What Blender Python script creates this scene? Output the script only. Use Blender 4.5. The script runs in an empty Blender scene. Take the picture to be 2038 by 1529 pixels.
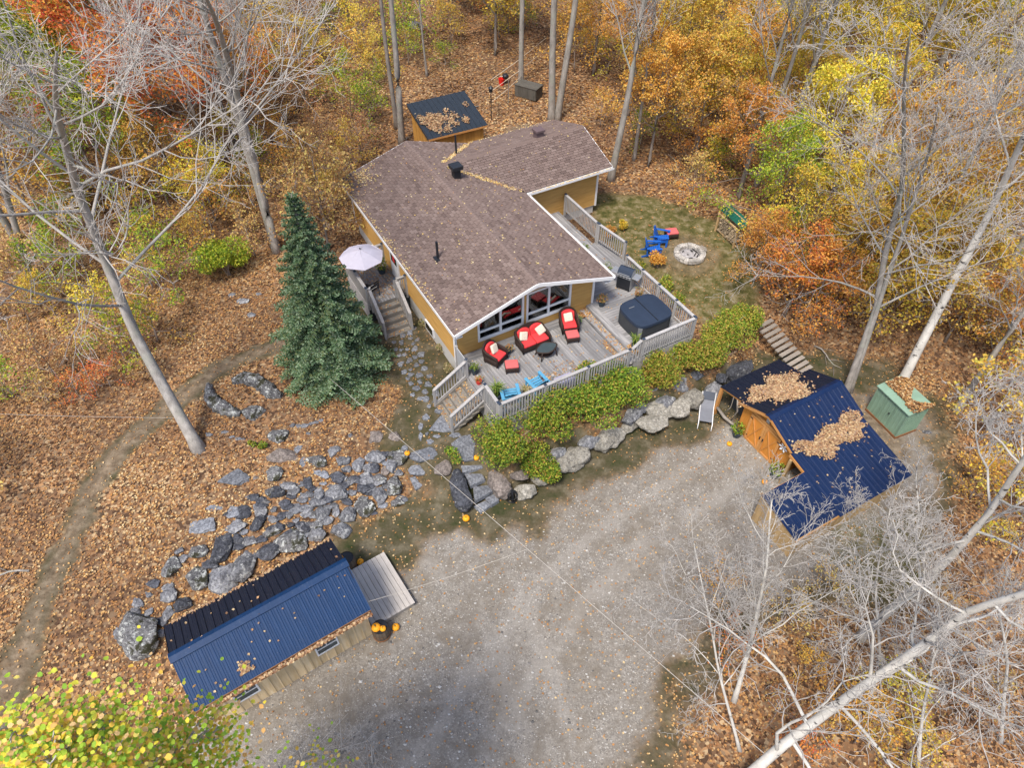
import bpy, bmesh, math, random
import numpy as np
from mathutils import Vector, Matrix

SC = bpy.context.scene
COL = SC.collection
R = math.radians
rng = np.random.default_rng(7)
random.seed(7)

# ------------------------------------------------------------------ camera, world, sun, exposure
CAM_H, PITCH, FPX, PW, PH = 23.0, R(47.0), 1413.0, 2038.0, 1529.0
cam = bpy.data.cameras.new('camera'); camo = bpy.data.objects.new('camera', cam); COL.objects.link(camo)
camo.location = (0, 0, CAM_H); camo.rotation_euler = (R(90) - PITCH, 0, 0)
cam.sensor_fit = 'HORIZONTAL'; cam.sensor_width = 36.0; cam.lens = FPX / PW * 36.0
cam.clip_start = 0.1; cam.clip_end = 2000
SC.camera = camo
SUN_EL, SUN_DX, SUN_DY = R(62), 0.45, 0.893           # light travels towards +x, +y
w = bpy.data.worlds.new('World'); SC.world = w; w.use_nodes = True
nt = w.node_tree
bg = nt.nodes['Background']; sky = nt.nodes.new('ShaderNodeTexSky'); sky.sky_type = 'NISHITA'
sky.sun_disc = False; sky.sun_elevation = SUN_EL; sky.sun_rotation = math.atan2(-SUN_DX, -SUN_DY)
sky.air_density = 1.0; sky.dust_density = 2.5; sky.ozone_density = 1.0
nt.links.new(sky.outputs[0], bg.inputs[0]); bg.inputs[1].default_value = 0.105
sl = bpy.data.lights.new('sun', 'SUN'); sl.energy = 2.0; sl.angle = R(12); sl.color = (1.0, 0.92, 0.80)
so = bpy.data.objects.new('sun', sl); COL.objects.link(so); so.location = (-30, -20, 60)
_d = Vector((SUN_DX * math.cos(SUN_EL), SUN_DY * math.cos(SUN_EL), -math.sin(SUN_EL)))
so.rotation_euler = _d.to_track_quat('-Z', 'Y').to_euler()
SC.view_settings.view_transform = 'Standard'; SC.view_settings.look = 'None'
SC.view_settings.gamma = 1.0; SC.view_settings.use_curve_mapping = False
SC.view_settings.exposure = 1.18

# ------------------------------------------------------------------ survey helpers (photo measurements -> metres)
_sp, _cp = math.sin(PITCH), math.cos(PITCH)
def S(px, py, z):
    a = (px - PW / 2) / FPX; b = (PH / 2 - py) / FPX
    d = Vector((a, _cp + b * _sp, -_sp + b * _cp))
    t = (z - CAM_H) / d.z
    return Vector((d.x * t, d.y * t, z))
def smooth(a, b, x):
    t = np.clip((x - a) / (b - a), 0, 1); return t * t * (3 - 2 * t)
def vnoise(x, y, seed=0):
    x = np.asarray(x, float); y = np.asarray(y, float)
    xi = np.floor(x); yi = np.floor(y); xf = x - xi; yf = y - yi
    def hsh(a, b):
        n = np.sin(a * 127.1 + b * 311.7 + seed * 74.7) * 43758.5453
        return n - np.floor(n)
    ux = xf * xf * (3 - 2 * xf); uy = yf * yf * (3 - 2 * yf)
    return (hsh(xi, yi) * (1 - ux) + hsh(xi + 1, yi) * ux) * (1 - uy) + (hsh(xi, yi + 1) * (1 - ux) + hsh(xi + 1, yi + 1) * ux) * uy
def fbm(x, y, seed=0, o=3):
    s = 0; a = .5
    for i in range(o):
        s = s + a * vnoise(np.asarray(x) * 2 ** i, np.asarray(y) * 2 ** i, seed + i); a *= .5
    return s / (1 - .5 ** o)
def poly_sd(x, y, poly):
    """signed distance, negative inside"""
    x = np.asarray(x, float); y = np.asarray(y, float)
    best = np.full(x.shape, 1e9); ins = np.zeros(x.shape, bool)
    n = len(poly)
    for i in range(n):
        ax, ay = poly[i]; bx, by = poly[(i + 1) % n]
        ex, ey = bx - ax, by - ay
        t = np.clip(((x - ax) * ex + (y - ay) * ey) / (ex * ex + ey * ey + 1e-12), 0, 1)
        best = np.minimum(best, np.hypot(x - ax - t * ex, y - ay - t * ey))
        c = (ay > y) != (by > y)
        ins ^= c & (x < (bx - ax) * (y - ay) / (by - ay + 1e-12) + ax)
    return np.where(ins, -best, best)
def line_d(x, y, pts):
    best = np.full(np.shape(x), 1e9)
    for (ax, ay), (bx, by) in zip(pts[:-1], pts[1:]):
        ex, ey = bx - ax, by - ay
        t = np.clip(((x - ax) * ex + (y - ay) * ey) / (ex * ex + ey * ey + 1e-12), 0, 1)
        best = np.minimum(best, np.hypot(x - ax - t * ex, y - ay - t * ey))
    return best

# house frame
TH = R(29.3); HU = Vector((math.cos(TH), math.sin(TH), 0)); HV = Vector((-math.sin(TH), math.cos(TH), 0))
HO = Vector((-2.215, 20.095, 0))
def H(u, v, z=0): p = HO + HU * u + HV * v; p.z = z; return p

# ------------------------------------------------------------------ terrain function
YARD = [(-18, -25), (-15.5, 3), (-13.4, 7), (-10.95, 9.35), (-6.2, 12.6), (-5.0, 13.9), (-3.6, 14.9), (-2.2, 15.2), (-0.4, 15.2),
        (0.4, 15.75), (1.7, 17.0), (3.4, 17.6), (5.2, 18.9), (6.8, 19.5), (8.2, 20.4), (9.3, 21.0), (11.6, 22.6),
        (14, 22.6), (18, 21.5), (26, 18), (45, 10), (45, -25)]
def hgt(x, y):
    x = np.asarray(x, float); y = np.asarray(y, float)
    d = poly_sd(x, y, YARD)
    wid = 4.2 - 2.6 * smooth(-4.2, -3.2, x) - 1.0 * smooth(-1.2, -0.3, x) + 3.0 * smooth(9.5, 11.5, x)
    top = 1.0 + 0.45 * smooth(24, 31, y) * smooth(-2, 4, x) + 0.45 * smooth(26, 36, y) * (1 - smooth(-2, 4, x))
    h = top * smooth(0, 1, np.maximum(d, 0) / wid)
    h = h + 0.07 * np.maximum(y - 38, 0) + 0.03 * np.maximum(np.abs(x) - 16, 0) * smooth(-1, 3, d)
    h = h + 0.22 * smooth(8.3, 9.6, x) * smooth(11, 14, y) * (1 - smooth(0, 1.0, d))
    h = h + (fbm(x * .35, y * .35, 3) - .5) * 0.5 * smooth(2, 8, d) * smooth(36, 44, y + np.abs(x) * .6) + (fbm(x * 1.1, y * 1.1, 9) - .5) * .07
    return h
def hz(x, y): return float(hgt(np.array([x]), np.array([y]))[0])
def G(px, py):
    z = 0.6
    for _ in range(14):
        p = S(px, py, z); z = .5 * z + .5 * hz(p.x, p.y)
    p = S(px, py, z); p.z = hz(p.x, p.y); return p
def ppm(p):  # photo pixels per metre at a point
    return FPX / (p.y * _cp + (CAM_H - p.z) * _sp)

# ------------------------------------------------------------------ mesh helpers
MATS = {}
def link(o): COL.objects.link(o); return o
def tag(o, label=None, cat=None, group=None, kind=None):
    if label: o['label'] = label
    if cat: o['category'] = cat
    if group: o['group'] = group
    if kind: o['kind'] = kind
    return o
def thing(name, label, cat, loc=(0, 0, 0), rz=0, group=None):
    o = bpy.data.objects.new(name, None); link(o); o.empty_display_size = .1
    o.location = loc; o.rotation_euler = (0, 0, rz)
    return tag(o, label, cat, group)
def add(name, me, parent=None, loc=(0, 0, 0), rot=(0, 0, 0), scale=None):
    o = bpy.data.objects.new(name, me); link(o); o.parent = parent; o.location = loc; o.rotation_euler = rot
    if scale is not None: o.scale = scale
    return o
def copy_tree(o, parent=None):
    c = o.copy(); link(c); c.parent = parent
    for ch in [k for k in o.children]: copy_tree(ch, c)
    return c
class MB:
    def __init__(s): s.v = []; s.f = []
    def quad(s, a, b, c, d):
        n = len(s.v); s.v += [tuple(a), tuple(b), tuple(c), tuple(d)]; s.f.append((n, n + 1, n + 2, n + 3)); return s
    def poly(s, pts):
        n = len(s.v); s.v += [tuple(p) for p in pts]; s.f.append(tuple(range(n, n + len(pts)))); return s
    def hexa(s, p):   # 8 points: bottom 0-3 ccw, top 4-7
        n = len(s.v); s.v += [tuple(q) for q in p]
        s.f += [(n + 3, n + 2, n + 1, n), (n + 4, n + 5, n + 6, n + 7), (n, n + 1, n + 5, n + 4), (n + 1, n + 2, n + 6, n + 5), (n + 2, n + 3, n + 7, n + 6), (n + 3, n, n + 4, n + 7)]
        return s
    def box(s, x0, x1, y0, y1, z0, z1):
        return s.hexa([(x0, y0, z0), (x1, y0, z0), (x1, y1, z0), (x0, y1, z0), (x0, y0, z1), (x1, y0, z1), (x1, y1, z1), (x0, y1, z1)])
    def bar(s, a, b, w, h, up=(0, 0, 1)):   # rectangular bar from a to b
        a = Vector(a); b = Vector(b); d = (b - a).normalized(); upv = Vector(up)
        if abs(d.dot(upv)) > .98: upv = Vector((0, 1, 0))
        r = d.cross(upv).normalized() * (w / 2); t = r.cross(d).normalized() * (h / 2)
        return s.hexa([a - r - t, b - r - t, b + r - t, a + r - t, a - r + t, b - r + t, b + r + t, a + r + t])
    def tube(s, pts, rad, k=8, cap=True):
        pts = [Vector(p) for p in pts]; n0 = len(s.v); m = len(pts)
        if not hasattr(rad, '__len__'): rad = [rad] * m
        for i, p in enumerate(pts):
            d = (pts[min(i + 1, m - 1)] - pts[max(i - 1, 0)]).normalized()
            r = d.cross(Vector((0, 0, 1)))
            if r.length < .05: r = d.cross(Vector((1, 0, 0)))
            r.normalize(); t = d.cross(r)
            for j in range(k):
                a = 2 * math.pi * j / k
                s.v.append(tuple(p + (r * math.cos(a) + t * math.sin(a)) * rad[i]))
        for i in range(m - 1):
            for j in range(k):
                j2 = (j + 1) % k
                s.f.append((n0 + i * k + j, n0 + (i + 1) * k + j, n0 + (i + 1) * k + j2, n0 + i * k + j2))
        if cap:
            s.f.append(tuple(n0 + j for j in range(k))); s.f.append(tuple(n0 + (m - 1) * k + j for j in reversed(range(k))))
        return s
    def lathe(s, prof, k=16, cx=0, cy=0):   # profile (r,z)
        n0 = len(s.v); m = len(prof)
        for r, z in prof:
            for j in range(k):
                a = 2 * math.pi * j / k; s.v.append((cx + r * math.cos(a), cy + r * math.sin(a), z))
        for i in range(m - 1):
            for j in range(k):
                j2 = (j + 1) % k; s.f.append((n0 + i * k + j, n0 + i * k + j2, n0 + (i + 1) * k + j2, n0 + (i + 1) * k + j))
        s.f.append(tuple(n0 + (m - 1) * k + j for j in range(k))); s.f.append(tuple(n0 + j for j in reversed(range(k))))
        return s
    def mesh(s, name, mat, smooth=False):
        me = bpy.data.meshes.new(name); me.from_pydata(s.v, [], s.f); me.update()
        if mat: me.materials.append(M(mat))
        if smooth: me.shade_smooth()
        return me
    def build(s, name, mat, parent=None, loc=(0, 0, 0), rot=(0, 0, 0), smooth=False, bevel=0, seg=2):
        me = s.mesh(name, mat, smooth)
        o = add(name, me, parent, loc, rot)
        if bevel:
            b = o.modifiers.new('bevel', 'BEVEL'); b.width = bevel; b.segments = seg; b.limit_method = 'ANGLE'; b.angle_limit = R(35)
        return o
def mesh_np(name, V, F, mat, smooth=False, rnd=None, attr='rnd'):
    V = np.asarray(V, np.float32); F = np.asarray(F, np.int32); k = F.shape[1]
    me = bpy.data.meshes.new(name)
    me.vertices.add(len(V)); me.vertices.foreach_set('co', V.ravel())
    me.loops.add(F.size); me.loops.foreach_set('vertex_index', F.ravel())
    me.polygons.add(len(F)); me.polygons.foreach_set('loop_start', np.arange(0, F.size, k, dtype=np.int32))
    try: me.polygons.foreach_set('loop_total', np.full(len(F), k, np.int32))
    except Exception: pass
    me.update(calc_edges=True)
    if rnd is not None:
        a = me.attributes.new(attr, 'FLOAT', 'FACE'); a.data.foreach_set('value', np.asarray(rnd, np.float32))
    if mat: me.materials.append(M(mat))
    me.shade_smooth() if smooth else me.shade_flat()
    return me
def norm(a): return a / (np.linalg.norm(a, axis=-1, keepdims=True) + 1e-9)
def segs_mesh(name, P0, P1, R0, R1, k, mat):
    P0 = np.asarray(P0, float); P1 = np.asarray(P1, float); R0 = np.asarray(R0)[:, None]; R1 = np.asarray(R1)[:, None]
    d = norm(P1 - P0); ref = np.where(np.abs(d[:, 2:3]) > .9, np.array([[1., 0, 0]]), np.array([[0., 0, 1]]))
    r = norm(np.cross(d, ref)); t = np.cross(d, r); n = len(P0)
    V = np.zeros((n, 2 * k, 3))
    for j in range(k):
        a = 2 * math.pi * j / k; o = r * math.cos(a) + t * math.sin(a)
        V[:, j] = P0 + o * R0; V[:, k + j] = P1 + o * R1
    F = np.array([[j, k + j, k + (j + 1) % k, (j + 1) % k] for j in range(k)])
    F = (np.arange(n)[:, None, None] * 2 * k + F[None]).reshape(-1, 4)
    return mesh_np(name, V.reshape(-1, 3), F, mat, smooth=True)
def leaves_geo(P, size, rg, flat=0.0, aspect=.75, normal=None, curl=.25):
    """rhombus leaves with a bent midline; flat=1 lie on the ground"""
    n = len(P); P = np.asarray(P, float); size = np.broadcast_to(np.asarray(size, float), (n,))
    nz = rg.normal(size=(n, 3)); nz = norm(nz)
    if flat > 0:
        upv = np.array([[0, 0, 1.]]) if normal is None else normal
        nz = norm(nz * (1 - flat) + upv * flat * 1.2)
    a = rg.normal(size=(n, 3)); t = norm(np.cross(nz, a)); b = np.cross(nz, t)
    L = (size * .5)[:, None]; Wd = (size * .5 * aspect)[:, None]
    V = np.stack([P - t * L, P - b * Wd + nz * L * curl, P + t * L, P + b * Wd + nz * L * curl], 1)
    return V
def oval_mesh(name, P, size, rg, mat, flat=.3, aspect=.85):
    V4 = leaves_geo(P, size, rg, flat, aspect, None, .12); c = V4.mean(1); a = V4[:, 2] - V4[:, 0]; b = V4[:, 3] - V4[:, 1]; up_ = np.cross(a, b); up_ = norm(up_) * np.linalg.norm(a, axis=1)[:, None] * .07
    V = np.stack([c - a * .5, c - a * .24 - b * .40 + up_, c + a * .16 - b * .46 + up_, c + a * .5 - up_, c + a * .16 + b * .46 + up_, c - a * .24 + b * .40 + up_], 1); n = len(V)
    return mesh_np(name, V.reshape(-1, 3), np.arange(n * 6).reshape(n, 6), mat, rnd=rg.random(n))
def leaf_mesh(name, P, size, rg, mat, flat=0.0, aspect=.75, normal=None, rnd=None, curl=.25):
    V = leaves_geo(P, size, rg, flat, aspect, normal, curl); n = len(V)
    F = np.arange(n * 4).reshape(n, 4)
    return mesh_np(name, V.reshape(-1, 3), F, mat, rnd=rg.random(n) if rnd is None else rnd)

# ------------------------------------------------------------------ materials
def M(n): return MATS[n]
def newmat(name):
    m = bpy.data.materials.new(name); m.use_nodes = True; MATS[name] = m
    nt = m.node_tree; return m, nt, nt.nodes['Principled BSDF']
def N(nt, typ, **kw):
    n = nt.nodes.new(typ)
    for k, v in kw.items():
        if hasattr(n, k) and k not in ('inputs',): setattr(n, k, v)
    return n
def ramp(nt, fac, stops, interp='LINEAR'):
    r = nt.nodes.new('ShaderNodeValToRGB'); r.color_ramp.interpolation = interp
    e = r.color_ramp.elements
    while len(e) > 1: e.remove(e[-1])
    e[0].position = stops[0][0]; e[0].color = (*stops[0][1], 1)
    for p, c in stops[1:]:
        q = e.new(p); q.color = (*c, 1)
    if fac is not None: nt.links.new(fac, r.inputs[0])
    return r.outputs[0]
def tex(nt, scale, detail=4, kind='noise', coord='Object', dist=0, vec=None, rough=.55, out=0, feature=None):
    if vec is None:
        tc = nt.nodes.new('ShaderNodeTexCoord'); vec = tc.outputs[coord]
    n = nt.nodes.new({'noise': 'ShaderNodeTexNoise', 'vor': 'ShaderNodeTexVoronoi', 'wave': 'ShaderNodeTexWave'}[kind])
    nt.links.new(vec, n.inputs['Vector']); n.inputs['Scale'].default_value = scale
    if kind == 'noise': n.inputs['Detail'].default_value = detail; n.inputs['Roughness'].default_value = rough; n.inputs['Distortion'].default_value = dist
    if kind == 'vor' and feature: n.feature = feature
    return n.outputs[out]
def mapping(nt, scale=(1, 1, 1), coord='Object'):
    tc = nt.nodes.new('ShaderNodeTexCoord'); mp = nt.nodes.new('ShaderNodeMapping'); mp.inputs['Scale'].default_value = scale
    nt.links.new(tc.outputs[coord], mp.inputs[0]); return mp.outputs[0]
def mix(nt, fac, a, b, mode='MIX'):
    m = nt.nodes.new('ShaderNodeMix'); m.data_type = 'RGBA'; m.blend_type = mode
    if isinstance(fac, (int, float)): m.inputs[0].default_value = fac
    else: nt.links.new(fac, m.inputs[0])
    for i, c in ((6, a), (7, b)):
        if isinstance(c, tuple): m.inputs[i].default_value = (*c, 1)
        else: nt.links.new(c, m.inputs[i])
    return m.outputs[2]
def mathn(nt, op, a, b=None):
    m = nt.nodes.new('ShaderNodeMath'); m.operation = op
    for i, c in ((0, a), (1, b)):
        if c is None: continue
        if isinstance(c, (int, float)): m.inputs[i].default_value = c
        else: nt.links.new(c, m.inputs[i])
    return m.outputs[0]
def bump(nt, p, hgt_out, strength=.4, dist=.01):
    b = nt.nodes.new('ShaderNodeBump'); b.inputs['Strength'].default_value = strength; b.inputs['Distance'].default_value = dist
    nt.links.new(hgt_out, b.inputs['Height']); nt.links.new(b.outputs[0], p.inputs['Normal'])
def simple(name, col, rough=.6, metal=0, var=.18, scale=6, bstr=.15, objvar=0, bd=.005, spec=.3):
    m, nt, p = newmat(name)
    n = tex(nt, scale, 5)
    c = mix(nt, n, tuple(max(0, x * (1 - var)) for x in col), tuple(min(1, x * (1 + var)) for x in col))
    if objvar:
        oi = nt.nodes.new('ShaderNodeObjectInfo')
        hs = nt.nodes.new('ShaderNodeHueSaturation'); nt.links.new(c, hs.inputs['Color'])
        nt.links.new(mathn(nt, 'ADD', mathn(nt, 'MULTIPLY', oi.outputs['Random'], objvar), 1 - objvar / 2), hs.inputs['Value']); c = hs.outputs[0]
    nt.links.new(c, p.inputs['Base Color']); p.inputs['Roughness'].default_value = rough; p.inputs['Metallic'].default_value = metal
    p.inputs['Specular IOR Level'].default_value = spec
    if bstr: bump(nt, p, tex(nt, scale * 6, 4), bstr, bd)
    return m
def wood(name, c0, c1, rough=.75, grain=(1.2, 18, 18), objvar=.3, axis='x', dark=None):
    m, nt, p = newmat(name)
    g = {'x': grain, 'y': (grain[1], grain[0], grain[1]), 'z': (grain[1], grain[1], grain[0])}[axis]
    n = tex(nt, 1.0, 6, vec=mapping(nt, g), dist=.6, rough=.65)
    c = ramp(nt, n, [(.3, c0), (.55, tuple((a + b) / 2 for a, b in zip(c0, c1))), (.75, c1)])
    big = tex(nt, 2.2, 3)
    c = mix(nt, mathn(nt, 'MULTIPLY', big, .6), c, dark or tuple(x * .55 for x in c0))
    if objvar:
        oi = nt.nodes.new('ShaderNodeObjectInfo'); hs = nt.nodes.new('ShaderNodeHueSaturation'); nt.links.new(c, hs.inputs['Color'])
        nt.links.new(mathn(nt, 'ADD', mathn(nt, 'MULTIPLY', oi.outputs['Random'], objvar), 1 - objvar / 2), hs.inputs['Value']); c = hs.outputs[0]
    nt.links.new(c, p.inputs['Base Color']); p.inputs['Roughness'].default_value = rough; p.inputs['Specular IOR Level'].default_value = .2
    bump(nt, p, n, .35, .006); return m
def leafmat(name, cols, trans=.35, objvar=.0, hue=.0, interp='CONSTANT'):
    m, nt, p = newmat(name)
    at = nt.nodes.new('ShaderNodeAttribute'); at.attribute_name = 'rnd'
    k = len(cols); c = ramp(nt, at.outputs['Fac'], [(i / k, x) for i, x in enumerate(cols)], interp)
    if objvar or hue:
        oi = nt.nodes.new('ShaderNodeObjectInfo'); hs = nt.nodes.new('ShaderNodeHueSaturation'); nt.links.new(c, hs.inputs['Color'])
        nt.links.new(mathn(nt, 'ADD', mathn(nt, 'MULTIPLY', oi.outputs['Random'], objvar), 1 - objvar / 2), hs.inputs['Value'])
        nt.links.new(mathn(nt, 'ADD', mathn(nt, 'MULTIPLY', oi.outputs['Random'], hue), .5 - hue / 2), hs.inputs['Hue']); c = hs.outputs[0]
    nt.links.new(c, p.inputs['Base Color']); p.inputs['Roughness'].default_value = .6; p.inputs['Specular IOR Level'].default_value = .25
    if trans:
        tr = nt.nodes.new('ShaderNodeBsdfTranslucent'); nt.links.new(c, tr.inputs[0])
        ms = nt.nodes.new('ShaderNodeMixShader'); ms.inputs[0].default_value = trans
        nt.links.new(p.outputs[0], ms.inputs[1]); nt.links.new(tr.outputs[0], ms.inputs[2])
        nt.links.new(ms.outputs[0], nt.nodes['Material Output'].inputs[0])
    return m

# ground
def ground_mat():
    m, nt, p = newmat('ground')
    def at(n): a = nt.nodes.new('ShaderNodeAttribute'); a.attribute_name = n; return a.outputs['Fac']
    # leaf litter
    vc = tex(nt, 9, kind='vor', out=1); sep = nt.nodes.new('ShaderNodeSeparateColor'); nt.links.new(vc, sep.inputs[0])
    lit = ramp(nt, sep.outputs[0], [(0, (.065, .038, .024)), (.2, (.15, .088, .05)), (.4, (.26, .145, .074)), (.6, (.235, .16, .098)), (.8, (.36, .205, .10)), (.92, (.46, .33, .19))], 'CONSTANT')
    big = tex(nt, .35, 4)
    lit = mix(nt, ramp(nt, big, [(.38, (0, 0, 0)), (.62, (.55, .55, .55))]), lit, (.10, .06, .038))
    # gravel
    gv = tex(nt, 30, kind='vor', out=1); gs = nt.nodes.new('ShaderNodeSeparateColor'); nt.links.new(gv, gs.inputs[0])
    gra = ramp(nt, gs.outputs[0], [(0, (.17, .157, .142)), (.35, (.225, .209, .189)), (.7, (.265, .247, .223)), (.95, (.40, .378, .345))], 'CONSTANT')
    gb = tex(nt, .7, 10, rough=.78, dist=.5)
    gra = mix(nt, ramp(nt, gb, [(.38, (1, 1, 1)), (.5, (.45, .45, .45)), (.60, (0, 0, 0))]), gra, (.165, .143, .117))
    gb3 = tex(nt, 5.5, 9, rough=.82, dist=.8); gra = mix(nt, ramp(nt, gb3, [(.38, (.7, .7, .7)), (.48, (0, 0, 0))]), gra, (.13, .113, .093))
    gb2 = tex(nt, 2.2, 9, rough=.8)
    gra = mix(nt, ramp(nt, gb2, [(.5, (0, 0, 0)), (.72, (.6, .6, .6))]), gra, (.36, .337, .303))
    gra = mix(nt, mathn(nt, 'MULTIPLY', at('rut'), .38), gra, mix(nt, tex(nt, 14, 4, rough=.7), (.25, .232, .21), (.36, .338, .308)))
    # dirt, moss, grass
    dn = tex(nt, 3.2, 6, rough=.7)
    dirt = ramp(nt, dn, [(.3, (.065, .048, .032)), (.5, (.155, .12, .083)), (.7, (.27, .22, .16))])
    gn = tex(nt, 2.1, 6, rough=.7); gf = tex(nt, 60, 3)
    grs = ramp(nt, gn, [(.36, (.055, .06, .018)), (.47, (.11, .10, .035)), (.57, (.20, .165, .085)), (.68, (.30, .26, .18))])
    grs = mix(nt, mathn(nt, 'MULTIPLY', gf, .45), grs, (.03, .035, .012))
    mo = ramp(nt, tex(nt, 1.3, 5, rough=.7), [(.3, (.03, .04, .014)), (.5, (.075, .065, .038)), (.7, (.16, .14, .10))])
    c = mix(nt, at('gravel'), lit, gra); c = mix(nt, at('moss'), c, mo); c = mix(nt, at('dirt'), c, dirt); c = mix(nt, at('grass'), c, grs)
    nt.links.new(c, p.inputs['Base Color']); p.inputs['Roughness'].default_value = .95; p.inputs['Specular IOR Level'].default_value = .1
    hh = mathn(nt, 'ADD', mathn(nt, 'MULTIPLY', tex(nt, 9, kind='vor', out=0), .5), mathn(nt, 'MULTIPLY', tex(nt, 35, 3), .5))
    bump(nt, p, hh, .6, .03)
ground_mat()
simple('gravel_stone', (.42, .41, .39), .9, objvar=.5)
leafmat('litter', [(.09, .043, .022), (.15, .075, .038), (.23, .115, .052), (.30, .145, .06), (.36, .195, .085), (.42, .205, .068), (.47, .255, .095), (.45, .30, .155), (.57, .35, .135), (.64, .48, .26)], .2)
leafmat('roof_leaf', [(.42, .27, .15), (.52, .37, .21), (.33, .19, .105), (.60, .46, .27), (.23, .13, .075), (.50, .29, .15), (.38, .26, .18)], .2)
leafmat('sparse_leaf', [(.62, .48, .26), (.7, .5, .17), (.5, .3, .14), (.72, .6, .36), (.42, .22, .1), (.7, .55, .2)], .2)
leafmat('orange', [(.73, .37, .06), (.80, .47, .09), (.66, .33, .07), (.82, .56, .12), (.60, .28, .06), (.78, .50, .15)], .4, .25, .03)
leafmat('redorange', [(.70, .22, .05), (.78, .33, .07), (.62, .18, .05), (.76, .40, .10), (.58, .13, .06), (.74, .30, .09)], .4, .2, .03)
leafmat('yellow', [(.78, .58, .06), (.70, .55, .08), (.80, .64, .14), (.56, .50, .06), (.80, .50, .07), (.48, .46, .06)], .4, .25, .03)
leafmat('green', [(.22, .32, .03), (.34, .42, .04), (.50, .52, .05), (.15, .24, .035), (.58, .54, .07), (.28, .38, .035)], .4, .25, .03)
leafmat('brown', [(.50, .27, .10), (.58, .36, .14), (.44, .23, .10), (.63, .44, .18), (.34, .18, .085), (.64, .50, .16)], .35, .3, .04)
leafmat('mixgold', [(.66, .36, .07), (.70, .50, .09), (.54, .33, .09), (.76, .56, .13), (.48, .41, .08), (.74, .44, .10)], .4, .25, .04)
leafmat('aspen', [(.80, .66, .07), (.40, .56, .06), (.82, .54, .09), (.26, .46, .05), (.84, .70, .18), (.80, .46, .16), (.34, .52, .05), (.62, .66, .08), (.30, .48, .06), (.80, .54, .26), (.72, .68, .08)], .4)
leafmat('shrub_green', [(.08, .16, .02), (.20, .32, .035), (.32, .42, .045), (.055, .11, .018), (.44, .46, .06), (.15, .26, .03), (.46, .28, .07), (.26, .36, .04)], .35, .2, .02)
leafmat('shrub_gold', [(.30, .37, .04), (.48, .45, .065), (.20, .30, .035), (.50, .33, .08), (.16, .25, .03), (.42, .44, .07), (.10, .17, .022), (.42, .26, .07)], .35, .2, .03)
leafmat('spruce', [(.075, .14, .065), (.125, .205, .10), (.18, .27, .15), (.05, .095, .04), (.26, .34, .215), (.14, .18, .07)], .1)
leafmat('pot_green', [(.12, .2, .03), (.2, .28, .05), (.3, .33, .08), (.08, .15, .03)], .3)
leafmat('pot_brown', [(.35, .2, .07), (.42, .28, .1), (.3, .28, .08), (.5, .22, .08)], .3)
leafmat('dry_grass', [(.42, .33, .17), (.5, .42, .25), (.33, .25, .13), (.25, .26, .1)], .3)
def bark(name, c0, c1, patch=None, scale=5, lent=False):
    m, nt, p = newmat(name)
    n = tex(nt, scale, 6, vec=mapping(nt, (1, 1, .35)), rough=.65); c = ramp(nt, n, [(.3, c0), (.7, c1)])
    if patch:
        b = tex(nt, 1.3, 4); c = mix(nt, ramp(nt, b, [(.52, (0, 0, 0)), (.64, (1, 1, 1))]), c, patch)
    if lent:
        l = tex(nt, 1, 3, vec=mapping(nt, (2.2, 2.2, 6.5)), rough=.6)
        c = mix(nt, ramp(nt, l, [(.62, (0, 0, 0)), (.67, (1, 1, 1))]), c, (.06, .055, .055))
    nt.links.new(c, p.inputs['Base Color']); p.inputs['Roughness'].default_value = .85; p.inputs['Specular IOR Level'].default_value = .15
    bump(nt, p, n, .6, .02)
bark('bark', (.17, .155, .14), (.37, .345, .315), (.27, .275, .235))
bark('bark_dark', (.13, .11, .10), (.30, .27, .24), (.24, .22, .20))
bark('bark_white', (.36, .345, .315), (.60, .58, .54), None, 3, True)
bark('bark_pale', (.21, .195, .18), (.44, .415, .385), (.30, .295, .26))
bark('twig_pale', (.33, .305, .28), (.50, .47, .44))
bark('twig', (.31, .285, .26), (.48, .45, .42))
bark('twig_white', (.30, .28, .26), (.50, .475, .45))
bark('twig_brown', (.22, .17, .14), (.38, .32, .28))
def rockmat(name, c0, c1, lichen=None, amt=.5, moss=None):
    m, nt, p = newmat(name)
    n = tex(nt, 2.3, 8, rough=.7, dist=.4); c = ramp(nt, n, [(.25, c0), (.5, tuple((a + b) / 2 for a, b in zip(c0, c1))), (.72, c1)])
    fn = tex(nt, 11, 8, rough=.8, dist=.6); c = mix(nt, ramp(nt, fn, [(.40, (.8, .8, .8)), (.52, (0, 0, 0))]), c, tuple(x * .45 for x in c0)); c = mix(nt, ramp(nt, fn, [(.54, (0, 0, 0)), (.68, (.75, .75, .75))]), c, tuple(min(1, x * 1.5) for x in c1))
    oi = nt.nodes.new('ShaderNodeObjectInfo'); hs = nt.nodes.new('ShaderNodeHueSaturation'); nt.links.new(c, hs.inputs['Color'])
    nt.links.new(mathn(nt, 'ADD', mathn(nt, 'MULTIPLY', oi.outputs['Random'], .5), .75), hs.inputs['Value']); c = hs.outputs[0]
    if lichen:
        l = tex(nt, 5.5, 6, rough=.75, dist=.8); c = mix(nt, ramp(nt, l, [(amt, (0, 0, 0)), (amt + .06, (1, 1, 1))]), c, lichen)
    if moss:
        l = tex(nt, 2.1, 5, rough=.7); c = mix(nt, ramp(nt, l, [(.52, (0, 0, 0)), (.6, (1, 1, 1))]), c, moss)
    nt.links.new(c, p.inputs['Base Color']); p.inputs['Roughness'].default_value = .85; p.inputs['Specular IOR Level'].default_value = .25
    bump(nt, p, tex(nt, 7, 8, rough=.75), 1.0, .08)
rockmat('rock_grey', (.085, .09, .105), (.30, .305, .33), (.40, .41, .41), .555)
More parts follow.
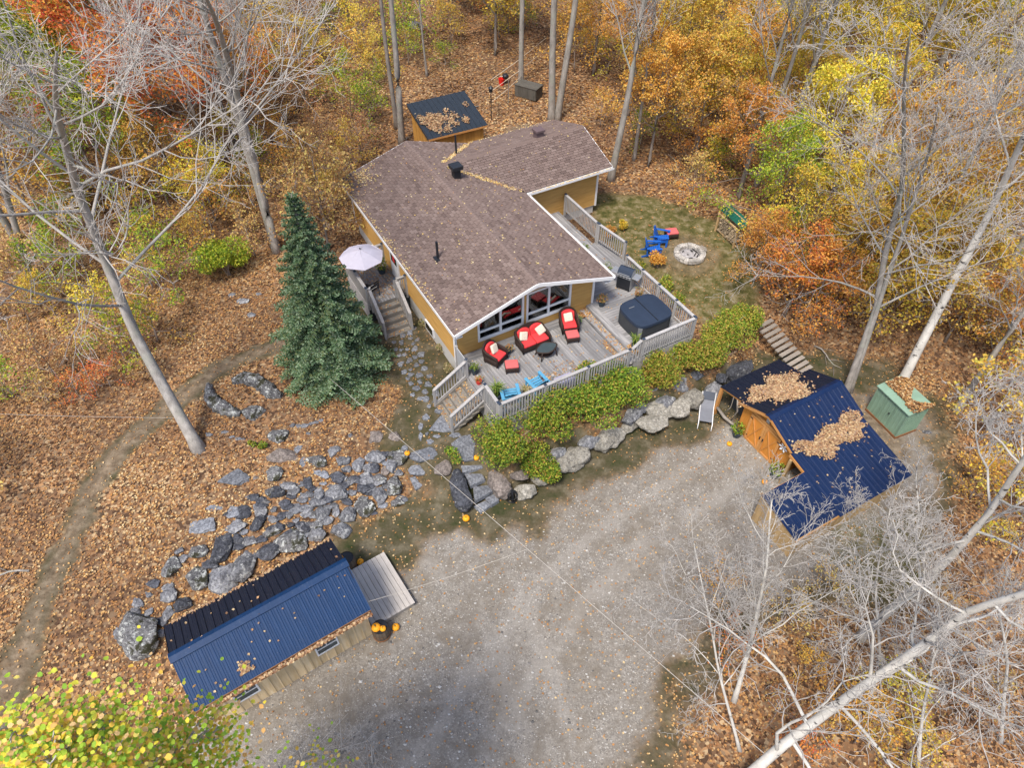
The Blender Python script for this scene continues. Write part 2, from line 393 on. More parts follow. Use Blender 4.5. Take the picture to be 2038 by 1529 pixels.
rockmat('rock_lichen', (.07, .07, .075), (.24, .24, .25), (.50, .52, .50), .53, (.035, .035, .02))
rockmat('rock_dark', (.03, .033, .043), (.13, .138, .165), (.32, .33, .33), .60)
rockmat('rock_brown', (.13, .11, .10), (.28, .24, .22))
rockmat('slate', (.12, .13, .155), (.30, .315, .35))
rockmat('rock_tan', (.17, .16, .14), (.44, .42, .375), (.27, .25, .21), .54)
rockmat('fire_brick', (.36, .34, .31), (.56, .53, .49))
# house
def shingle_mat(name, src):
    m, nt, p = newmat(name)
    if src == 'attr':
        a = nt.nodes.new('ShaderNodeAttribute'); a.attribute_name = 'rnd'; f = a.outputs['Fac']
    else:
        a = nt.nodes.new('ShaderNodeObjectInfo'); f = a.outputs['Random']
    c = ramp(nt, f, [(0, (.12, .087, .077)), (.3, (.165, .122, .108)), (.7, (.20, .150, .133)), (1, (.24, .185, .165))])
    tc = nt.nodes.new('ShaderNodeTexCoord')
    c = mix(nt, mathn(nt, 'MULTIPLY', tex(nt, 80, 3), .5), c, (.11, .08, .075))
    nt.links.new(c, p.inputs['Base Color']); p.inputs['Roughness'].default_value = .95; p.inputs['Specular IOR Level'].default_value = .15
    bump(nt, p, tex(nt, 120, 2), .3, .004)
shingle_mat('shingle', 'obj'); shingle_mat('shingle_stuff', 'attr')
simple('roof_felt', (.022, .016, .015), .95)
def siding():
    m, nt, p = newmat('siding')
    n = tex(nt, 1, 5, vec=mapping(nt, (1.2, 1.2, 14)), dist=.3); c = ramp(nt, n, [(.3, (.42, .235, .065)), (.7, (.56, .33, .10))])
    nt.links.new(c, p.inputs['Base Color']); p.inputs['Roughness'].default_value = .7; bump(nt, p, n, .15, .004)
siding()
simple('white_trim', (.74, .74, .75), .5, var=.06)
simple('gutter_white', (.72, .72, .73), .4, var=.08)
simple('foundation', (.52, .51, .49), .9, var=.12)
simple('black_metal', (.018, .02, .025), .4, var=.3)
simple('vent_brown', (.12, .085, .09), .7)
simple('interior_floor', (.16, .09, .055), .5); simple('interior_wall', (.3, .25, .2), .8); simple('interior_red', (.30, .055, .045), .8); simple('interior_light', (.6, .56, .5), .8)
def glass():
    m, nt, p = newmat('glass')
    nt.nodes.remove(p); gl = nt.nodes.new('ShaderNodeBsdfGlossy'); gl.inputs['Roughness'].default_value = .02; gl.inputs[0].default_value = (.9, .95, 1, 1)
    tr = nt.nodes.new('ShaderNodeBsdfTransparent'); tr.inputs[0].default_value = (.62, .68, .70, 1)
    fr = nt.nodes.new('ShaderNodeFresnel'); fr.inputs[0].default_value = 1.6
    ms = nt.nodes.new('ShaderNodeMixShader'); nt.links.new(mathn(nt, 'ADD', fr.outputs[0], .06), ms.inputs[0])
    nt.links.new(tr.outputs[0], ms.inputs[1]); nt.links.new(gl.outputs[0], ms.inputs[2]); nt.links.new(ms.outputs[0], nt.nodes['Material Output'].inputs[0])
glass()
wood('deck_grey', (.15, .15, .16), (.52, .51, .51), grain=(.9, 16, 16), axis='x', objvar=.5)
wood('deck_grey_y', (.15, .15, .16), (.52, .51, .51), grain=(.9, 16, 16), axis='y', objvar=.5)
wood('rail_grey', (.33, .32, .32), (.60, .585, .575), grain=(2, 14, 14), axis='z', objvar=.2)
wood('stair_grey', (.17, .155, .135), (.38, .35, .31), grain=(14, 1.5, 14), axis='y', objvar=.3)
wood('shed_deck', (.40, .37, .345), (.62, .58, .545), grain=(1.2, 20, 20), axis='y', objvar=.15)
wood('pine', (.50, .25, .055), (.66, .38, .11), axis='z', objvar=.25)
wood('orange_wood', (.58, .22, .035), (.72, .33, .075), axis='z', objvar=.12)
wood('orange_beam', (.55, .25, .07), (.68, .36, .14), axis='x', objvar=.15)
wood('old_board', (.56, .40, .20), (.82, .70, .50), axis='z', objvar=.45, grain=(.9, 9, 9), dark=(.44, .33, .20))
wood('grey_wood', (.25, .22, .19), (.45, .41, .36), axis='x')
wood('dark_box', (.075, .07, .06), (.17, .16, .14), axis='z', objvar=.15)
wood('firewood', (.32, .24, .15), (.58, .48, .34), axis='z', objvar=.6)
wood('post_tan', (.45, .30, .14), (.60, .43, .24), axis='z')
def metal_roof(name, col, rough, spots=.0):
    m, nt, p = newmat(name)
    n = tex(nt, 1.5, 5); c = mix(nt, n, tuple(x * .75 for x in col), tuple(x * 1.25 for x in col))
    sk = tex(nt, 1.0, 5, vec=mapping(nt, (9, .7, 1)), rough=.7); c = mix(nt, ramp(nt, sk, [(.45, (0, 0, 0)), (.75, (.16, .16, .16))]), c, tuple(min(1, x * 1.6 + .05) for x in col))
    st = tex(nt, 22, 3, rough=.7); c = mix(nt, ramp(nt, st, [(.64, (0, 0, 0)), (.72, (.45, .45, .45))]), c, (.22, .22, .22))
    nt.links.new(c, p.inputs['Base Color']); p.inputs['Roughness'].default_value = rough; p.inputs['Metallic'].default_value = .0; p.inputs['Specular IOR Level'].default_value = .22
    p.inputs['Coat Weight'].default_value = .02; p.inputs['Coat Roughness'].default_value = .3
    bump(nt, p, tex(nt, 3, 3), .08, .02)
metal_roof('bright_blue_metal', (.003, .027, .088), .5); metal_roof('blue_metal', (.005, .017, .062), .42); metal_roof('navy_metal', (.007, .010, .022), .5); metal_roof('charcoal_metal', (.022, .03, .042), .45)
metal_roof('green_metal', (.20, .31, .235), .6); metal_roof('teal_metal', (.008, .085, .06), .45)
simple('rust', (.20, .09, .04), .9)
simple('pumpkin', (.80, .33, .015), .5, var=.12, objvar=.15); simple('pumpkin_stem', (.16, .13, .06), .9)
simple('wicker', (.035, .022, .018), .7, bstr=.8, scale=14, bd=.01); simple('red_cushion', (.62, .045, .05), .85, var=.12); simple('pillow', (.62, .57, .47), .9, var=.3, scale=14)
simple('faded_red', (.55, .12, .12), .85, var=.15)
simple('blue_chair', (.012, .10, .42), .5, var=.12); simple('light_blue', (.085, .29, .47), .6, var=.12)
simple('tub_cover', (.022, .034, .06), .5, var=.3, scale=2); simple('tub_side', (.05, .055, .062), .6); simple('tub_trim', (.16, .17, .18), .6)
simple('steel', (.42, .43, .45), .35, .6); simple('umbrella_cloth', (.47, .445, .52), .9, var=.08); simple('cap_blue', (.03, .045, .075), .5)
simple('ash', (.34, .325, .33), .95, var=.75, scale=8, bstr=.8, bd=.03); simple('char', (.03, .028, .028), .95)
simple('pot_dark', (.03, .045, .06), .5); simple('pot_red', (.55, .04, .03), .5); simple('red_plastic', (.70, .02, .015), .45); simple('soil', (.05, .035, .025), .95)
simple('barrel_wood', (.10, .075, .055), .85, objvar=.3); simple('lounger_cloth', (.17, .18, .21), .8); simple('wire', (.42, .39, .35), .7); simple('bench_paint', (.30, .29, .40), .7)
simple('white_paint', (.75, .75, .76), .5); simple('rope', (.55, .48, .38), .9); simple('hose_black', (.015, .016, .018), .4); simple('panel_grey', (.36, .37, .39), .8); simple('flower_white', (.8, .85, .9), .6); simple('green_glass', (.05, .07, .08), .2); simple('door_white', (.7, .71, .74), .5); simple('screen_dark', (.05, .055, .06), .8); simple('red_cloth', (.6, .03, .04), .9)

# ================================================================== GROUND
def axis(lo, flo, fhi, hi, st, n):
    a = np.arange(flo, fhi + 1e-6, st)
    g = np.geomspace(st, 1, n)
    t = np.cumsum(np.geomspace(st, (hi - fhi) * .25, n)); right = fhi + t / t[-1] * (hi - fhi)
    left = flo - (t / t[-1] * (flo - lo))[::-1]
    return np.concatenate([left, a, right])
gx = axis(-300, -26, 26, 300, .25, 30); gy = axis(-200, 3, 48, 400, .25, 36)
GX, GY = np.meshgrid(gx, gy); gxf, gyf = GX.ravel(), GY.ravel()
gzf = hgt(gxf, gyf)
PATH = [G(x, y).xy for x, y in ((640, 640), (540, 690), (430, 735), (330, 815), (230, 900), (170, 1000), (110, 1130), (50, 1280), (-40, 1500))]
LAWN = [G(x, y).xy for x, y in ((1180, 392), (1262, 388), (1345, 405), (1405, 432), (1490, 490), (1512, 600), (1500, 650), (1400, 650), (1370, 610), (1250, 515), (1185, 450))]
FIRE = G(1372, 508)
LRW = [(3.4, -8), (3.7, 5.5), (5.1, 8.2), (7.6, 10.4), (10.2, 11.3), (13.4, 12.4), (16.6, 16), (18, 19.5), (16.8, 20.6), (17.5, 26), (70, 26), (70, -8)]
def masks(x, y):
    nz = (fbm(x * .8, y * .8, 21, 4) - .5); nz2 = (fbm(x * 2.5, y * 2.5, 5, 3) - .5)
    d = poly_sd(x, y, YARD) + nz * 2.0 + nz2 * .6
    dshift = 1.0 + 1.0 * smooth(-2.6, -5, x)
    lrw = poly_sd(x, y, LRW) + nz * 1.8 + nz2 * .8
    gravel = smooth(-.5, -1.3, d + dshift * .6) * smooth(-.2, .9, lrw) * smooth(-12.5, -10.5, x)
    moss = smooth(1.1, .3, d) * (1 - gravel) * smooth(-1.4, .2, lrw) * smooth(-9.5, -7.5, x)
    terr = poly_sd(x, y, [(-5.4, 17.2), (-2.4, 15.4), (-.2, 15.4), (-0.6, 17.6), (-1.4, 20), (-2.4, 21.5), (-6.0, 28), (-8, 27), (-6.6, 22.5), (-4.5, 20)]) + nz * 1.2
    moss = np.maximum(moss, smooth(.5, -.1, terr) * .95)
    pd = line_d(x, y, PATH) + nz * .5
    dirt = smooth(.5, .22, pd)*.85
    moss2 = smooth(.3, .0, np.abs(pd - .34) - .06 + nz2 * .4)
    dirt = np.maximum(dirt, smooth(1.5, .8, np.hypot((x - 1.1) * .8, y - 41.0) + nz * 1.5) * .8)
    dirt = np.maximum(dirt, smooth(2.0, 1.2, np.hypot(x - FIRE.x, y - FIRE.y) + nz * .8) * .75)
    dirt = np.maximum(dirt, smooth(.8, .2, poly_sd(x, y, [(12.6, 15.6), (14.5, 16.6), (15.8, 17.6), (14.6, 20.2), (13.4, 19.4)]) + nz) * .9)
    lawn = poly_sd(x, y, [(p[0], p[1]) for p in LAWN]) + nz * 1.0
    grass = smooth(.4, -.2, lawn) * (1 - dirt * .8)
    grass = np.maximum(grass, smooth(2.6, 1.2, np.hypot(x - 13.2, (y - 12.6)) + nz * 2.4) * .75)
    return gravel, np.maximum(moss, moss2), dirt, grass
RUT = [S(x, y, 0).xy for x, y in ((760, 1700), (900, 1500), (1010, 1330), (1120, 1180), (1250, 1060), (1400, 960), (1480, 900))]
RUT2 = [S(x, y, 0).xy for x, y in ((1100, 1700), (1080, 1450), (1020, 1260), (960, 1130), (860, 1080))]
def ruts(x, y):
    nz = (fbm(x * 1.3, y * 1.3, 31, 3) - .5); r = np.zeros(np.shape(x))
    for L_ in (RUT, RUT2):
        d = line_d(x, y, L_) + nz * .5; r = np.maximum(r, smooth(.42, .12, np.abs(d - .8)))
    return r * smooth(.25, .55, fbm(x * .5, y * .5, 41))
mg, mm, md, ml = masks(gxf, gyf)
nx, ny = len(gx), len(gy)
ii = np.arange((ny - 1) * (nx - 1)); r_ = ii // (nx - 1); c_ = ii % (nx - 1); b_ = r_ * nx + c_
gm = mesh_np('ground', np.stack([gxf, gyf, gzf], 1), np.stack([b_, b_ + 1, b_ + nx + 1, b_ + nx], 1), 'ground', smooth=True)
for nme, arr in (('gravel', mg), ('moss', mm), ('dirt', md), ('grass', ml), ('rut', ruts(gxf, gyf))):
    a = gm.attributes.new(nme, 'FLOAT', 'POINT'); a.data.foreach_set('value', arr.astype(np.float32))
ground = tag(add('ground', gm), kind='structure')

# fallen leaves: real leaf-sized faces
def in_view(x, y, z, mg_=1.08):
    dp = y * _cp + (CAM_H - z) * _sp; a = x / dp * FPX; b = (y * _sp - (CAM_H - z) * _cp) / dp * FPX
    return (dp > 1) & (np.abs(a) < PW / 2 * mg_ + 20) & (np.abs(b) < PH / 2 * mg_ + 20)
def scatter(n, x0, x1, y0, y1, rg):
    x = rg.uniform(x0, x1, n); y = rg.uniform(y0, y1, n); return x, y
BLOCK = []   # footprints kept free of ground leaves: (polygon)
def leaf_cover(n, x0, x1, y0, y1, smin, smax, name, label, rg):
    x, y = scatter(n, x0, x1, y0, y1, rg)
    a, b, c, d = masks(x, y)
    lit = np.clip(1 - a - b - c - d, 0, 1) + .085 * a + .13 * b + .10 * c + .10 * d
    dens = -.25 + 2.4 * fbm(x * .6, y * .6, 77, 4)
    keep = rg.random(len(x)) < lit * np.clip(dens, 0, 1)
    x, y = x[keep], y[keep]; z = hgt(x, y)
    k = in_view(x, y, z)
    for p in BLOCK: k &= poly_sd(x, y, p) > 0
    x, y, z = x[k], y[k], z[k]
    P = np.stack([x, y, z + rg.uniform(.008, .045, len(x))], 1)
    a, b, c, d = masks(x, y); bare = np.clip(a + b + c + d, 0, 1)
    rn = rg.random(len(x)); 
    sz = rg.uniform(smin, smax, len(x)) * np.where(bare > .5, .8, 1)
    tone = (fbm(x * .28, y * .28, 51, 4) - .5) * 1.3; rn = np.clip(rn * .85 + .075 + tone * .55, 0, .999)
    me = leaf_mesh(name, P, sz, rg, 'litter', flat=.72, aspect=.8, rnd=np.where(bare > .5, .32 + .66 * rn, rn))
    return tag(add(name, me), label, 'leaves', kind='stuff')
def hp(u0, u1, v0, v1): return [tuple(H(a, b).xy) for a, b in ((u0, v0), (u1, v0), (u1, v1), (u0, v1))]
BLOCK += [hp(.35, 7.05, .85, 12.5), hp(7.0, 11.9, 7.75, 12.7), hp(.3, 9.6, -3, .85), hp(7, 9.7, .8, 7.8)]
leaf_cover(175000, -24, 22, 4, 31, .055, .12, 'fallen_leaves', 'fallen brown and orange leaves carpeting the ground around the clearing', np.random.default_rng(1))
leaf_cover(150000, -42, 42, 31, 66, .10, .19, 'fallen_leaves', 'fallen copper leaves carpeting the forest floor behind the house', np.random.default_rng(2))

# ================================================================== HOUSE
EV, RZ, SLOPE = 4.2, 5.30, (5.30 - 4.2) / 3.7
house = thing('house', 'tan sided bungalow with brown shingle roof and big gable windows facing the deck', 'house', H(0, 0, 0), TH)
def roof_main(u): return EV + SLOPE * min(u, 7.4 - u)
WR0, WRZ = 10.22, 5.12
WSL = (WRZ - 4.2) / (WR0 - 7.40)
def roof_wing(v): return EV + WSL * min(v - 7.40, 2 * WR0 - 7.40 - v)
COURSE = .105
def lap_wall(name, axis, fixed, a0, a1, z0, topf, holes, sign, mat='siding'):
    """axis 'u': wall runs along u at v=fixed; outward = sign along the other axis"""
    mb = MB(); z = z0
    while True:
        z1 = z + COURSE
        if z1 > max(topf(a0), topf(a1), topf((a0 + a1) / 2)): break
        zc = (z + z1) / 2
        # extent limited by the roof line
        lo, hi = a0, a1
        st = (a1 - a0) / 200
        while lo < hi and topf(lo) < z1: lo += st
        while hi > lo and topf(hi) < z1: hi -= st
        iv = [(lo, hi)] if hi - lo > .05 else []
        for (h0, h1, hz0, hz1) in holes:
            if hz0 - .02 < zc < hz1 + .02:
                nv = []
                for (p, q) in iv:
                    if h1 <= p or h0 >= q: nv.append((p, q)); continue
                    if h0 > p: nv.append((p, h0))
                    if h1 < q: nv.append((h1, q))
                iv = nv
        for (p, q) in iv:
            o0, o1, inn = fixed + sign * .028, fixed + sign * .008, fixed - sign * .10
            if axis == 'u': P = [(p, o0, z), (q, o0, z), (q, inn, z), (p, inn, z), (p, o1, z1 - .001), (q, o1, z1 - .001), (q, inn, z1 - .001), (p, inn, z1 - .001)]
            else: P = [(o0, p, z), (o0, q, z), (inn, q, z), (inn, p, z), (o1, p, z1 - .001), (o1, q, z1 - .001), (inn, q, z1 - .001), (inn, p, z1 - .001)]
            mb.hexa(P)
        z = z1
    return mb.build(name, mat, house)
Z0 = 1.95
wL = (1.42, 3.53, 2.60, 4.10); wR = (3.73, 5.88, 2.60, 4.10); wT = (3.73, 4.75, 4.24, 4.85)
lap_wall('wall', 'u', .85, .38, 7.05, Z0, lambda u: roof_main(u) - .06, [wL, wR], -1)
lap_wall('wall', 'v', .35, .82, 12.5, Z0, lambda v: EV + .1, [], -1)
lap_wall('wall', 'v', 7.08, .82, 7.75, Z0, lambda v: EV + .1, [], 1)
lap_wall('wall', 'u', 12.5, .38, 7.05, Z0, lambda u: roof_main(u) - .06, [], 1)
lap_wall('wall', 'u', 7.75, 7.0, 11.9, Z0, lambda u: EV + .1, [], -1)
lap_wall('wall', 'v', 11.92, 7.78, 12.65, Z0, lambda v: roof_wing(v) - .06, [], 1)
lap_wall('wall', 'u', 12.68, 7.0, 11.9, Z0, lambda u: EV + .1, [], 1)
for (a, b, c, d) in ((.40, 7.0, .90, 12.45), (7.05, 11.86, 7.8, 12.6)):
    MB().box(a, b, c, d, .3, 1.95).build('foundation', 'foundation', house)
for (u, v, zt) in ((.35, .85, 4.25), (7.08, .85, 4.25), (11.92, 7.75, 4.2), (.35, 12.5, 4.2), (11.92, 12.66, 4.2)):
    MB().box(u - .055, u + .055, v - .055, v + .055, 1.9, zt).build('corner_trim', 'white_trim', house)
# front windows
def window_group(r, cols, zr, slope=False):
    u0, u1, z0, z1 = r; v = .85
    fr = MB()
    fw = .085
    def bx(a, b, c, d, o=.05): fr.box(a, b, v - o, v + .06, c, d)
    bx(u0 - .04, u1 + .04, z0 - fw, z0); bx(u0 - .04, u1 + .04, z1, z1 + fw)
    bx(u0 - .04, u0 + .05, z0 + .001, z1 - .001); bx(u1 - .05, u1 + .04, z0 + .001, z1 - .001)
    f = fr.build('window', 'white_trim', house)
    ed = [u0 + .05] + cols + [u1 - .05]
    for c in cols: MB().box(c - .045, c + .045, v - .046, v + .056, z0 + .002, z1 - .002).build('mullion', 'white_trim', f)
    for i in range(len(ed) - 1):
        a, b = ed[i] + (.045 if i else 0), ed[i + 1] - (.045 if i + 1 < len(ed) - 1 else 0)
        MB().box(a, b, v - .044, v + .054, zr, zr + .085).build('mullion', 'white_trim', f)
        MB().box(a + .001, b - .001, v + .010, v + .018, z0 + .001, zr - .001).build('pane', 'glass', f)
        MB().box(a + .001, b - .001, v + .010, v + .018, zr + .086, z1 - .001).build('pane', 'glass', f)
        MB().box(a + .005, b - .005, v - .035, v + .005, z0 + .002, z0 + .05).build('sash', 'white_trim', f)
window_group(wL, [2.46], 2.98); window_group(wR, [4.80], 2.98)
tr = MB().poly([(2.62, .80, 4.26), (4.78, .80, 4.26), (4.78, .80, 4.72), (3.7, .80, 5.04), (2.62, .80, 4.72)]).build('transom_window', 'white_trim', house)
MB().poly([(2.76, .792, 4.33), (3.66, .792, 4.33), (3.66, .792, 4.93), (2.76, .792, 4.66)]).build('pane', 'glass', tr)
MB().poly([(3.74, .792, 4.33), (4.64, .792, 4.33), (4.64, .792, 4.66), (3.74, .792, 4.93)]).build('pane', 'glass', tr)
# room seen through the glass
MB().box(.46, 6.94, .97, 5.5, 1.955, 2.02).build('room_floor', 'interior_floor', house)
MB().box(.46, 6.94, 5.5, 5.56, 1.955, 4.4).build('room_wall', 'interior_wall', house)
sf = MB().box(1.5, 3.2, 1.7, 2.5, 2.021, 2.45).box(1.5, 3.2, 2.501, 2.7, 2.021, 2.85).build('indoor_sofa', 'interior_red', house)
MB().box(4.0, 5.4, 1.4, 3.0, 2.021, 2.035).build('indoor_rug', 'interior_red', house)
MB().box(1.65, 2.0, 1.1, 1.4, 2.021, 3.0).build('indoor_lamp', 'interior_light', house)
MB().box(4.3, 5.3, 1.8, 2.5, 2.036, 2.5).build('indoor_table', 'black_metal', house)
# side door, basement windows
dr = MB().box(.262, .32, 6.55, 7.5, 2.0, 4.0).build('door', 'door_white', house)
MB().box(.25, .2605, 6.7, 7.35, 2.9, 3.85).build('pane', 'glass', dr)
MB().box(.235, .2605, 6.9, 7.1, 3.0, 3.5).build('door_wreath', 'red_cloth', dr)
for v in (3.2, 9.6):
    b = MB().box(.33, .398, v, v + .85, 1.25, 1.75).build('window', 'white_trim', house)
    MB().box(.32, .329, v + .08, v + .78, 1.32, 1.68).build('pane', 'glass', b)
# roof sheets
rf = MB()
t = .07
def slab(P, th=t):
    rf.hexa([(p[0], p[1], p[2] - th) for p in P] + P)
slab([(0, 0, EV), (3.7, 0, RZ), (3.7, 12.9, RZ), (0, 12.9, EV)])
slab([(3.7, 0, RZ), (7.4, 0, EV), (7.4, 12.9, EV), (3.7, 12.9, RZ)])
vtop = WR0; ue = 7.4 - (WRZ - EV) / SLOPE
slab([(7.4, 7.40, EV), (12.5, 7.40, EV), (12.5, WR0, WRZ), (ue, WR0, WRZ)])
slab([(ue, WR0, WRZ), (12.5, WR0, WRZ), (12.5, 2 * WR0 - 7.4, EV), (7.4, 2 * WR0 - 7.4, EV)])
roof = rf.build('roof', 'roof_felt', house)
# shingles
shs = []   # (corner, along, up, width, height)
EXP, TAB = .145, .31
def lay(org, along, up, La, Lu, ok):
    org = Vector(org); al = Vector(along).normalized(); upv = Vector(up).normalized(); nrm = al.cross(upv).normalized()
    if nrm.z < 0: nrm = -nrm
    row = 0; s = 0.0
    while s < Lu - .02:
        hgt_ = min(EXP, Lu - s); a = -(TAB * .5 if row % 2 else 0) - (TAB * .17 if row % 3 else 0)
        while a < La:
            a0, a1 = max(a, 0) + .012, min(a + TAB, La) - .012
            if a1 - a0 > .03:
                c = org + al * ((a0 + a1) / 2) + upv * (s + hgt_ / 2)
                if ok(c): shs.append((org + al * a0 + upv * s, al, upv, a1 - a0, hgt_ + .03, nrm, c))
            a += TAB
        s += EXP; row += 1
LL = math.hypot(3.7, RZ - EV)
def over_wing(c): return c.x > ue - .02 and 7.4 < c.y < 2 * WR0 - 7.4 and roof_wing(c.y) > roof_main(c.x) + .005
lay((-.02, 0, EV - .005), (0, 1, 0), (3.7, 0, RZ - EV), 12.9, LL, lambda c: True)
lay((7.42, 0, EV - .005), (0, 1, 0), (-3.7, 0, RZ - EV), 12.9, LL, lambda c: not over_wing(c))
LW = math.hypot(WR0 - 7.4, WRZ - EV)
def main_above(c): return c.x < 7.4 and roof_main(c.x) > roof_wing(c.y) + .005
lay((ue, 7.38, EV - .005), (1, 0, 0), (0, WR0 - 7.4, WRZ - EV), 12.52 - ue, LW, lambda c: not main_above(c))
lay((ue, 2 * WR0 - 7.38, EV - .005), (1, 0, 0), (0, 7.4 - WR0, WRZ - EV), 12.52 - ue, LW, lambda c: not main_above(c))
camL = Vector(((0 - HO.x) * HU.x + (0 - HO.y) * HU.y, (0 - HO.x) * HV.x + (0 - HO.y) * HV.y, CAM_H))
shs.sort(key=lambda q: (q[6] - camL).length)
rs = np.random.default_rng(5)
def sh_pts(q, lift=0):
    o, al, up, wdt, h, n, c = q; th = .026
    b0 = o + n * (.004 + lift); b1 = b0 + al * wdt
    t0 = o + up * h + n * .001; t1 = t0 + al * wdt
    return [b0, b1, t1, t0, b0 + n * th, b1 + n * th, t1 + n * .004, t0 + n * .004]
shme = {}
for q in shs[:300]:
    key = (round(q[3], 2), round(q[4], 2))
    o, al, up, wdt, h, n, c = q
    if key not in shme:
        mb = MB(); mb.hexa([(0, 0, .004), (wdt, 0, .004), (wdt, h, .001), (0, h, .001), (0, 0, .030), (wdt, 0, .030), (wdt, h, .005), (0, h, .005)])
        shme[key] = mb.mesh('shingle', 'shingle')
    so_ = add('shingle', shme[key], roof)
    nn = al.cross(up); 
    if nn.z < 0:   # mirror the along axis so the frame stays right-handed
        o = o + al * wdt; al = -al; nn = -nn
    so_.matrix_local = Matrix(((al.x, up.x, nn.x, o.x), (al.y, up.y, nn.y, o.y), (al.z, up.z, nn.z, o.z), (0, 0, 0, 1)))
V = np.array([[tuple(p) for p in sh_pts(q, rs.uniform(0, .004))] for q in shs[300:]]); n = len(V)
FQ = np.array([[4, 5, 6, 7], [0, 1, 5, 4], [1, 2, 6, 5], [3, 0, 4, 7]])
F = (np.arange(n)[:, None, None] * 8 + FQ[None]).reshape(-1, 4)
o = add('shingle_field', mesh_np('shingle_field', V.reshape(-1, 3), F, 'shingle_stuff', rnd=np.repeat(np.clip(rs.normal(.5, .24, n), 0, 1), 4)), roof); o['kind'] = 'stuff'
# ridge caps
def caps(a, b, w1, w2, dz):
    a = Vector(a); b = Vector(b); L = (b - a).length; k = int(L / .2); d = (b - a) / k
    mb = MB(); al = d.normalized(); sd = al.cross(Vector((0, 0, 1)))
    for i in range(k):
        p = a + d * i; q = p + d * 1.1; e = .012
        for sgn in (-1, 1):
            o_ = sd * (sgn * .15) + Vector((0, 0, -dz))
            mb.hexa([p + Vector((0, 0, .01)), q + Vector((0, 0, .0)), q + o_, p + o_ + Vector((0, 0, .01)), p + Vector((0, 0, .03)), q + Vector((0, 0, .015)), q + o_ + Vector((0, 0, .012)), p + o_ + Vector((0, 0, .028))])
    x = mb.build('ridge_cap', 'shingle', roof); return x
caps((3.7, -.01, RZ + .005), (3.7, 12.9, RZ + .005), 0, 0, .15 * SLOPE)
caps((12.5, WR0, WRZ + .005), (ue + .1, WR0, WRZ + .005), 0, 0, .15 * WSL)
# fascia, rake boards, gutter, soffit
def board(a, b, w, h, name='fascia', mat='white_trim'): return MB().bar(a, b, w, h).build(name, mat, house)
board((0, -.02, EV - .07), (3.70, -.02, RZ - .07), .045, .15, 'rake_board'); board((7.4, -.021, EV - .07), (3.70, -.021, RZ - .07), .045, .15, 'rake_board')
board((0, 12.92, EV - .1), (3.69, 12.92, RZ - .1), .04, .18, 'rake_board'); board((7.4, 12.92, EV - .1), (3.71, 12.92, RZ - .1), .04, .18, 'rake_board')
board((12.52, 7.4, EV - .1), (12.52, WR0 - .01, WRZ - .1), .04, .18, 'rake_board'); board((12.52, 2 * WR0 - 7.4, EV - .1), (12.52, WR0 + .01, WRZ - .1), .04, .18, 'rake_board')
for a, b in (((-.03, -.03, EV - .10), (-.03, 12.93, EV - .10)), ((7.43, -.03, EV - .10), (7.43, 7.33, EV - .10)), ((7.5, 7.37, EV - .10), (12.53, 7.37, EV - .10)), ((7.5, 13.07, EV - .10), (12.53, 13.07, EV - .10))):
    board(a, b, .03, .15)
def gutter(a, b, out):
    a = Vector(a); b = Vector(b); out = Vector(out); mb = MB()
    mb.bar(a + out * .06 - Vector((0, 0, .10)), b + out * .06 - Vector((0, 0, .10)), .11, .012); mb.bar(a + out * .115 - Vector((0, 0, .05)), b + out * .115 - Vector((0, 0, .05)), .012, .1)
    return mb.build('gutter', 'gutter_white', house)
gutter((7.5, 7.35, EV - .02), (12.55, 7.35, EV - .02), (0, -1, 0)); gutter((7.445, 0, EV - .02), (7.445, 7.2, EV - .02), (1, 0, 0))
MB().tube([(-.02, .4, 4.05), (.28, .76, 3.7), (.28, .76, 1.2)], .035, 8).build('downspout', 'gutter_white', house)
MB().tube([(.28, .76, 1.35), (.26, .72, 1.0), (.1, .4, .98)], .05, 8).build('drain_pipe', 'hose_black', house)
# soffit returns at the gable ends
for (u0, u1) in ((.02, .34), (7.06, 7.38)): MB().box(u0, u1, .02, .80, EV - .26, EV - .225).build('soffit', 'white_trim', house)
# roof furniture
ch = MB().box(4.38, 4.72, 8.8, 9.14, 4.9, 5.52).build('chimney', 'black_metal', house, bevel=.01)
MB().box(4.28, 4.82, 8.7, 9.24, 5.53, 5.72).build('cap', 'black_metal', ch, bevel=.02)
bx = MB().box(9.72, 10.12, 10.2, 10.6, 4.95, 5.38).build('roof_vent', 'vent_brown', house, bevel=.01)
MB().box(9.66, 10.18, 10.14, 10.66, 5.385, 5.52).build('cap', 'vent_brown', bx, bevel=.02)
sp = MB().tube([(1.32, 4.25, 4.5), (1.32, 4.25, 5.45)], .055, 10).build('vent_pipe', 'black_metal', house)
MB().box(1.17, 1.47, 4.05, 4.45, 4.57, 4.615).build('flashing', 'black_metal', sp, rot=(0, 0, 0))
MB().tube([(5.75, 11.45, 4.6), (5.75, 11.45, 5.75)], .05, 10).build('vent_pipe', 'black_metal', house)
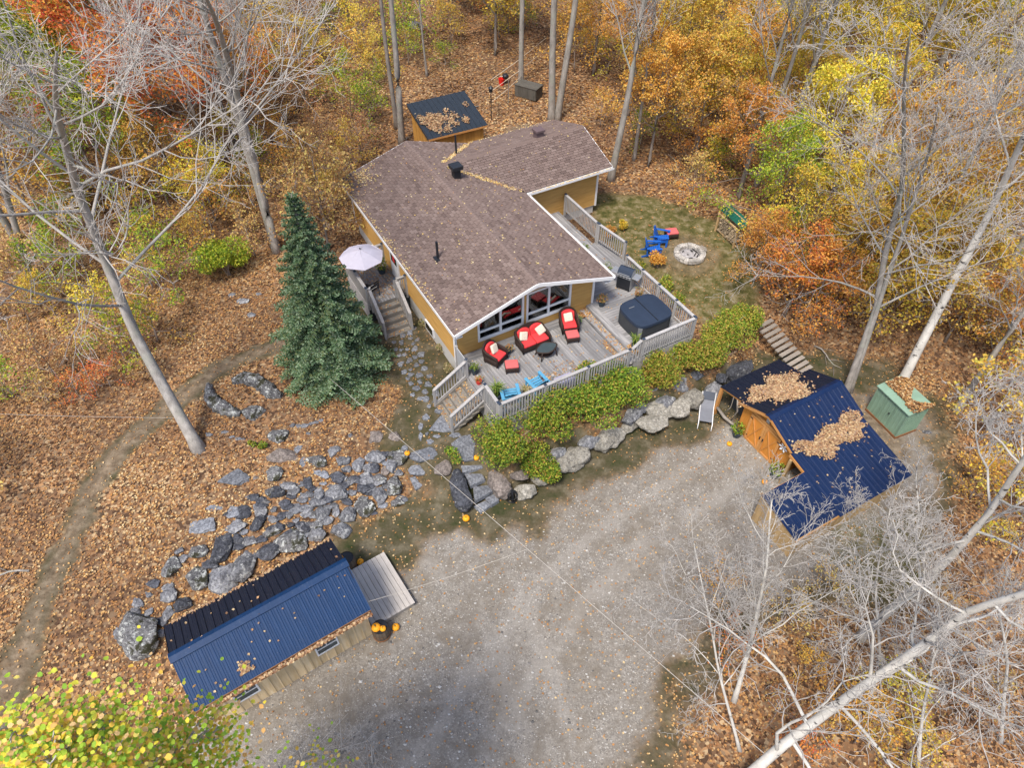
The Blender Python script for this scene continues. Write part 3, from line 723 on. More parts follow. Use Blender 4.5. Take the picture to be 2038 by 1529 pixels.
# leaves on the roof
def roof_z(u, v):
    z = EV + SLOPE * np.minimum(u, 7.4 - u); wz = EV + WSL * np.minimum(v - 7.4, 2 * WR0 - 7.4 - v)
    return np.where((u > ue), np.where(u < 7.4, np.maximum(z, np.where((v > 7.4) & (v < 13.04), wz, -9)), wz), z)
def roof_leaves():
    rg = np.random.default_rng(11)
    us, vs = [], []
    us.append(rg.uniform(.1, 7.3, 430)); vs.append(rg.uniform(.1, 12.7, 430))
    us.append(rg.uniform(7.4, 12.3, 60)); vs.append(rg.uniform(7.6, 12.9, 60))
    us.append(np.abs(rg.normal(.0, .12, 260)) + .0); vs.append(rg.uniform(2, 12.6, 260))
    for sgn in (-1, 1):   # valleys
        tt = np.clip(rg.beta(2, 1.6, 420), .12, .98); us.append(ue + (7.4 - ue) * tt + rg.normal(0, .07, 420)); vs.append(WR0 + sgn * (WR0 - 7.4) * tt + rg.normal(0, .07, 420))
    us.append(rg.uniform(7.6, 12.4, 90)); vs.append(2 * WR0 - 7.4 - np.abs(rg.normal(0, .1, 90)))
    us.append(rg.uniform(7.7, 12.4, 150)); vs.append(7.34 - rg.uniform(0, .08, 150))
    us.append(.6 + np.abs(rg.normal(0, .5, 240))); vs.append(12.7 - np.abs(rg.normal(0, .7, 240)))
    u = np.concatenate(us); v = np.concatenate(vs)
    z = roof_z(np.clip(u, 0, 12.5), np.clip(v, 7.4 if False else 0, 13)) + rg.uniform(.025, .05, len(u))
    z = np.where((v < 7.4) & (u > 7.45), EV - .03, z)
    P = np.stack([HO.x + HU.x * u + HV.x * v, HO.y + HU.y * u + HV.y * v, z], 1)
    tag(add('roof_leaves', leaf_mesh('roof_leaves', P, rg.uniform(.05, .10, len(u)), rg, 'sparse_leaf', .75, .8)), 'scattered pale leaves lying on the brown shingle roof', 'leaves', kind='stuff')
roof_leaves()

# ================================================================== DECKS
deck = thing('deck', 'weathered grey wooden deck with white-grey railing in front of the house windows', 'deck', H(0, 0, 0), TH)
DZ, UZ = 2.0, 2.28
def boards(u0, u1, v0, v1, z, along, wdt=.14, gap=.007, parent=deck, mat=None, th=.035, name='deck_board', cut=None, jit=.0):
    me = {}
    if along == 'v':
        k = max(1, round((u1 - u0) / (wdt + gap))); wdt = (u1 - u0) / k - gap
        for i in range(k):
            a = u0 + i * (wdt + gap)
            b = add(name, me.setdefault('m', MB().box(0, wdt, 0, v1 - v0, -th, 0).mesh(name, mat or 'deck_grey_y')), parent, (a, v0, z + random.uniform(-.003, .003)))
            b.rotation_euler = (0, 0, 0)
    else:
        k = max(1, round((v1 - v0) / (wdt + gap))); wdt = (v1 - v0) / k - gap
        for i in range(k):
            a = v0 + i * (wdt + gap)
            add(name, me.setdefault('m', MB().box(0, u1 - u0, 0, wdt, -th, 0).mesh(name, mat or 'deck_grey')), parent, (u0, a, z + random.uniform(-.003, .003)))
boards(.30, 6.42, -3.0, .80, DZ, 'v')
boards(7.12, 9.62, -3.0, 1.9, UZ, 'u')
boards(7.12, 9.62, 1.91, 7.7, UZ, 'v')
boards(9.64, 10.3, 2.0, 4.7, UZ - .16, 'v')
for i, (a, z) in enumerate(((6.43, 2.14), (6.60, 2.14), (6.78, UZ), (6.95, UZ))):
    MB().box(a, a + .165, -3.0, .80 if a < 6.9 else 3.4, z - .035, z).build('step_board', 'deck_grey_y', deck)
MB().box(6.425, 6.44, -3, .8, DZ + .002, 2.103).build('riser', 'deck_grey_y', deck); MB().box(6.765, 6.779, -3, .8, 2.142, UZ - .037).build('riser', 'deck_grey_y', deck)
boards(.45, 6.2, .44, .80, DZ + .14, 'u', wdt=.17, name='bench_board')
MB().box(.45, 6.2, .425, .44, DZ + .004, DZ + .10).build('riser', 'deck_grey', deck)
# skirts, and solid dark blocks filling the space under the boards
MB().box(.30, 6.6, -3.045, -3.01, 1.0, DZ - .04).build('skirt', 'rail_grey', deck); MB().box(6.602, 9.66, -3.045, -3.01, 1.0, UZ - .04).build('skirt', 'rail_grey', deck)
MB().box(9.63, 9.66, -3.0, 1.95, 1.0, UZ - .04).build('skirt', 'rail_grey', deck); MB().box(.255, .29, -3.0, .8, 1.0, DZ - .04).build('skirt', 'rail_grey', deck)
MB().box(9.66, 10.32, 1.97, 2.0, 1.1, UZ - .2).build('skirt', 'rail_grey', deck); MB().box(.32, 6.6, -2.9, .7, 1.0, 1.93).build('underdeck_fill', 'screen_dark', deck); MB().box(6.61, 9.6, -2.9, 7.6, 1.0, 2.05).build('underdeck_fill', 'screen_dark', deck)
BAL = {}
def railing(parent, pts, h=.98, gap=.125, posts=True, cap=True, bal_w=.04, mat='rail_grey', post_every=2.0, low=.10):
    """pts: deck-level polyline (local) ; one railing part with its balusters and posts"""
    for a, b in zip(pts[:-1], pts[1:]):
        a = Vector(a); b = Vector(b); d = b - a; L = Vector((d.x, d.y, 0)).length; up = Vector((0, 0, 1))
        rl = MB().bar(a + up * h, b + up * h, .13, .038).build('railing', mat, parent)
        for zz, ww in ((h - .08, .038), (low, .038)):
            MB().bar(a + up * zz, b + up * zz, .038, .085).build('rail', mat, rl)
        hb = h - .06 - low + .02
        k = max(1, int(L / gap))
        key = (round(hb, 2), mat)
        if key not in BAL: BAL[key] = MB().box(-bal_w / 2, bal_w / 2, -.018, .018, 0, hb).mesh('baluster', mat)
        az = math.atan2(d.y, d.x); nd = Vector((-math.sin(az), math.cos(az), 0)) * .039
        for i in range(k):
            p = a + d * ((i + .5) / k) + up * (low - .02) - nd
            add('baluster', BAL[key], rl, p, (0, 0, az))
        if posts:
            m_ = max(1, round(L / post_every))
            for i in range(m_ + 1):
                if i == m_ and b is not pts[-1] and (b - Vector(pts[-1])).length > .01: continue
                p = a + d * (i / m_)
                po = MB().box(-.048, .048, -.048, .048, -.25, h + .03).build('post', mat, rl, p, (0, 0, az))
                if cap: MB().lathe([(.08, h + .031), (.08, h + .055), (.02, h + .10)], 4).build('post_cap', 'cap_blue', po, rot=(0, 0, R(45)))
railing(deck, [(.32, -3.02, DZ), (6.3, -3.02, DZ)])
railing(deck, [(6.42, -3.02, DZ), (6.85, -3.02, UZ)], posts=False, gap=.11)
railing(deck, [(6.95, -3.02, UZ), (9.62, -3.02, UZ)], gap=.12)
railing(deck, [(9.62, -2.95, UZ), (9.62, 1.85, UZ)], post_every=1.2)
railing(deck, [(9.9, 7.55, UZ), (9.9, 4.65, UZ)]); railing(deck, [(9.92, 4.55, UZ), (10.32, 2.9, UZ - .16)], post_every=1.7)
railing(deck, [(.30, -1.85, DZ), (.30, -2.92, DZ)], post_every=1.1)
pn = MB().box(.26, .30, -.25, .72, DZ - .6, DZ + .95).build('privacy_panel', 'panel_grey', deck)
for v in (-.28, .6): MB().box(.23, .33, v - .05, v + .05, DZ - .9, DZ + 1.0).build('post', 'rail_grey', pn); 
MB().lathe([(.08, 1.001 + DZ), (.08, DZ + 1.03), (.02, DZ + 1.07)], 4).build('post_cap', 'cap_blue', pn, loc=(.28, -.28, 0))
# front stairs down to the stone path (towards -u)
nst = 5; rise = (DZ - 1.05) / nst; run = .30
st = MB().bar((.3, -.32, DZ - .12), (.3 - run * nst, -.32, 1.0), .05, .26).bar((.3, -1.83, DZ - .12), (.3 - run * nst, -1.83, 1.0), .05, .26).build('stairs', 'stair_grey', deck)
for i in range(nst):
    z = DZ - rise * (i + 1); u = .28 - run * (i + 1)
    for j in range(2): MB().box(u + .15 * j, u + .143 + .15 * j, -1.9, -.26, z - .04, z).build('tread', 'stair_grey', st)
    MB().box(u + .29, u + .302, -1.85, -.31, z + .002, z + rise - .04).build('riser', 'stair_grey', st)
for v in (-.29, -1.86):
    railing(deck, [(.26, v, DZ), (.28 - run * nst, v, 1.08)], posts=False, h=.92, gap=.12)
    MB().box(.28 - run * nst - .05, .28 - run * nst + .04, v - .045, v + .045, .9, 2.0).build('post', 'rail_grey', deck)
    MB().box(.22, .31, v - .045, v + .045, DZ - .3, DZ + .98).build('post', 'rail_grey', deck)
# bench/planter by the front rail
bn = MB().box(3.05, 3.85, -2.9, -2.45, DZ + .003, DZ + .45).build('bench_box', 'bench_paint', deck, bevel=.01)
for a in (3.05, 3.85): MB().box(a - .05, a + .05, -2.46, -2.36, DZ + .003, DZ + .62).build('post', 'rail_grey', bn)

# side deck
sdk = thing('side_deck', 'small leaf-strewn grey wooden landing beside the side door with umbrella', 'deck', H(0, 0, 0), TH)
boards(-1.6, .30, 5.8, 8.6, DZ, 'v', parent=sdk)
MB().box(-1.55, .30, 5.84, 8.55, 1.0, DZ - .04).build('underdeck_fill', 'screen_dark', sdk)  # one solid dark block filling the space under the landing boards
MB().box(-1.63, -1.601, 5.8, 8.6, 1.1, DZ).build('skirt', 'rail_grey', sdk)
railing(sdk, [(-1.58, 8.55, DZ), (-1.58, 5.85, DZ)], post_every=1.4); railing(sdk, [(-.22, 5.83, DZ), (.28, 5.83, DZ)], post_every=.6, gap=.1)
railing(sdk, [(-1.58, 8.57, DZ), (.28, 8.57, DZ)])
st = MB().bar((-1.35, 5.8, DZ - .12), (-1.35, 4.55, 1.02), .05, .26).bar((-.2, 5.8, DZ - .12), (-.2, 4.55, 1.02), .05, .26).build('stairs', 'stair_grey', sdk)
for i in range(5):
    z = DZ - rise * (i + 1); v = 5.8 - .27 * (i + 1)
    MB().box(-1.42, -.12, v, v + .285, z - .04, z).build('tread', 'stair_grey', st)
    MB().box(-1.38, -.16, v + .255, v + .268, z + .002, z + rise - .042).build('riser', 'stair_grey', st)
for u in (-1.45, -.16):
    railing(sdk, [(u, 5.75, DZ), (u, 4.5, 1.08)], posts=False, h=.9, gap=.14, mat='rail_grey')
    MB().box(u - .045, u + .045, 4.42, 4.51, .9, 1.98).build('post', 'rail_grey', sdk)
    MB().box(u - .045, u + .045, 5.72, 5.81, 1.6, DZ + .97).build('post', 'rail_grey', sdk)
# deck leaves
def deck_leaves():
    rg = np.random.default_rng(13)
    A = []
    def sc(n, u0, u1, v0, v1, z): A.append(np.stack([rg.uniform(u0, u1, n), rg.uniform(v0, v1, n), np.full(n, z) + rg.uniform(.012, .03, n)], 1))
    sc(150, .4, 6.3, -2.9, .4, DZ); sc(60, 7.2, 9.5, -2.5, 1.5, UZ); sc(140, 7.2, 9.6, 2, 7.6, UZ); sc(140, 6.44, 6.76, -2.7, .5, 2.14); sc(120, 6.2, 6.42, -2.8, -1.2, DZ); sc(130, 6.79, 7.1, -2.95, -2.2, UZ)
    sc(110, 3.0, 4.6, -2.4, -1.5, DZ); sc(60, 2.4, 3.2, -2.2, -1.6, DZ); sc(420, -1.5, .25, 5.9, 8.5, DZ); sc(120, 6.2, 7.0, .3, .8, 2.14)
    for i in range(5):
        sc(45, .28 - run * (i + 1), .5 - run * (i + 1), -1.8, -.35, DZ - rise * (i + 1)); sc(22, -1.35, -.2, 5.8 - .27 * (i + 1), 6.0 - .27 * (i + 1), DZ - rise * (i + 1))
    A = np.concatenate(A); P = np.stack([HO.x + HU.x * A[:, 0] + HV.x * A[:, 1], HO.y + HU.y * A[:, 0] + HV.y * A[:, 1], A[:, 2]], 1)
    tag(add('deck_leaves', leaf_mesh('deck_leaves', P, rg.uniform(.05, .10, len(P)), rg, 'litter', .75, .8, rnd=.3 + .7 * rg.random(len(P)))), 'dry leaves scattered over the grey deck boards and stairs', 'leaves', kind='stuff')
deck_leaves()

# ================================================================== METAL ROOF PANELS
def rib_panel(wd, ln, rib=.225, rh=.022, mat='blue_metal', ribw=.035):
    """sheet in local x (across), y (up slope); one trapezoid rib per spacing"""
    xs = []; n = max(1, round(wd / rib)); st = wd / n
    for i in range(n):
        x = i * st
        xs += [(x, rh), (x + ribw * .5, rh), (x + ribw, 0), (x + st * .5, .0), (x + st * .5 + .008, .006), (x + st * .5 + .016, 0), (x + st - ribw * .5, 0)]
    xs.append((wd, rh))
    V = [(x, 0, z) for x, z in xs] + [(x, ln, z) for x, z in xs]; m = len(xs)
    F = [[i, i + 1, m + i + 1, m + i] for i in range(m - 1)]
    return mesh_np('roof_panel', V, F, mat)
def metal_slope(parent, org, along, up, La, Lu, mat, pw=.9, rib=.225, rh=.022):
    org = Vector(org); al = Vector(along).normalized(); upv = Vector(up).normalized(); nn = al.cross(upv)
    assert nn.z > 0
    k = max(1, round(La / pw)); st = La / k; me = rib_panel(st + .02, Lu, rib, rh, mat)
    for i in range(k):
        o = add('roof_panel', me, parent); p = org + al * (st * i) + nn * (.003 * (i % 2))
        o.matrix_local = Matrix(((al.x, upv.x, nn.x, p.x), (al.y, upv.y, nn.y, p.y), (al.z, upv.z, nn.z, p.z), (0, 0, 0, 1)))
def bwall(parent, a, b, z0, ztop, wd=.2, mat='old_board', th=.025, out=(0, -1, 0), battens=False, name='wall_board', ztop2=None):
    """vertical boards from a to b (xy); top may slope from ztop to ztop2"""
    a = Vector((a[0], a[1], 0)); b = Vector((b[0], b[1], 0)); d = b - a; L = d.length; k = max(1, round(L / wd)); al = d / L; out = Vector(out).normalized()
    f = (lambda t: ztop) if ztop2 is None else (ztop2 if callable(ztop2) else (lambda t: ztop + (ztop2 - ztop) * t))
    for i in range(k):
        t0, t1 = i / k, (i + 1) / k
        p = a + al * (L * t0 + .003); q = a + al * (L * t1 - .003); o = out * (th + random.uniform(0, .006))
        MB().hexa([p + o + Vector((0, 0, z0)), q + o + Vector((0, 0, z0)), q + Vector((0, 0, z0)), p + Vector((0, 0, z0)), p + o + Vector((0, 0, f(t0))), q + o + Vector((0, 0, f(t1))), q + Vector((0, 0, f(t1))), p + Vector((0, 0, f(t0)))]).build(name, mat, parent)
        if battens:
            MB().box(-.022, .022, -.008, .012, z0, f(t1) - .01).build('batten', mat, parent, q + out * (th + .013), (0, 0, math.atan2(al.y, al.x)))
def small_window(parent, c, w_, h_, rz, mat='white_trim'):
    """frame centred at c, facing local -y before rz"""
    fr = MB(); t = .05
    fr.box(-w_ / 2, w_ / 2, -.05, .0, -h_ / 2, -h_ / 2 + t).box(-w_ / 2, w_ / 2, -.05, .0, h_ / 2 - t, h_ / 2).box(-w_ / 2, -w_ / 2 + t, -.049, .0, -h_ / 2 + t, h_ / 2 - t).box(w_ / 2 - t, w_ / 2, -.049, .0, -h_ / 2 + t, h_ / 2 - t).box(-w_ / 2 + t, w_ / 2 - t, -.047, -.005, .02, .055).box(-.015, .015, -.046, -.006, .056, h_ / 2 - t)
    f = fr.build('window', mat, parent, c, (0, 0, rz))
    MB().box(-w_ / 2 + t, w_ / 2 - t, -.028, -.022, -h_ / 2 + t, .019).build('pane', 'green_glass', f); MB().box(-w_ / 2 + t, w_ / 2 - t, -.028, -.022, .056, h_ / 2 - t).build('pane', 'green_glass', f)
def pile(name, label, pts, rg, mat='roof_leaf', size=(.06, .11)):
    P = np.asarray(pts)
    return tag(add(name, leaf_mesh(name, P, rg.uniform(*size, len(P)), rg, mat, .7, .8)), label, 'leaves', kind='stuff')
def loc2w(o_xy, ax, ay, A): return np.stack([o_xy[0] + ax[0] * A[:, 0] + ay[0] * A[:, 1], o_xy[1] + ax[1] * A[:, 0] + ay[1] * A[:, 1], A[:, 2]], 1)

# ================================================================== LEFT SHED (bunkhouse)
a33 = R(33.9); LSx = (math.cos(a33), math.sin(a33)); LSy = (-math.sin(a33), math.cos(a33))
shed = thing('garden_shed', 'long wooden shed with two-tone blue and black ribbed metal roof beside the gravel', 'shed', (0, 0, 0), a33)
sx0, sx1, sn0, sn1 = -3.42, 1.74, 10.95, 13.28
BLOCK_SHED = [(LSx[0] * a + LSy[0] * b, LSx[1] * a + LSy[1] * b) for a, b in ((sx0, sn0), (sx1, sn0), (sx1, sn1), (sx0, sn1))]
bwall(shed, (sx0, sn0), (sx1, sn0), -.05, 2.28, .26, 'old_board', out=(0, -1, 0), battens=True)
bwall(shed, (sx1, sn0), (sx1, sn1), -.05, 2.3, .26, 'old_board', out=(1, 0, 0), ztop2=lambda t: 2.3 + .66 * (1 - abs(2 * t - 1)))
bwall(shed, (sx0, sn1), (sx0, sn0), -.05, 2.3, .26, 'old_board', out=(-1, 0, 0), ztop2=lambda t: 2.3 + .66 * (1 - abs(2 * t - 1)))
MB().box(sx0 + .01, sx1 - .01, sn1 - .03, sn1, -.05, 2.3).build('back_wall', 'old_board', shed)
LR = math.hypot(1.5, .70); nr = 12.08
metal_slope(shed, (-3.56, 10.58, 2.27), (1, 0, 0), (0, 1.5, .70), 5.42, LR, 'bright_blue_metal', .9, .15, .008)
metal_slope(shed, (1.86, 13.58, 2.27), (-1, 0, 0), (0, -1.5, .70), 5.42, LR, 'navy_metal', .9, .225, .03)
rc = MB().hexa([(-3.6, nr - .17, 2.935), (1.9, nr - .17, 2.935), (1.9, nr, 3.01), (-3.6, nr, 3.01), (-3.6, nr - .17, 2.95), (1.9, nr - .17, 2.95), (1.9, nr, 3.03), (-3.6, nr, 3.03)]).hexa([(-3.6, nr, 3.01), (1.9, nr, 3.01), (1.9, nr + .17, 2.935), (-3.6, nr + .17, 2.935), (-3.6, nr, 3.031), (1.9, nr, 3.031), (1.9, nr + .17, 2.95), (-3.6, nr + .17, 2.95)]).build('ridge_cap', 'bright_blue_metal', shed)
for x in (-3.55, 1.84):
    MB().bar((x, 10.62, 2.22), (x, nr, 2.91), .03, .12).bar((x, 13.54, 2.22), (x, nr, 2.91), .03, .12).build('rake_board', 'navy_metal', shed)
MB().bar((-3.56, 10.56, 2.22), (1.86, 10.56, 2.22), .02, .10).build('gutter_back', 'rust', shed); MB().bar((-3.56, 10.47, 2.19), (1.86, 10.47, 2.19), .10, .012).bar((-3.56, 10.42, 2.215), (1.86, 10.42, 2.215), .012, .06).build('gutter', 'rust', shed)
for s_ in (.3, -2.3): small_window(shed, (s_, sn0 - .04, 1.05), .74, .62, 0)
MB().box(1.30, 1.50, sn0 - .11, sn0 - .033, 1.9, 2.02).build('wall_lamp', 'steel', shed)
sd = MB().box(1.78, 1.82, 11.7, 12.5, .1, 1.95).build('door', 'grey_wood', shed); MB().tube([(1.85, 11.8, 1.0), (1.85, 11.8, 1.15)], .015, 6).build('handle', 'black_metal', sd)
rg = np.random.default_rng(17)
A = [np.stack([rg.uniform(-3.5, 1.8, 420), 10.46 + rg.normal(0, .035, 420), 2.21 + rg.uniform(0, .05, 420)], 1)]
for n_ in (40,):
    x = rg.uniform(-3.5, 1.8, n_); y = rg.uniform(10.65, 13.5, n_); A.append(np.stack([x, y, 2.27 + (1.5 - np.abs(y - nr)) * .70 / 1.5 + .045], 1))
x = -1.95 + rg.normal(0, .09, 120); y = 10.78 + np.abs(rg.normal(0, .14, 120)); A.append(np.stack([x, y, 2.27 + (y - 10.58) * .467 + rg.uniform(.02, .05, 120)], 1))
x = rg.uniform(-3.5, 1.8, 160); A.append(np.stack([x, np.full(160, 13.55) + rg.normal(0, .03, 160), np.full(160, 2.32)], 1))
pile('shed_leaves', 'brown leaves clogging the gutter and dotting the blue shed roof', loc2w((0, 0), LSx, LSy, np.concatenate(A)), rg)
dk = thing('plank_platform', 'low grey plank platform at the end of the blue-roofed shed', 'platform', (0, 0, 0), a33)
boards(1.83, 3.42, 10.98, 13.3, .30, 'v', wdt=.165, gap=.013, parent=dk, mat='shed_deck', name='plank')
MB().box(1.85, 3.38, 11.02, 11.06, .02, .262).build('joist', 'grey_wood', dk); MB().box(1.85, 3.38, 13.2, 13.24, .02, .262).build('joist', 'grey_wood', dk); MB().box(3.34, 3.38, 11.06, 13.2, .02, .262).build('joist', 'grey_wood', dk); MB().box(2.5, 2.54, 11.07, 13.19, .02, .26).build('joist', 'grey_wood', dk)

# ================================================================== RIGHT SHED (barn-door garage with lean-tos)
GZ = .22
RA = Vector((math.cos(TH), math.sin(TH), 0)); RO = Vector((9.32, 18.74, 0))
# local frame: x = along front towards the gravel (b), y = depth (a)
rsh = thing('barn_shed', 'orange barn-door shed with dark blue metal roofs and lean-tos on both sides', 'shed', (RO.x, RO.y, 0), TH - R(90))
def RS(b, a, z): return Vector((b, a, z))
Wt, Wb = 2.02, 2.66
bwall(rsh, (.03, 0), (2.66, 0), GZ - .1, 2.0, .19, 'orange_wood', out=(0, -1, 0), ztop2=lambda t: 2.0 + .58 * (1 - abs(2 * t - 1)))
bwall(rsh, (2.66, 0), (2.66, 3.1), GZ - .1, 1.95, .2, 'orange_wood', out=(1, 0, 0)); bwall(rsh, (.03, 3.1), (.03, 0), GZ - .1, 1.95, .2, 'orange_wood', out=(-1, 0, 0))
bwall(rsh, (2.66, 3.1), (.03, 3.1), GZ - .1, 2.0, .2, 'orange_wood', out=(0, 1, 0), ztop2=lambda t: 2.0 + .58 * (1 - abs(2 * t - 1)))
LG = math.hypot(1.4, .62)
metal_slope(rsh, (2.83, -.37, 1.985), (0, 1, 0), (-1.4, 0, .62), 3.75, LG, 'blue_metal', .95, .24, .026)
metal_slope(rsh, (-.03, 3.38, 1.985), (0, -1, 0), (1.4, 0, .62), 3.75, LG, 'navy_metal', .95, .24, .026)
MB().hexa([(1.24, -.4, 2.555), (1.4, -.4, 2.62), (1.4, 3.4, 2.62), (1.24, 3.4, 2.555), (1.24, -.4, 2.57), (1.4, -.4, 2.645), (1.4, 3.4, 2.645), (1.24, 3.4, 2.57)]).hexa([(1.4, -.4, 2.62), (1.56, -.4, 2.555), (1.56, 3.4, 2.555), (1.4, 3.4, 2.62), (1.4, -.4, 2.646), (1.56, -.4, 2.57), (1.56, 3.4, 2.57), (1.4, 3.4, 2.646)]).build('ridge_cap', 'blue_metal', rsh)
for (p, q) in (((-.02, -.36, 1.94), (1.39, -.36, 2.56)), ((2.82, -.36, 1.94), (1.41, -.36, 2.56))): MB().bar(p, q, .03, .12).build('rake_board', 'orange_beam', rsh)
# big lean-to on the gravel side: drops from 1.93 to 1.30
def lt(b): return 1.93 - (b - 2.8) * (.63 / 2.7)
LQ = math.hypot(2.7, .63); ups = (-2.7, 0, .63)
metal_slope(rsh, (5.5, -.40, lt(5.5)), (0, 1, 0), ups, 3.72, LQ, 'blue_metal', .93, .24, .026)
metal_slope(rsh, (5.42, -2.5, lt(5.42)), (0, 1, 0), ups, 2.09, math.hypot(1.82, .4247), 'blue_metal', 1.05, .24, .026)
bwall(rsh, (5.4, -2.4), (5.4, 3.2), .05, 1.27, .16, 'post_tan', out=(1, 0, 0), name='slat')
bwall(rsh, (3.65, -2.4), (5.4, -2.4), .05, 1.72, .2, 'post_tan', out=(0, -1, 0), ztop2=1.28); bwall(rsh, (5.4, 3.2), (2.7, 3.2), .05, 1.27, .2, 'post_tan', out=(0, 1, 0), ztop2=1.9)
MB().bar((3.6, -2.42, lt(3.6) - .10), (3.6, -.3, lt(3.6) - .10), .05, .14).bar((2.8, -.40, lt(2.8) - .09), (3.58, -.40, lt(3.58) - .09), .04, .12).bar((5.44, -2.45, lt(5.44) - .1), (5.44, 3.3, lt(5.44) - .1), .04, .10).build('beam', 'orange_beam', rsh)
for p in ((3.62, -.42), (3.62, -2.38), (2.95, -.42)): MB().box(p[0] - .05, p[0] + .05, p[1] - .05, p[1] + .05, 0, lt(p[0]) - .16).build('post', 'post_tan', rsh)
bwall(rsh, (2.95, -.45), (3.6, -.45), GZ - .1, .75, .2, 'grey_wood', out=(0, -1, 0))
# small lean-to on the boulder side (posts, mesh front, driftwood rail)
LS_ = math.hypot(1.25, .30)
metal_slope(rsh, (-1.27, 3.0, 1.66), (0, -1, 0), (1.25, 0, .30), 3.2, LS_, 'navy_metal', .9, .24, .022)
for p in ((-1.2, -.12), (-1.2, 1.4), (-1.2, 2.9)): MB().box(p[0] - .06, p[0] + .06, p[1] - .06, p[1] + .06, -.05, 1.63).build('post', 'orange_beam', rsh)
MB().bar((-1.2, -.12, 1.60), (0, -.12, 1.87), .06, .09).bar((-1.25, -.1, 1.585), (-1.25, 2.95, 1.585), .05, .1).build('beam', 'orange_beam', rsh)
MB().tube([(-1.12, -.16, .5), (-.6, -.2, .42), (.0, -.16, .45)], [.06, .075, .06], 7).build('driftwood_rail', 'grey_wood', rsh, smooth=True); MB().tube([(-.75, -.14, .45), (-.5, -.13, 1.1), (-.55, -.12, 1.7)], .025, 6).build('brace', 'grey_wood', rsh, smooth=True)
MB().tube([(-.30, -.14, .45), (-.15, -.14, 1.2), (-.32, -.13, 1.75)], .035, 6).build('brace', 'grey_wood', rsh, smooth=True)
MB().box(-1.14, 0, .6, .63, -.05, 1.6).build('mesh_screen', 'screen_dark', rsh)
# barn doors with X braces on the front
for i, b0 in enumerate((.50, 1.30)):
    d_ = MB().box(b0, b0 + .79, -.075, -.045, GZ + .02, 1.75).build('barn_door', 'orange_wood', rsh)
    for z in (GZ + .07, 1.70): MB().box(b0, b0 + .79, -.105, -.076, z - .05, z + .05).build('rail', 'orange_beam', d_)
    for x in (b0 + .05, b0 + .74): MB().box(x - .05, x + .05, -.104, -.076, GZ + .121, 1.649).build('stile', 'orange_beam', d_)
    MB().bar((b0 + .12, -.09, GZ + .14), (b0 + .67, -.09, 1.63), .025, .07, (0, 1, 0)).build('brace', 'orange_beam', d_); MB().bar((b0 + .67, -.088, GZ + .14), (b0 + .12, -.088, 1.63), .025, .07, (0, 1, 0)).build('brace', 'orange_beam', d_)
    for z in (.5, 1.5): MB().box(b0 + (.0 if i == 0 else .67), b0 + (.12 if i == 0 else .79), -.112, -.106, z, z + .05).build('hinge', 'black_metal', d_)
    MB().box(b0 + (.70 if i == 0 else .05), b0 + (.74 if i == 0 else .09), -.14, -.106, .9, 1.05).build('handle', 'black_metal', d_)
MB().box(.35, 2.3, -.11, -.045, 1.80, 1.92).build('door_track', 'orange_beam', rsh)
MB().box(1.25, 1.4, -.18, -.046, 2.05, 2.3).build('lantern', 'steel', rsh)
fl = MB()
for k in range(6):
    a = k * math.pi / 3; fl.poly([(2.3, -.12, 1.55), (2.3 + .16 * math.cos(a - .3), -.13, 1.55 + .16 * math.sin(a - .3)), (2.3 + .22 * math.cos(a), -.15, 1.55 + .22 * math.sin(a)), (2.3 + .16 * math.cos(a + .3), -.13, 1.55 + .16 * math.sin(a + .3))])
fl.build('flower_ornament', 'flower_white', rsh)
rg = np.random.default_rng(19)
cz, sz_ = math.cos(TH - R(90)), math.sin(TH - R(90))
def rs2w(A): return loc2w((RO.x, RO.y), (cz, sz_), (-sz_, cz), A)
def rough_patch(n, cx, cy, rx, ry, rot=0, k=.25):
    t = rg.uniform(0, 2 * math.pi, n); r = rg.random(n) ** .58 * np.where(rg.random(n) < .16, rg.uniform(1.0, 1.45, n), 1.0) * (1 + k * np.sin(3 * t + 1) + k * .6 * np.sin(7 * t + .4)); x = r * np.cos(t) * rx; y = r * np.sin(t) * ry
    return cx + x * math.cos(rot) - y * math.sin(rot), cy + x * math.sin(rot) + y * math.cos(rot)
x, y = rough_patch(4200, .32, 1.35, .85, 1.15)
k = (x > -1.2) & (x < 1.35); x, y = x[k], y[k]; z = np.where(x > 0, 1.985 + x * .443, 1.66 + (x + 1.27) * .24) + rg.uniform(.03, .12, len(x))
A1 = np.stack([x, y, z], 1)
x, y = rough_patch(2600, 2.95, 2.2, .42, 1.15, .0, .3); x2, y2 = rough_patch(1500, 3.1, .75, .34, 1.0, -.3, .35)
x = np.concatenate([x, x2]); y = np.concatenate([y, y2]); k = (y > -.3) & (y < 3.25); x, y = x[k], y[k]
zz = np.where(x > 2.83, lt(x), np.maximum(lt(x), 1.985 + (2.83 - x) * .443)) + rg.uniform(.03, .11, len(x)); A2 = np.stack([x, y, zz], 1)
x = rg.uniform(.1, 5.4, 60); y = rg.uniform(-.3, 3.2, 60); A3 = np.stack([x, y, np.where(x < 1.4, 1.985 + x * .443, np.where(x < 2.83, 1.985 + (2.83 - x) * .443, lt(x))) + .04], 1)
pile('roof_leaf_pile', 'thick drift of tan leaves on the barn-door shed roofs', rs2w(np.concatenate([A1, A2, A3])), rg)

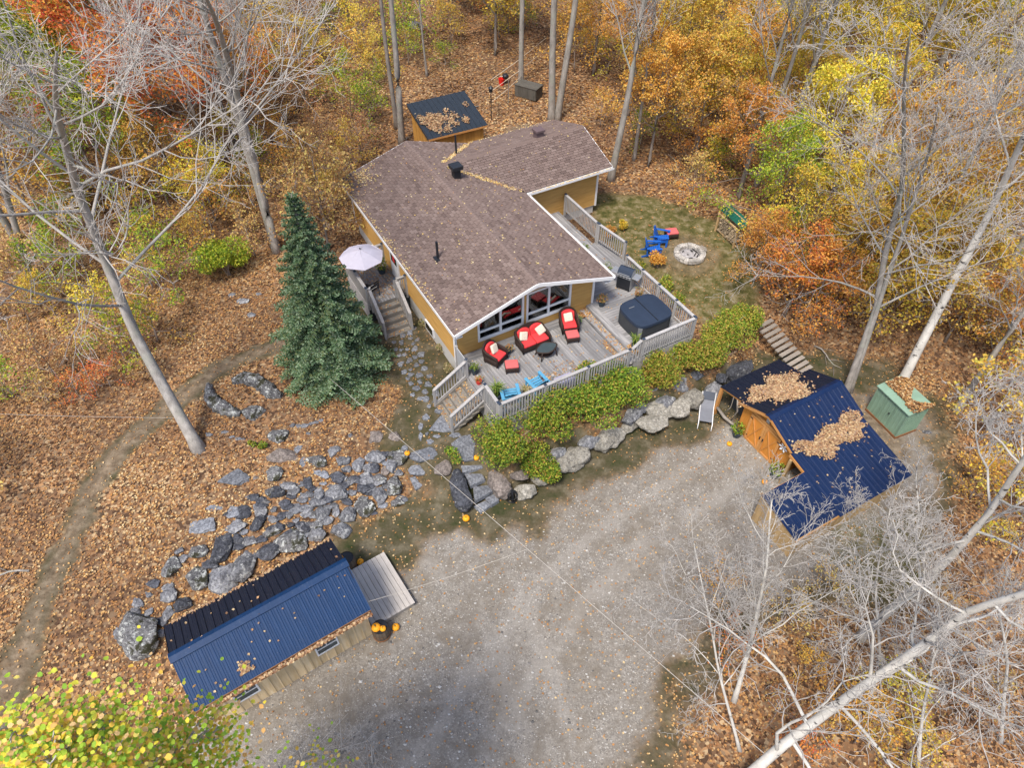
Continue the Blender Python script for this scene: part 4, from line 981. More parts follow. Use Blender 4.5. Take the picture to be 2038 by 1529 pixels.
# ================================================================== BACK SHED
a27 = R(27.5); bs0 = Vector((-4.62, 36.75, 0))
bsh = thing('back_shed', 'yellow pine shed with sloping charcoal metal roof behind the house', 'shed', (bs0.x, bs0.y, 0), a27)
bzg = hz(-4.5, 38.5)
BSW, BSD = 3.62, 3.1
bwall(bsh, (.18, .22), (BSW - .18, .22), bzg - .2, 3.42, .18, 'pine', out=(0, -1, 0)); bwall(bsh, (.18, BSD - .2), (.18, .22), bzg - .2, 4.05, .18, 'pine', out=(-1, 0, 0), ztop2=3.42)
bwall(bsh, (BSW - .18, .22), (BSW - .18, BSD - .2), bzg - .2, 3.42, .18, 'pine', out=(1, 0, 0), ztop2=4.05); bwall(bsh, (BSW - .18, BSD - .2), (.18, BSD - .2), bzg - .2, 4.05, .18, 'pine', out=(0, 1, 0))
metal_slope(bsh, (0, 0, 3.46), (1, 0, 0), (0, BSD, .74), BSW, math.hypot(BSD, .74), 'charcoal_metal', .9, .3, .035)
MB().bar((0, .01, 3.40), (BSW, .01, 3.40), .03, .11).build('fascia', 'orange_beam', bsh); MB().bar((.0, .03, 3.40), (.0, BSD, 4.14), .03, .11).bar((BSW, .03, 3.40), (BSW, BSD, 4.14), .03, .11).build('rake_board', 'charcoal_metal', bsh)
rg = np.random.default_rng(23)
x1, y1 = rough_patch(800, .75, 1.2, .6, .75, .3); x2 = np.concatenate([rg.normal(m_, .09, 26) for m_ in rg.uniform(.3, 3.3, 26)]); y2 = np.concatenate([rg.normal(m_, .12, 26) for m_ in rg.uniform(.25, 2.0, 26)])
x = np.clip(np.concatenate([x1, x2]), .05, 3.55); y = np.clip(np.concatenate([y1, y2]), .05, 3.0)
pile('back_shed_leaves', 'clumps of tan leaves stuck on the charcoal shed roof', loc2w((bs0.x, bs0.y), (math.cos(a27), math.sin(a27)), (-math.sin(a27), math.cos(a27)), np.stack([x, y, 3.46 + y * .2387 + rg.uniform(.03, .08, len(x))], 1)), rg, size=(.09, .14))

# ================================================================== GREEN METAL SHED
gsx = Vector((.39, -.92, 0)); gp = Vector((15.02, 19.73, 0)); gang = math.atan2(gsx.y, gsx.x)
gz = hz(15.6, 19.2)
grs_ = thing('metal_shed', 'small pale green ribbed metal shed buried under orange leaves', 'shed', (gp.x, gp.y, gz), gang)
GW, GD, GH = 1.66, 1.05, 1.45
def ribw(a, b, h0, h1, out, name='wall_panel'):
    a = Vector((*a, 0)); b = Vector((*b, 0)); L = (b - a).length; k = max(2, round(L / .83)); al = (b - a) / L; out = Vector(out)
    for j in range(k):
        mb = MB(); n = 5; st = L / k / n
        for i in range(n):
            p = a + al * (j * L / k + i * st); q = p + al * st * .82; e = p + al * st
            mb.quad(p + Vector((0, 0, h0)), q + Vector((0, 0, h0)), q + Vector((0, 0, h1)), p + Vector((0, 0, h1)))
            m_ = (q + e) / 2 + out * .022
            mb.quad(q + Vector((0, 0, h0)), m_ + Vector((0, 0, h0)), m_ + Vector((0, 0, h1)), q + Vector((0, 0, h1))); mb.quad(m_ + Vector((0, 0, h0)), e + Vector((0, 0, h0)), e + Vector((0, 0, h1)), m_ + Vector((0, 0, h1)))
        mb.build(name, 'green_metal', grs_)
ribw((0, 0), (GW, 0), .08, GH, (0, -1, 0), 'door_panel'); ribw((GW, 0), (GW, GD), .08, GH, (1, 0, 0)); ribw((GW, GD), (0, GD), .08, GH, (0, 1, 0)); ribw((0, GD), (0, 0), .08, GH, (-1, 0, 0))
MB().box(-.04, GW + .04, -.04, GD + .04, -.1, .08).build('base_frame', 'rust', grs_)
MB().hexa([(-.06, -.08, GH), (GW + .06, -.08, GH), (GW + .06, GD + .06, GH + .12), (-.06, GD + .06, GH + .12), (-.06, -.08, GH + .04), (GW + .06, -.08, GH + .04), (GW + .06, GD + .06, GH + .16), (-.06, GD + .06, GH + .16)]).build('roof', 'green_metal', grs_)
MB().lathe([(.035, 0), (.035, .03)], 10).build('handle', 'black_metal', grs_, (.95, -.03, .8), (R(90), 0, 0))
for x in (.02, .55, 1.1, 1.64): MB().box(x - .02, x + .02, -.035, -.024, .1, GH).build('door_edge', 'green_metal', grs_)
rg = np.random.default_rng(29)
x = rg.uniform(.0, GW + .1, 2200); y = .10 + (GD) * np.sqrt(rg.random(2200)) * (.75 + .35 * np.sin(x * 4)); y = np.where(x > 1.2, y, np.maximum(y, .3))
ca, sa = math.cos(gang), math.sin(gang)
pile('metal_shed_leaves', 'heap of orange leaves on the green metal shed roof', loc2w((gp.x, gp.y), (ca, sa), (-sa, ca), np.stack([x, np.clip(y, 0, GD + .1), gz + GH + .05 + y * .1 + rg.uniform(.0, .1, 2200)], 1)), rg, 'litter', (.07, .13))

# ================================================================== WOODSHED
wz = hz(10.8, 30.3)
wd_ = thing('firewood_shelter', 'open wooden firewood rack with small green metal roof at the edge of the lawn', 'rack', (10.55, 30.95, wz), math.atan2(-1.4, .62))
for p in ((0, 0), (1.55, 0)): MB().box(p[0] - .04, p[0] + .04, p[1] - .04, p[1] + .04, -.05, 1.05).build('post', 'post_tan', wd_); MB().box(p[0] - .04, p[0] + .04, .5, .58, -.05, 1.28).build('post', 'post_tan', wd_)
MB().bar((-.1, 0, 1.06), (1.65, 0, 1.06), .05, .08).bar((-.1, .54, 1.27), (1.65, .54, 1.27), .05, .08).bar((-.1, .1, .10), (1.65, .1, .10), .06, .06).bar((-.1, .45, .10), (1.65, .45, .10), .06, .06).build('frame', 'post_tan', wd_)
metal_slope(wd_, (-.15, .14, 1.16), (1, 0, 0), (0, .56, .19), 1.8, .59, 'teal_metal', .9, .2, .02)
lg = [MB().lathe([(.005, 0), (r_, .0), (r_ * .97, .42), (.005, .42)], 7).mesh('log', 'firewood') for r_ in (.05, .062, .075)]
lg.append(MB().hexa([(-.06, -.05, 0), (.07, -.05, 0), (.01, .06, 0), (-.0, .06, 0), (-.06, -.05, .42), (.07, -.05, .42), (.01, .06, .42), (-.0, .06, .42)]).mesh('log', 'firewood'))
for r in range(6):
    for i in range(10):
        if r == 5 and i > 6: continue
        add('log', random.choice(lg), wd_, (.1 + i * .148 + (r % 2) * .06 + random.uniform(-.01, .01), .46 + random.uniform(-.05, .05), .2 + r * .135), (R(90), random.uniform(0, 3), random.uniform(-.06, .06)))

# ================================================================== ROCKS
def rock_mesh(name, sx, sy, sz, seed, mat, flat=.0, angular=.6, sub=3):
    rg = np.random.default_rng(seed)
    bm = bmesh.new(); bmesh.ops.create_icosphere(bm, subdivisions=sub, radius=1)
    V = np.array([v.co[:] for v in bm.verts])
    # cut by random planes for broken faces
    for i in range(int(9 + 10 * angular)):
        n = norm(rg.normal(size=3)); dd = rg.uniform(.52, .86); s_ = V @ n
        V = V - np.maximum(s_ - dd, 0)[:, None] * n[None] * .92
    ph = rg.uniform(0, 9, 3)
    for f, a in ((1.6, .08), (3.7, .045), (8, .035), (15, .02)):
        q = np.sin(V[:, 0] * f + ph[0]) * np.cos(V[:, 1] * f * 1.1 + ph[1]) + np.sin(V[:, 2] * f * 1.2 + ph[2]) * np.cos(V[:, 0] * f * .9 + ph[1])
        V = V * (1 + a * q[:, None])
    if flat: V[:, 2] = np.where(V[:, 2] > 0, np.tanh(V[:, 2] * 2.2) * .62, V[:, 2])
    V = V * np.array([sx, sy, sz])
    for v, c in zip(bm.verts, V): v.co = c
    me = bpy.data.meshes.new(name); bm.to_mesh(me); bm.free(); me.materials.append(M(mat)); me.shade_smooth()
    try: me.set_sharp_from_angle(angle=R(28))
    except Exception: pass
    return me
KM = {'g': 'rock_grey', 'l': 'rock_lichen', 'd': 'rock_dark', 'b': 'rock_brown', 's': 'slate', 't': 'rock_tan'}
KL = {'g': 'plain grey boulder among leaves', 'l': 'boulder blotched with pale lichen', 'd': 'dark angular boulder half buried', 'b': 'brownish boulder half sunk in leaves', 's': 'flat blue-grey slate slab'}
seed_ = [100]
def place_rock(px, py, pw, ph, k, rz=None, label=None, group=None, hgt_=.62, parent=None, name='boulder', sink=.22, zover=None):
    seed_[0] += 1
    p = G(px, py); 
    if zover is not None: p = S(px, py, zover)
    m_ = ppm(p); pw *= 1.30; ph *= 1.26; sx = pw / m_ / 2 * 1.06; szz = hgt_ * min(sx, ph / m_ / 2)
    sy = max(ph / m_ / 2 * 1.18 - szz * .25, .06)
    if k == 's': szz *= .5
    me = rock_mesh(name, sx, sy, szz, seed_[0], KM[k], flat=(k == 's'), angular=.9 if k in 'sd' else .5, sub=4 if pw > 20 else 3)
    o = add(name, me, parent, (p.x, p.y, p.z + szz * (.38 - sink)), (random.uniform(-.1, .1), random.uniform(-.1, .1), rz if rz is not None else random.uniform(-.35, .35)))
    if parent is None:
        sw = 'small' if sx < .24 else ('mid-sized' if sx < .38 else 'large')
        sh_ = 'narrow' if ph > pw * 1.15 else ('wide' if pw > ph * 1.35 else 'squat')
        wh = 'behind the blue-roofed shed' if py > 1040 else ('beside the stone steps' if px > 735 else ('high in the rock garden' if py < 960 else 'midway down the rock garden'))
        tag(o, label or f'{sw} {sh_} {KL[k]} {wh}', 'rock', group or ('rock garden ' + {'g': 'grey boulders', 'l': 'lichen boulders', 'd': 'dark boulders', 'b': 'brown boulders', 's': 'slate slabs'}[k]))
    return o
c7 = """740 625 140 130 l;1085 835 160 105 l;1200 760 95 95 g;715 955 130 140 l;910 740 60 80 s;950 845 60 90 s;1290 840 130 80 g;1425 870 90 120 g;1565 795 140 120 g;1770 810 140 120 l;1700 880 90 120 g;1530 905 110 90 d;1110 945 130 85 s;985 1030 90 115 d;1240 990 120 110 d;1360 1010 90 90 g;1490 1000 150 110 g;1710 1040 150 165 l;720 1105 130 110 d;870 1105 100 80 g;1070 1130 90 120 g;1215 1135 165 140 g;1360 1115 80 60 g;1480 1085 90 60 s;1595 1130 130 130 g;595 1205 130 110 d;800 1200 90 80 d;940 1175 70 60 g;970 1255 95 80 g;1115 1290 110 120 g;1230 1265 60 100 g;1330 1295 130 130 g;1465 1235 170 140 l;200 1240 160 60 s;395 1390 150 110 g;580 1350 110 180 d;830 1295 70 70 g;760 1320 70 50 d;1020 1310 70 60 g;890 1345 60 50 g;1010 1375 120 50 g;1560 640 110 100 b;1725 630 100 90 b;1110 1030 60 50 s;1640 930 70 70 b;700 1250 60 50 g;1310 910 80 60 g;500 1150 60 40 g;300 1290 60 40 d;690 1335 80 70 g;545 985 50 40 b;1060 1380 60 50 g;840 1380 70 50 d"""
for r in c7.split(';'):
    x, y, w_, h_, k = r.split(); place_rock(380 + float(x) / 4.246, 720 + float(y) / 4.246, float(w_) / 4.246, float(h_) / 4.246, k)
for x, y, w_, h_ in ((860, 545, 45, 40), (905, 548, 40, 36), (960, 545, 60, 45), (1020, 525, 50, 30), (1065, 515, 40, 28), (1100, 500, 36, 36), (995, 608, 36, 28), (1345, 625, 40, 40), (400, 650, 50, 35), (345, 640, 40, 30), (285, 597, 50, 40), (155, 615, 55, 40), (440, 655, 40, 26)):
    place_rock(380 + x / 4.246, 720 + y / 4.246, w_ / 4.246, h_ / 4.246, 'g', label='small pale grey stone in the row below the spruce', group='small stones below the spruce', name='stone')
c6 = """550 185 100 95 l;715 160 130 180 d;865 120 90 60 g;1020 60 100 70 l;1155 110 170 150 l;1310 80 120 100 g;1455 50 120 110 g;620 275 90 60 d;550 350 120 140 l;690 375 180 200 g;855 270 140 190 g;1010 190 110 150 d;400 280 110 130 l;275 390 80 70 d;380 460 90 80 g;240 460 50 35 g;460 520 130 110 d;180 515 75 60 g;155 580 70 70 g;240 575 50 70 g;95 640 70 60 g;45 695 45 70 g;365 580 70 90 g;440 180 50 45 g;320 700 60 55 g;580 30 170 120 s;370 420 60 60 g;760 280 40 40 g;460 230 60 50 g;330 630 60 60 d"""
for r in c6.split(';'):
    x, y, w_, h_, k = r.split(); place_rock(220 + float(x) / 3.184, 1040 + float(y) / 3.184, float(w_) / 3.184, float(h_) / 3.184, k)
place_rock(273, 1266, 74, 76, 'l', label='huge mossy lichen-covered boulder at the end of the blue-roofed shed', group='large boulder', hgt_=.8)
place_rock(562.5, 908, 48, 34, 'b', label='flat-topped brown boulder alone uphill in the rock garden', group='brown block')
place_rock(465, 953, 54, 38, 's', rz=.2, label='triangular blue-grey slate slab alone in the leaves', group='triangle slab')
place_rock(829, 54, 26, 30, 'l', label='pale grey boulder on the forest floor behind the pine shed', group='forest boulder')
for x, y, w_, h_, k in ((483, 600, 26, 14, 'g'), (500, 627, 14, 12, 'g'), (462, 588, 12, 10, 'g'), (515, 586, 9, 9, 'g'), (1845, 860, 14, 10, 'g')):
    place_rock(x, y, w_, h_, k, label='small grey stone lying among leaves on the slope', group='stones on the slope', name='stone')
rr_ = random.Random(12); fl_n = 0
while fl_n < 85:
    x, y = rr_.uniform(440, 800), rr_.uniform(900, 1090)
    if y < 1090 - (x - 440) * .30 + 25 and y > 1010 - (x - 440) * .33 and (x < 640 or y < 1040):
        w_ = rr_.uniform(12, 28); place_rock(x, y, w_, w_ * rr_.uniform(.6, .95), rr_.choice('gdgdsl')); fl_n += 1
# curved ledge stones by the spruce
def ledge(pts, wd, ht, label, seed):
    rg = np.random.default_rng(seed); P = [G(x, y) for x, y in pts]; V = []; F = []; k = 10
    D = []
    for a, b in zip(P[:-1], P[1:]):
        for t in np.linspace(0, 1, 8, endpoint=False): D.append(a.lerp(b, t))
    D.append(P[-1]); m = len(D)
    for i, p in enumerate(D):
        d = (D[min(i + 1, m - 1)] - D[max(i - 1, 0)]); d.z = 0; d.normalize(); s_ = Vector((-d.y, d.x, 0)); taper = min(1, .45 + 2.2 * min(i, m - 1 - i) / m)
        for j in range(k):
            a = 2 * math.pi * j / k; rr = 1 + rg.normal(0, .13)
            V.append(tuple(p + s_ * (math.cos(a) * wd * taper * rr) + Vector((0, 0, .05 + math.sin(a) * ht * taper * rr))))
    for i in range(m - 1):
        for j in range(k): F.append((i * k + j, i * k + (j + 1) % k, (i + 1) * k + (j + 1) % k, (i + 1) * k + j))
    me = bpy.data.meshes.new('rock_ledge'); me.from_pydata(V, [], F + [tuple(reversed(range(k))), tuple((m - 1) * k + j for j in range(k))]); me.materials.append(M('rock_lichen')); me.shade_smooth()
    try: me.set_sharp_from_angle(angle=R(35))
    except Exception: pass
    tag(add('rock_ledge', me), label, 'rock')
ledge(((416, 768), (420, 795), (437, 812), (460, 822), (480, 826)), .28, .34, 'curved mossy bedrock ledge ringed by leaves beside the dirt track', 3)
ledge(((463, 762), (490, 755), (520, 765), (540, 785), (562, 790)), .30, .36, 'mossy lichen bedrock ledge running under the spruce boughs', 4)
place_rock(503, 824, 38, 46, 'l', label='round lichen boulder at the tip of the curved bedrock ledge', group='ledge boulder')

# retaining wall of big boulders
rw = thing('retaining_wall', 'curved dry boulder retaining wall below the shrub hedge', 'wall', (4, 18.5, 0))
def wall_stone(px, py, pw, ph, k, zc, tall=.75, parent=rw, rz=None, name='stone'):
    seed_[0] += 1; p = S(px, py, zc); m_ = ppm(p); sx = pw / m_ / 2 * 1.3; sv = ph / m_ / 2 * 1.28
    sz = max(.18, sv * tall); sy = max(.25, sv * .95)
    me = rock_mesh(name, sx, sy, sz, seed_[0], KM[k], angular=.9, flat=(k == 's'), sub=4)
    o = add(name, me, parent); o.location = (p.x - parent.location.x, p.y - parent.location.y, zc - parent.location.z); o.rotation_euler = (random.uniform(-.12, .12), random.uniform(-.1, .1), rz if rz is not None else .5 + random.uniform(-.2, .2)); return o
for x, y, w_, h_, k, zc in ((1690, 1075, 240, 200, 't', .5), (1925, 1010, 190, 160, 't', .5), (1475, 1190, 210, 130, 't', .35), (1270, 1310, 260, 170, 't', .35), (1290, 1150, 130, 70, 't', .8), (1690, 920, 120, 80, 'g', .85), (1840, 900, 160, 130, 'g', .85), (1975, 820, 120, 90, 'd', .9), (1560, 1060, 90, 110, 'g', .8), (1165, 1230, 90, 80, 'g', .75)):
    wall_stone(880 + x / 3.92, 540 + y / 3.92, w_ / 3.92, h_ / 3.92, k, zc)
for x, y, w_, h_, k, zc in ((1630, 540, 260, 180, 't', .3), (1400, 650, 180, 170, 't', .35), (1280, 780, 150, 150, 't', .3), (1520, 480, 200, 100, 'g', .6), (1230, 650, 130, 110, 'b', .75), (1420, 540, 140, 90, 'g', .75)):
    wall_stone(720 + x / 3.92, 780 + y / 3.92, w_ / 3.92, h_ / 3.92, k, zc)
for x, y, w_, h_, k, zc in ((155, 230, 240, 110, 'd', .7), (410, 190, 260, 160, 'd', .7), (65, 400, 150, 160, 't', .4), (235, 360, 140, 170, 'g', .4), (300, 250, 120, 80, 'd', .9)):
    wall_stone(1360 + x / 3.92, 690 + y / 3.92, w_ / 3.92, h_ / 3.92, k, zc)
for x, y, w_, h_, k, zc in ((1215, 872, 62, 44, 't', .4), (1296, 842, 58, 44, 't', .45), (1352, 812, 50, 40, 't', .45), (1130, 918, 58, 42, 't', .35), (1080, 942, 46, 40, 't', .4), (1175, 880, 46, 34, 'g', .6), (1255, 832, 48, 34, 'g', .75), (1325, 800, 44, 32, 'g', .8)):
    wall_stone(x, y, w_, h_, k, zc)
# stone steps
ss = thing('stone_steps', 'natural slate steps climbing between long dark boulders to the path', 'steps', (-1.3, 15.6, 0))
def slab_at(px, py, pw, ph, z, th, parent, name, mat='slate', rz=0, pts=None, seed=None):
    """flat irregular flagstone with its own rim"""
    seed_[0] += 1; rg = np.random.default_rng(seed_[0]); p = S(px, py, z); m_ = ppm(p); a, b = pw / m_ / 2 * 1.05, ph / m_ / 2 * 1.35
    k = rg.integers(7, 11); ang = np.sort(rg.uniform(0, 2 * math.pi, k) * .35 + np.arange(k) / k * 2 * math.pi); rr = rg.uniform(.82, 1.12, k)
    ring = [Vector((math.cos(t) * a * r, math.sin(t) * b * r, 0)) for t, r in zip(ang, rr)]
    if pts: ring = [S(x, y, z) - p for x, y in pts]
    n = len(ring); V = []; 
    for s_, zz in ((1.04, -th), (1.03, -.03), (.94, 0)): V += [(q.x * s_, q.y * s_, zz + rg.uniform(-.004, .004)) for q in ring]
    F = [tuple(2 * n + i for i in range(n))]
    for l in range(2): F += [(l * n + i, l * n + (i + 1) % n, (l + 1) * n + (i + 1) % n, (l + 1) * n + i) for i in range(n)]
    me = bpy.data.meshes.new(name); me.from_pydata(V, [], F); me.materials.append(M(mat))
    return add(name, me, parent, (p.x - parent.location.x, p.y - parent.location.y, z - parent.location.z), (0, 0, rz))
def c8(x, y): return 720 + x / 3.92, 780 + y / 3.92
for (x, y, w_, h_, z, pts) in ((860, 585, 170, 60, .82, [(770, 560), (935, 560), (945, 590), (790, 625)]), (870, 670, 150, 110, .62, [(800, 640), (930, 620), (960, 680), (850, 730)]), (940, 770, 170, 110, .42, [(870, 740), (1000, 725), (1020, 770), (880, 850)]), (1015, 830, 110, 90, .24, [(965, 830), (1040, 790), (1070, 840), (1010, 880)]), (940, 890, 140, 70, .14, [(875, 890), (960, 850), (1010, 880), (930, 940)])):
    slab_at(*c8(x, y), w_ / 3.92, h_ / 3.92, z, .22, ss, 'step', pts=[c8(*q) for q in pts])
def long_boulder(pts, r0, mat, parent, seed):
    rg = np.random.default_rng(seed); V = []; F = []; k = 12; D = []
    P = [S(x, y, z) - parent.location for x, y, z in pts]
    for a, b in zip(P[:-1], P[1:]):
        for t in np.linspace(0, 1, 7, endpoint=False): D.append(a.lerp(b, t))
    D.append(P[-1]); m = len(D)
    for i, p in enumerate(D):
        d = (D[min(i + 1, m - 1)] - D[max(i - 1, 0)]).normalized(); s_ = d.cross(Vector((0, 0, 1))).normalized(); t_ = s_.cross(d); tp = min(1, .35 + 3 * min(i, m - 1 - i) / m)
        for j in range(k):
            a = 2 * math.pi * j / k; c, s2 = math.cos(a), math.sin(a); q = (abs(c) ** 4 + abs(s2) ** 4) ** -.25; rr = q * (1 + rg.normal(0, .05)) * tp
            V.append(tuple(p + s_ * (c * r0 * rr) + t_ * (s2 * r0 * .95 * rr)))
    for i in range(m - 1):
        for j in range(k): F.append((i * k + j, (i + 1) * k + j, (i + 1) * k + (j + 1) % k, i * k + (j + 1) % k))
    F += [tuple(range(k)), tuple((m - 1) * k + j for j in reversed(range(k)))]
    me = bpy.data.meshes.new('side_boulder'); me.from_pydata(V, [], F); me.materials.append(M(mat)); me.shade_smooth()
    try: me.set_sharp_from_angle(angle=R(32))
    except Exception: pass
    add('side_boulder', me, parent)
long_boulder([(*c8(740, 610), .75), (*c8(755, 740), .6), (*c8(795, 870), .38), (*c8(800, 940), .2)], .33, 'rock_dark', ss, 5)
long_boulder([(*c8(1010, 620), .8), (*c8(1080, 740), .5), (*c8(1140, 830), .25)], .34, 'rock_brown', ss, 6)
wall_stone(*c8(650, 600), 38, 42, 'b', .7, parent=ss, name='side_boulder')
# flagstone path
fp = thing('flagstone_path', 'irregular slate flagstone path leading from the stone steps up past the stairs', 'path', (-3, 19, .9))
for x, y, w_, h_, pts in ((820, 420, 180, 200, [(700, 400), (770, 345), (850, 330), (885, 400), (870, 520), (800, 530), (740, 490)]), (640, 240, 200, 150, [(525, 295), (600, 200), (660, 150), (720, 230), (735, 300), (640, 310)]), (485, 480, 210, 120, None), (460, 600, 190, 80, None), (435, 705, 165, 110, None), (500, 195, 60, 50, None), (730, 335, 90, 40, None), (600, 145, 60, 40, None), (530, 385, 60, 40, None), (500, 50, 60, 50, None), (585, 70, 70, 40, None), (460, 270, 40, 60, None), (460, 340, 35, 60, None), (585, 345, 60, 25, None), (525, 110, 35, 30, None), (510, 325, 30, 22, None), (335, 435, 60, 40, None)):
    px_, py_ = c8(x, y); g_ = G(px_, py_); slab_at(px_, py_, w_ / 3.92, h_ / 3.92, g_.z + .05, .12, fp, 'flagstone', pts=[c8(*q) for q in pts] if pts else None)
rgp = random.Random(4)
pc = [(846, 790), (832, 760), (822, 730), (812, 700), (803, 672), (797, 650)]
used = []
for _ in range(900):
    t = rgp.random() * (len(pc) - 1); i = int(t); f = t - i; x = pc[i][0] + (pc[i + 1][0] - pc[i][0]) * f + rgp.uniform(-24, 26); y = pc[i][1] + (pc[i + 1][1] - pc[i][1]) * f + rgp.uniform(-6, 6); r = rgp.uniform(4.5, 9)
    if all(math.hypot((x - a) * 1, (y - b) * 1.25) > (r + c) * 1.02 for a, b, c in used):
        used.append((x, y, r)); g_ = G(x, y)
        if (HO - g_).length < 40: slab_at(x, y, r * 2, r * 1.45, g_.z + .035, .08, fp, 'flagstone', rz=rgp.uniform(-.3, .3))
# fire pit
fz = FIRE.z
fpit = thing('fire_pit', 'round stone fire pit filled with pale ash on the lawn', 'fire pit', (FIRE.x, FIRE.y, fz))
brick = [MB().hexa([(-.085, -.13, 0), (.085, -.13, 0), (.105, .13, 0), (-.105, .13, 0), (-.085, -.13, h_), (.085, -.13, h_), (.105, .13, h_), (-.105, .13, h_)]).mesh('stone', 'fire_brick') for h_ in (.17, .19, .21)]
for i in range(22):
    a = i * 2 * math.pi / 22; add('stone', brick[i % 3], fpit, (.66 * math.cos(a), .66 * math.sin(a), 0), (random.uniform(-.04, .04), random.uniform(-.04, .04), a - math.pi / 2 + random.uniform(-.06, .06)))
MB().lathe([(.55, .0), (.55, .04), (.3, .09), (.02, .11)], 20).build('ash_bed', 'ash', fpit, smooth=True)
for i in range(9):
    a = random.uniform(0, 6.3); r = random.uniform(.1, .46); b = a + random.uniform(.3, 1.1); MB().tube([(r * math.cos(a), r * math.sin(a), .12), (r * math.cos(b), r * math.sin(b), .15)], .025, 6).build('charred_stick', 'char', fpit)
for i in range(3): MB().bar((.55 + i * .05, .35 + i * .09, .2), (.85, .05 + i * .1, .23), .05, .04).build('stick', 'grey_wood', fpit)
# timber steps down to the barn shed
tst = thing('timber_steps', 'weathered plank steps running down from the lawn behind the barn shed', 'steps', (0, 0, 0))
p0, p1 = S(1522, 645, 1.2), S(1600, 738, .35)
for i in range(11):
    t = i / 10; p = p0.lerp(p1, t); p.z = max(hz(p.x, p.y) + .06, p.z); d = (p1 - p0).normalized(); s_ = Vector((-d.y, d.x, 0)).normalized() * .5
    MB().bar(p - s_, p + s_, .19, .06).build('plank', 'grey_wood', tst)

# ================================================================== DECK FURNITURE
def rounded_box(x0, x1, y0, y1, z0, z1, r=.04, seg=3):
    bm = bmesh.new(); bmesh.ops.create_cube(bm, size=1)
    for v in bm.verts: v.co = ((x0 + x1) / 2 + v.co.x * (x1 - x0), (y0 + y1) / 2 + v.co.y * (y1 - y0), (z0 + z1) / 2 + v.co.z * (z1 - z0))
    bmesh.ops.bevel(bm, geom=bm.edges[:], offset=min(r, (z1 - z0) * .49, (x1 - x0) * .49, (y1 - y0) * .49), segments=seg, profile=.6, affect='EDGES')
    return bm
def rbox(name, mat, parent, x0, x1, y0, y1, z0, z1, r=.04, loc=(0, 0, 0), rot=(0, 0, 0)):
    bm = rounded_box(x0, x1, y0, y1, z0, z1, r); me = bpy.data.meshes.new(name); bm.to_mesh(me); bm.free(); me.materials.append(M(mat)); me.shade_smooth(); return add(name, me, parent, loc, rot)
def back_shape(wd, h0, h1, th, arch, mat, name, parent, y, lean):
    """arched wicker back, upright slab leaning backwards (+y)"""
    pts = [(-wd / 2, h0), (wd / 2, h0)]
    for i in range(13):
        t = i / 12; x = wd / 2 - wd * t; pts.append((x, h1 - arch * (abs(2 * t - 1) ** 2.4)))
    n = len(pts); V = [(x, y + (z - h0) * lean, z) for x, z in pts] + [(x, y + (z - h0) * lean + th, z) for x, z in pts]
    F = [tuple(range(n)), tuple(reversed(range(n, 2 * n)))] + [(i, n + i, n + (i + 1) % n, (i + 1) % n) for i in range(n)]
    me = bpy.data.meshes.new(name); me.from_pydata(V, [], F); me.materials.append(M(mat))
    o = add(name, me, parent); b = o.modifiers.new('bevel', 'BEVEL'); b.width = .02; b.segments = 2; return o
def wicker_seat(name, label, loc, rz, wd, seats, pillows, ar=True):
    t = thing(name, label, 'sofa' if seats > 1 else 'armchair', loc, rz)
    rbox('seat_base', 'wicker', t, -wd / 2, wd / 2, -.36, .36, .10, .34, .05)
    for sx in (-1, 1):
        for sy in (-.30, .30): MB().tube([(sx * (wd / 2 - .05), sy, 0), (sx * (wd / 2 - .05), sy, .12)], [.022, .03], 8).build('leg', 'wicker', t)
    back_shape(wd, .3, .92, .07, .22, 'wicker', 'backrest', t, .28, .22)
    for sx in (-1, 1):
        MB().tube([(sx * (wd / 2 - .02), -.36, .12), (sx * (wd / 2 + .0), -.36, .48), (sx * (wd / 2 + .0), -.22, .58), (sx * (wd / 2 - .01), .2, .62), (sx * (wd / 2 - .04), .38, .74)], [.035, .04, .05, .05, .04], 8).build('armrest', 'wicker', t, smooth=True)
        MB().box(sx * (wd / 2 - .04) - .015, sx * (wd / 2 - .04) + .015, -.34, .34, .3, .58).build('arm_panel', 'wicker', t)
    iw = (wd - .14) / seats
    for i in range(seats):
        x0 = -wd / 2 + .07 + i * iw
        rbox('seat_cushion', 'red_cushion', t, x0 + .01, x0 + iw - .01, -.37, .25, .345, .47, .05)
        c = back_shape(iw - .03, .45, .86, .10, .12, 'red_cushion', 'back_cushion', t, .16, .25); c.location.x = x0 + iw / 2
    for i, (x, r_) in enumerate(pillows):
        rbox('throw_pillow', 'pillow', t, -.19, .19, -.06, .06, -.19, .19, .055, (x, .08, .64), (R(-28), R(r_), 0))
    return t
def face(du, dv): return TH + math.atan2(dv, du) + math.pi / 2      # seat's -y looks along (du,dv) in the house frame
love = wicker_seat('loveseat', 'dark wicker loveseat with red cushions under the gable windows', H(3.55, .02, DZ), face(0, -1), 1.36, 2, ((-.40, 20), (.42, -25)))
wicker_seat('armchair', 'red-cushioned wicker armchair angled towards the table beside the lattice panel', H(1.72, -.05, DZ), face(.5, -1), .74, 1, ((.05, 15),))
wicker_seat('armchair', 'red-cushioned wicker armchair drawn close against its footstool by the wall corner', H(5.42, .12, DZ), face(-.35, -1), .74, 1, ((-.02, -8),))
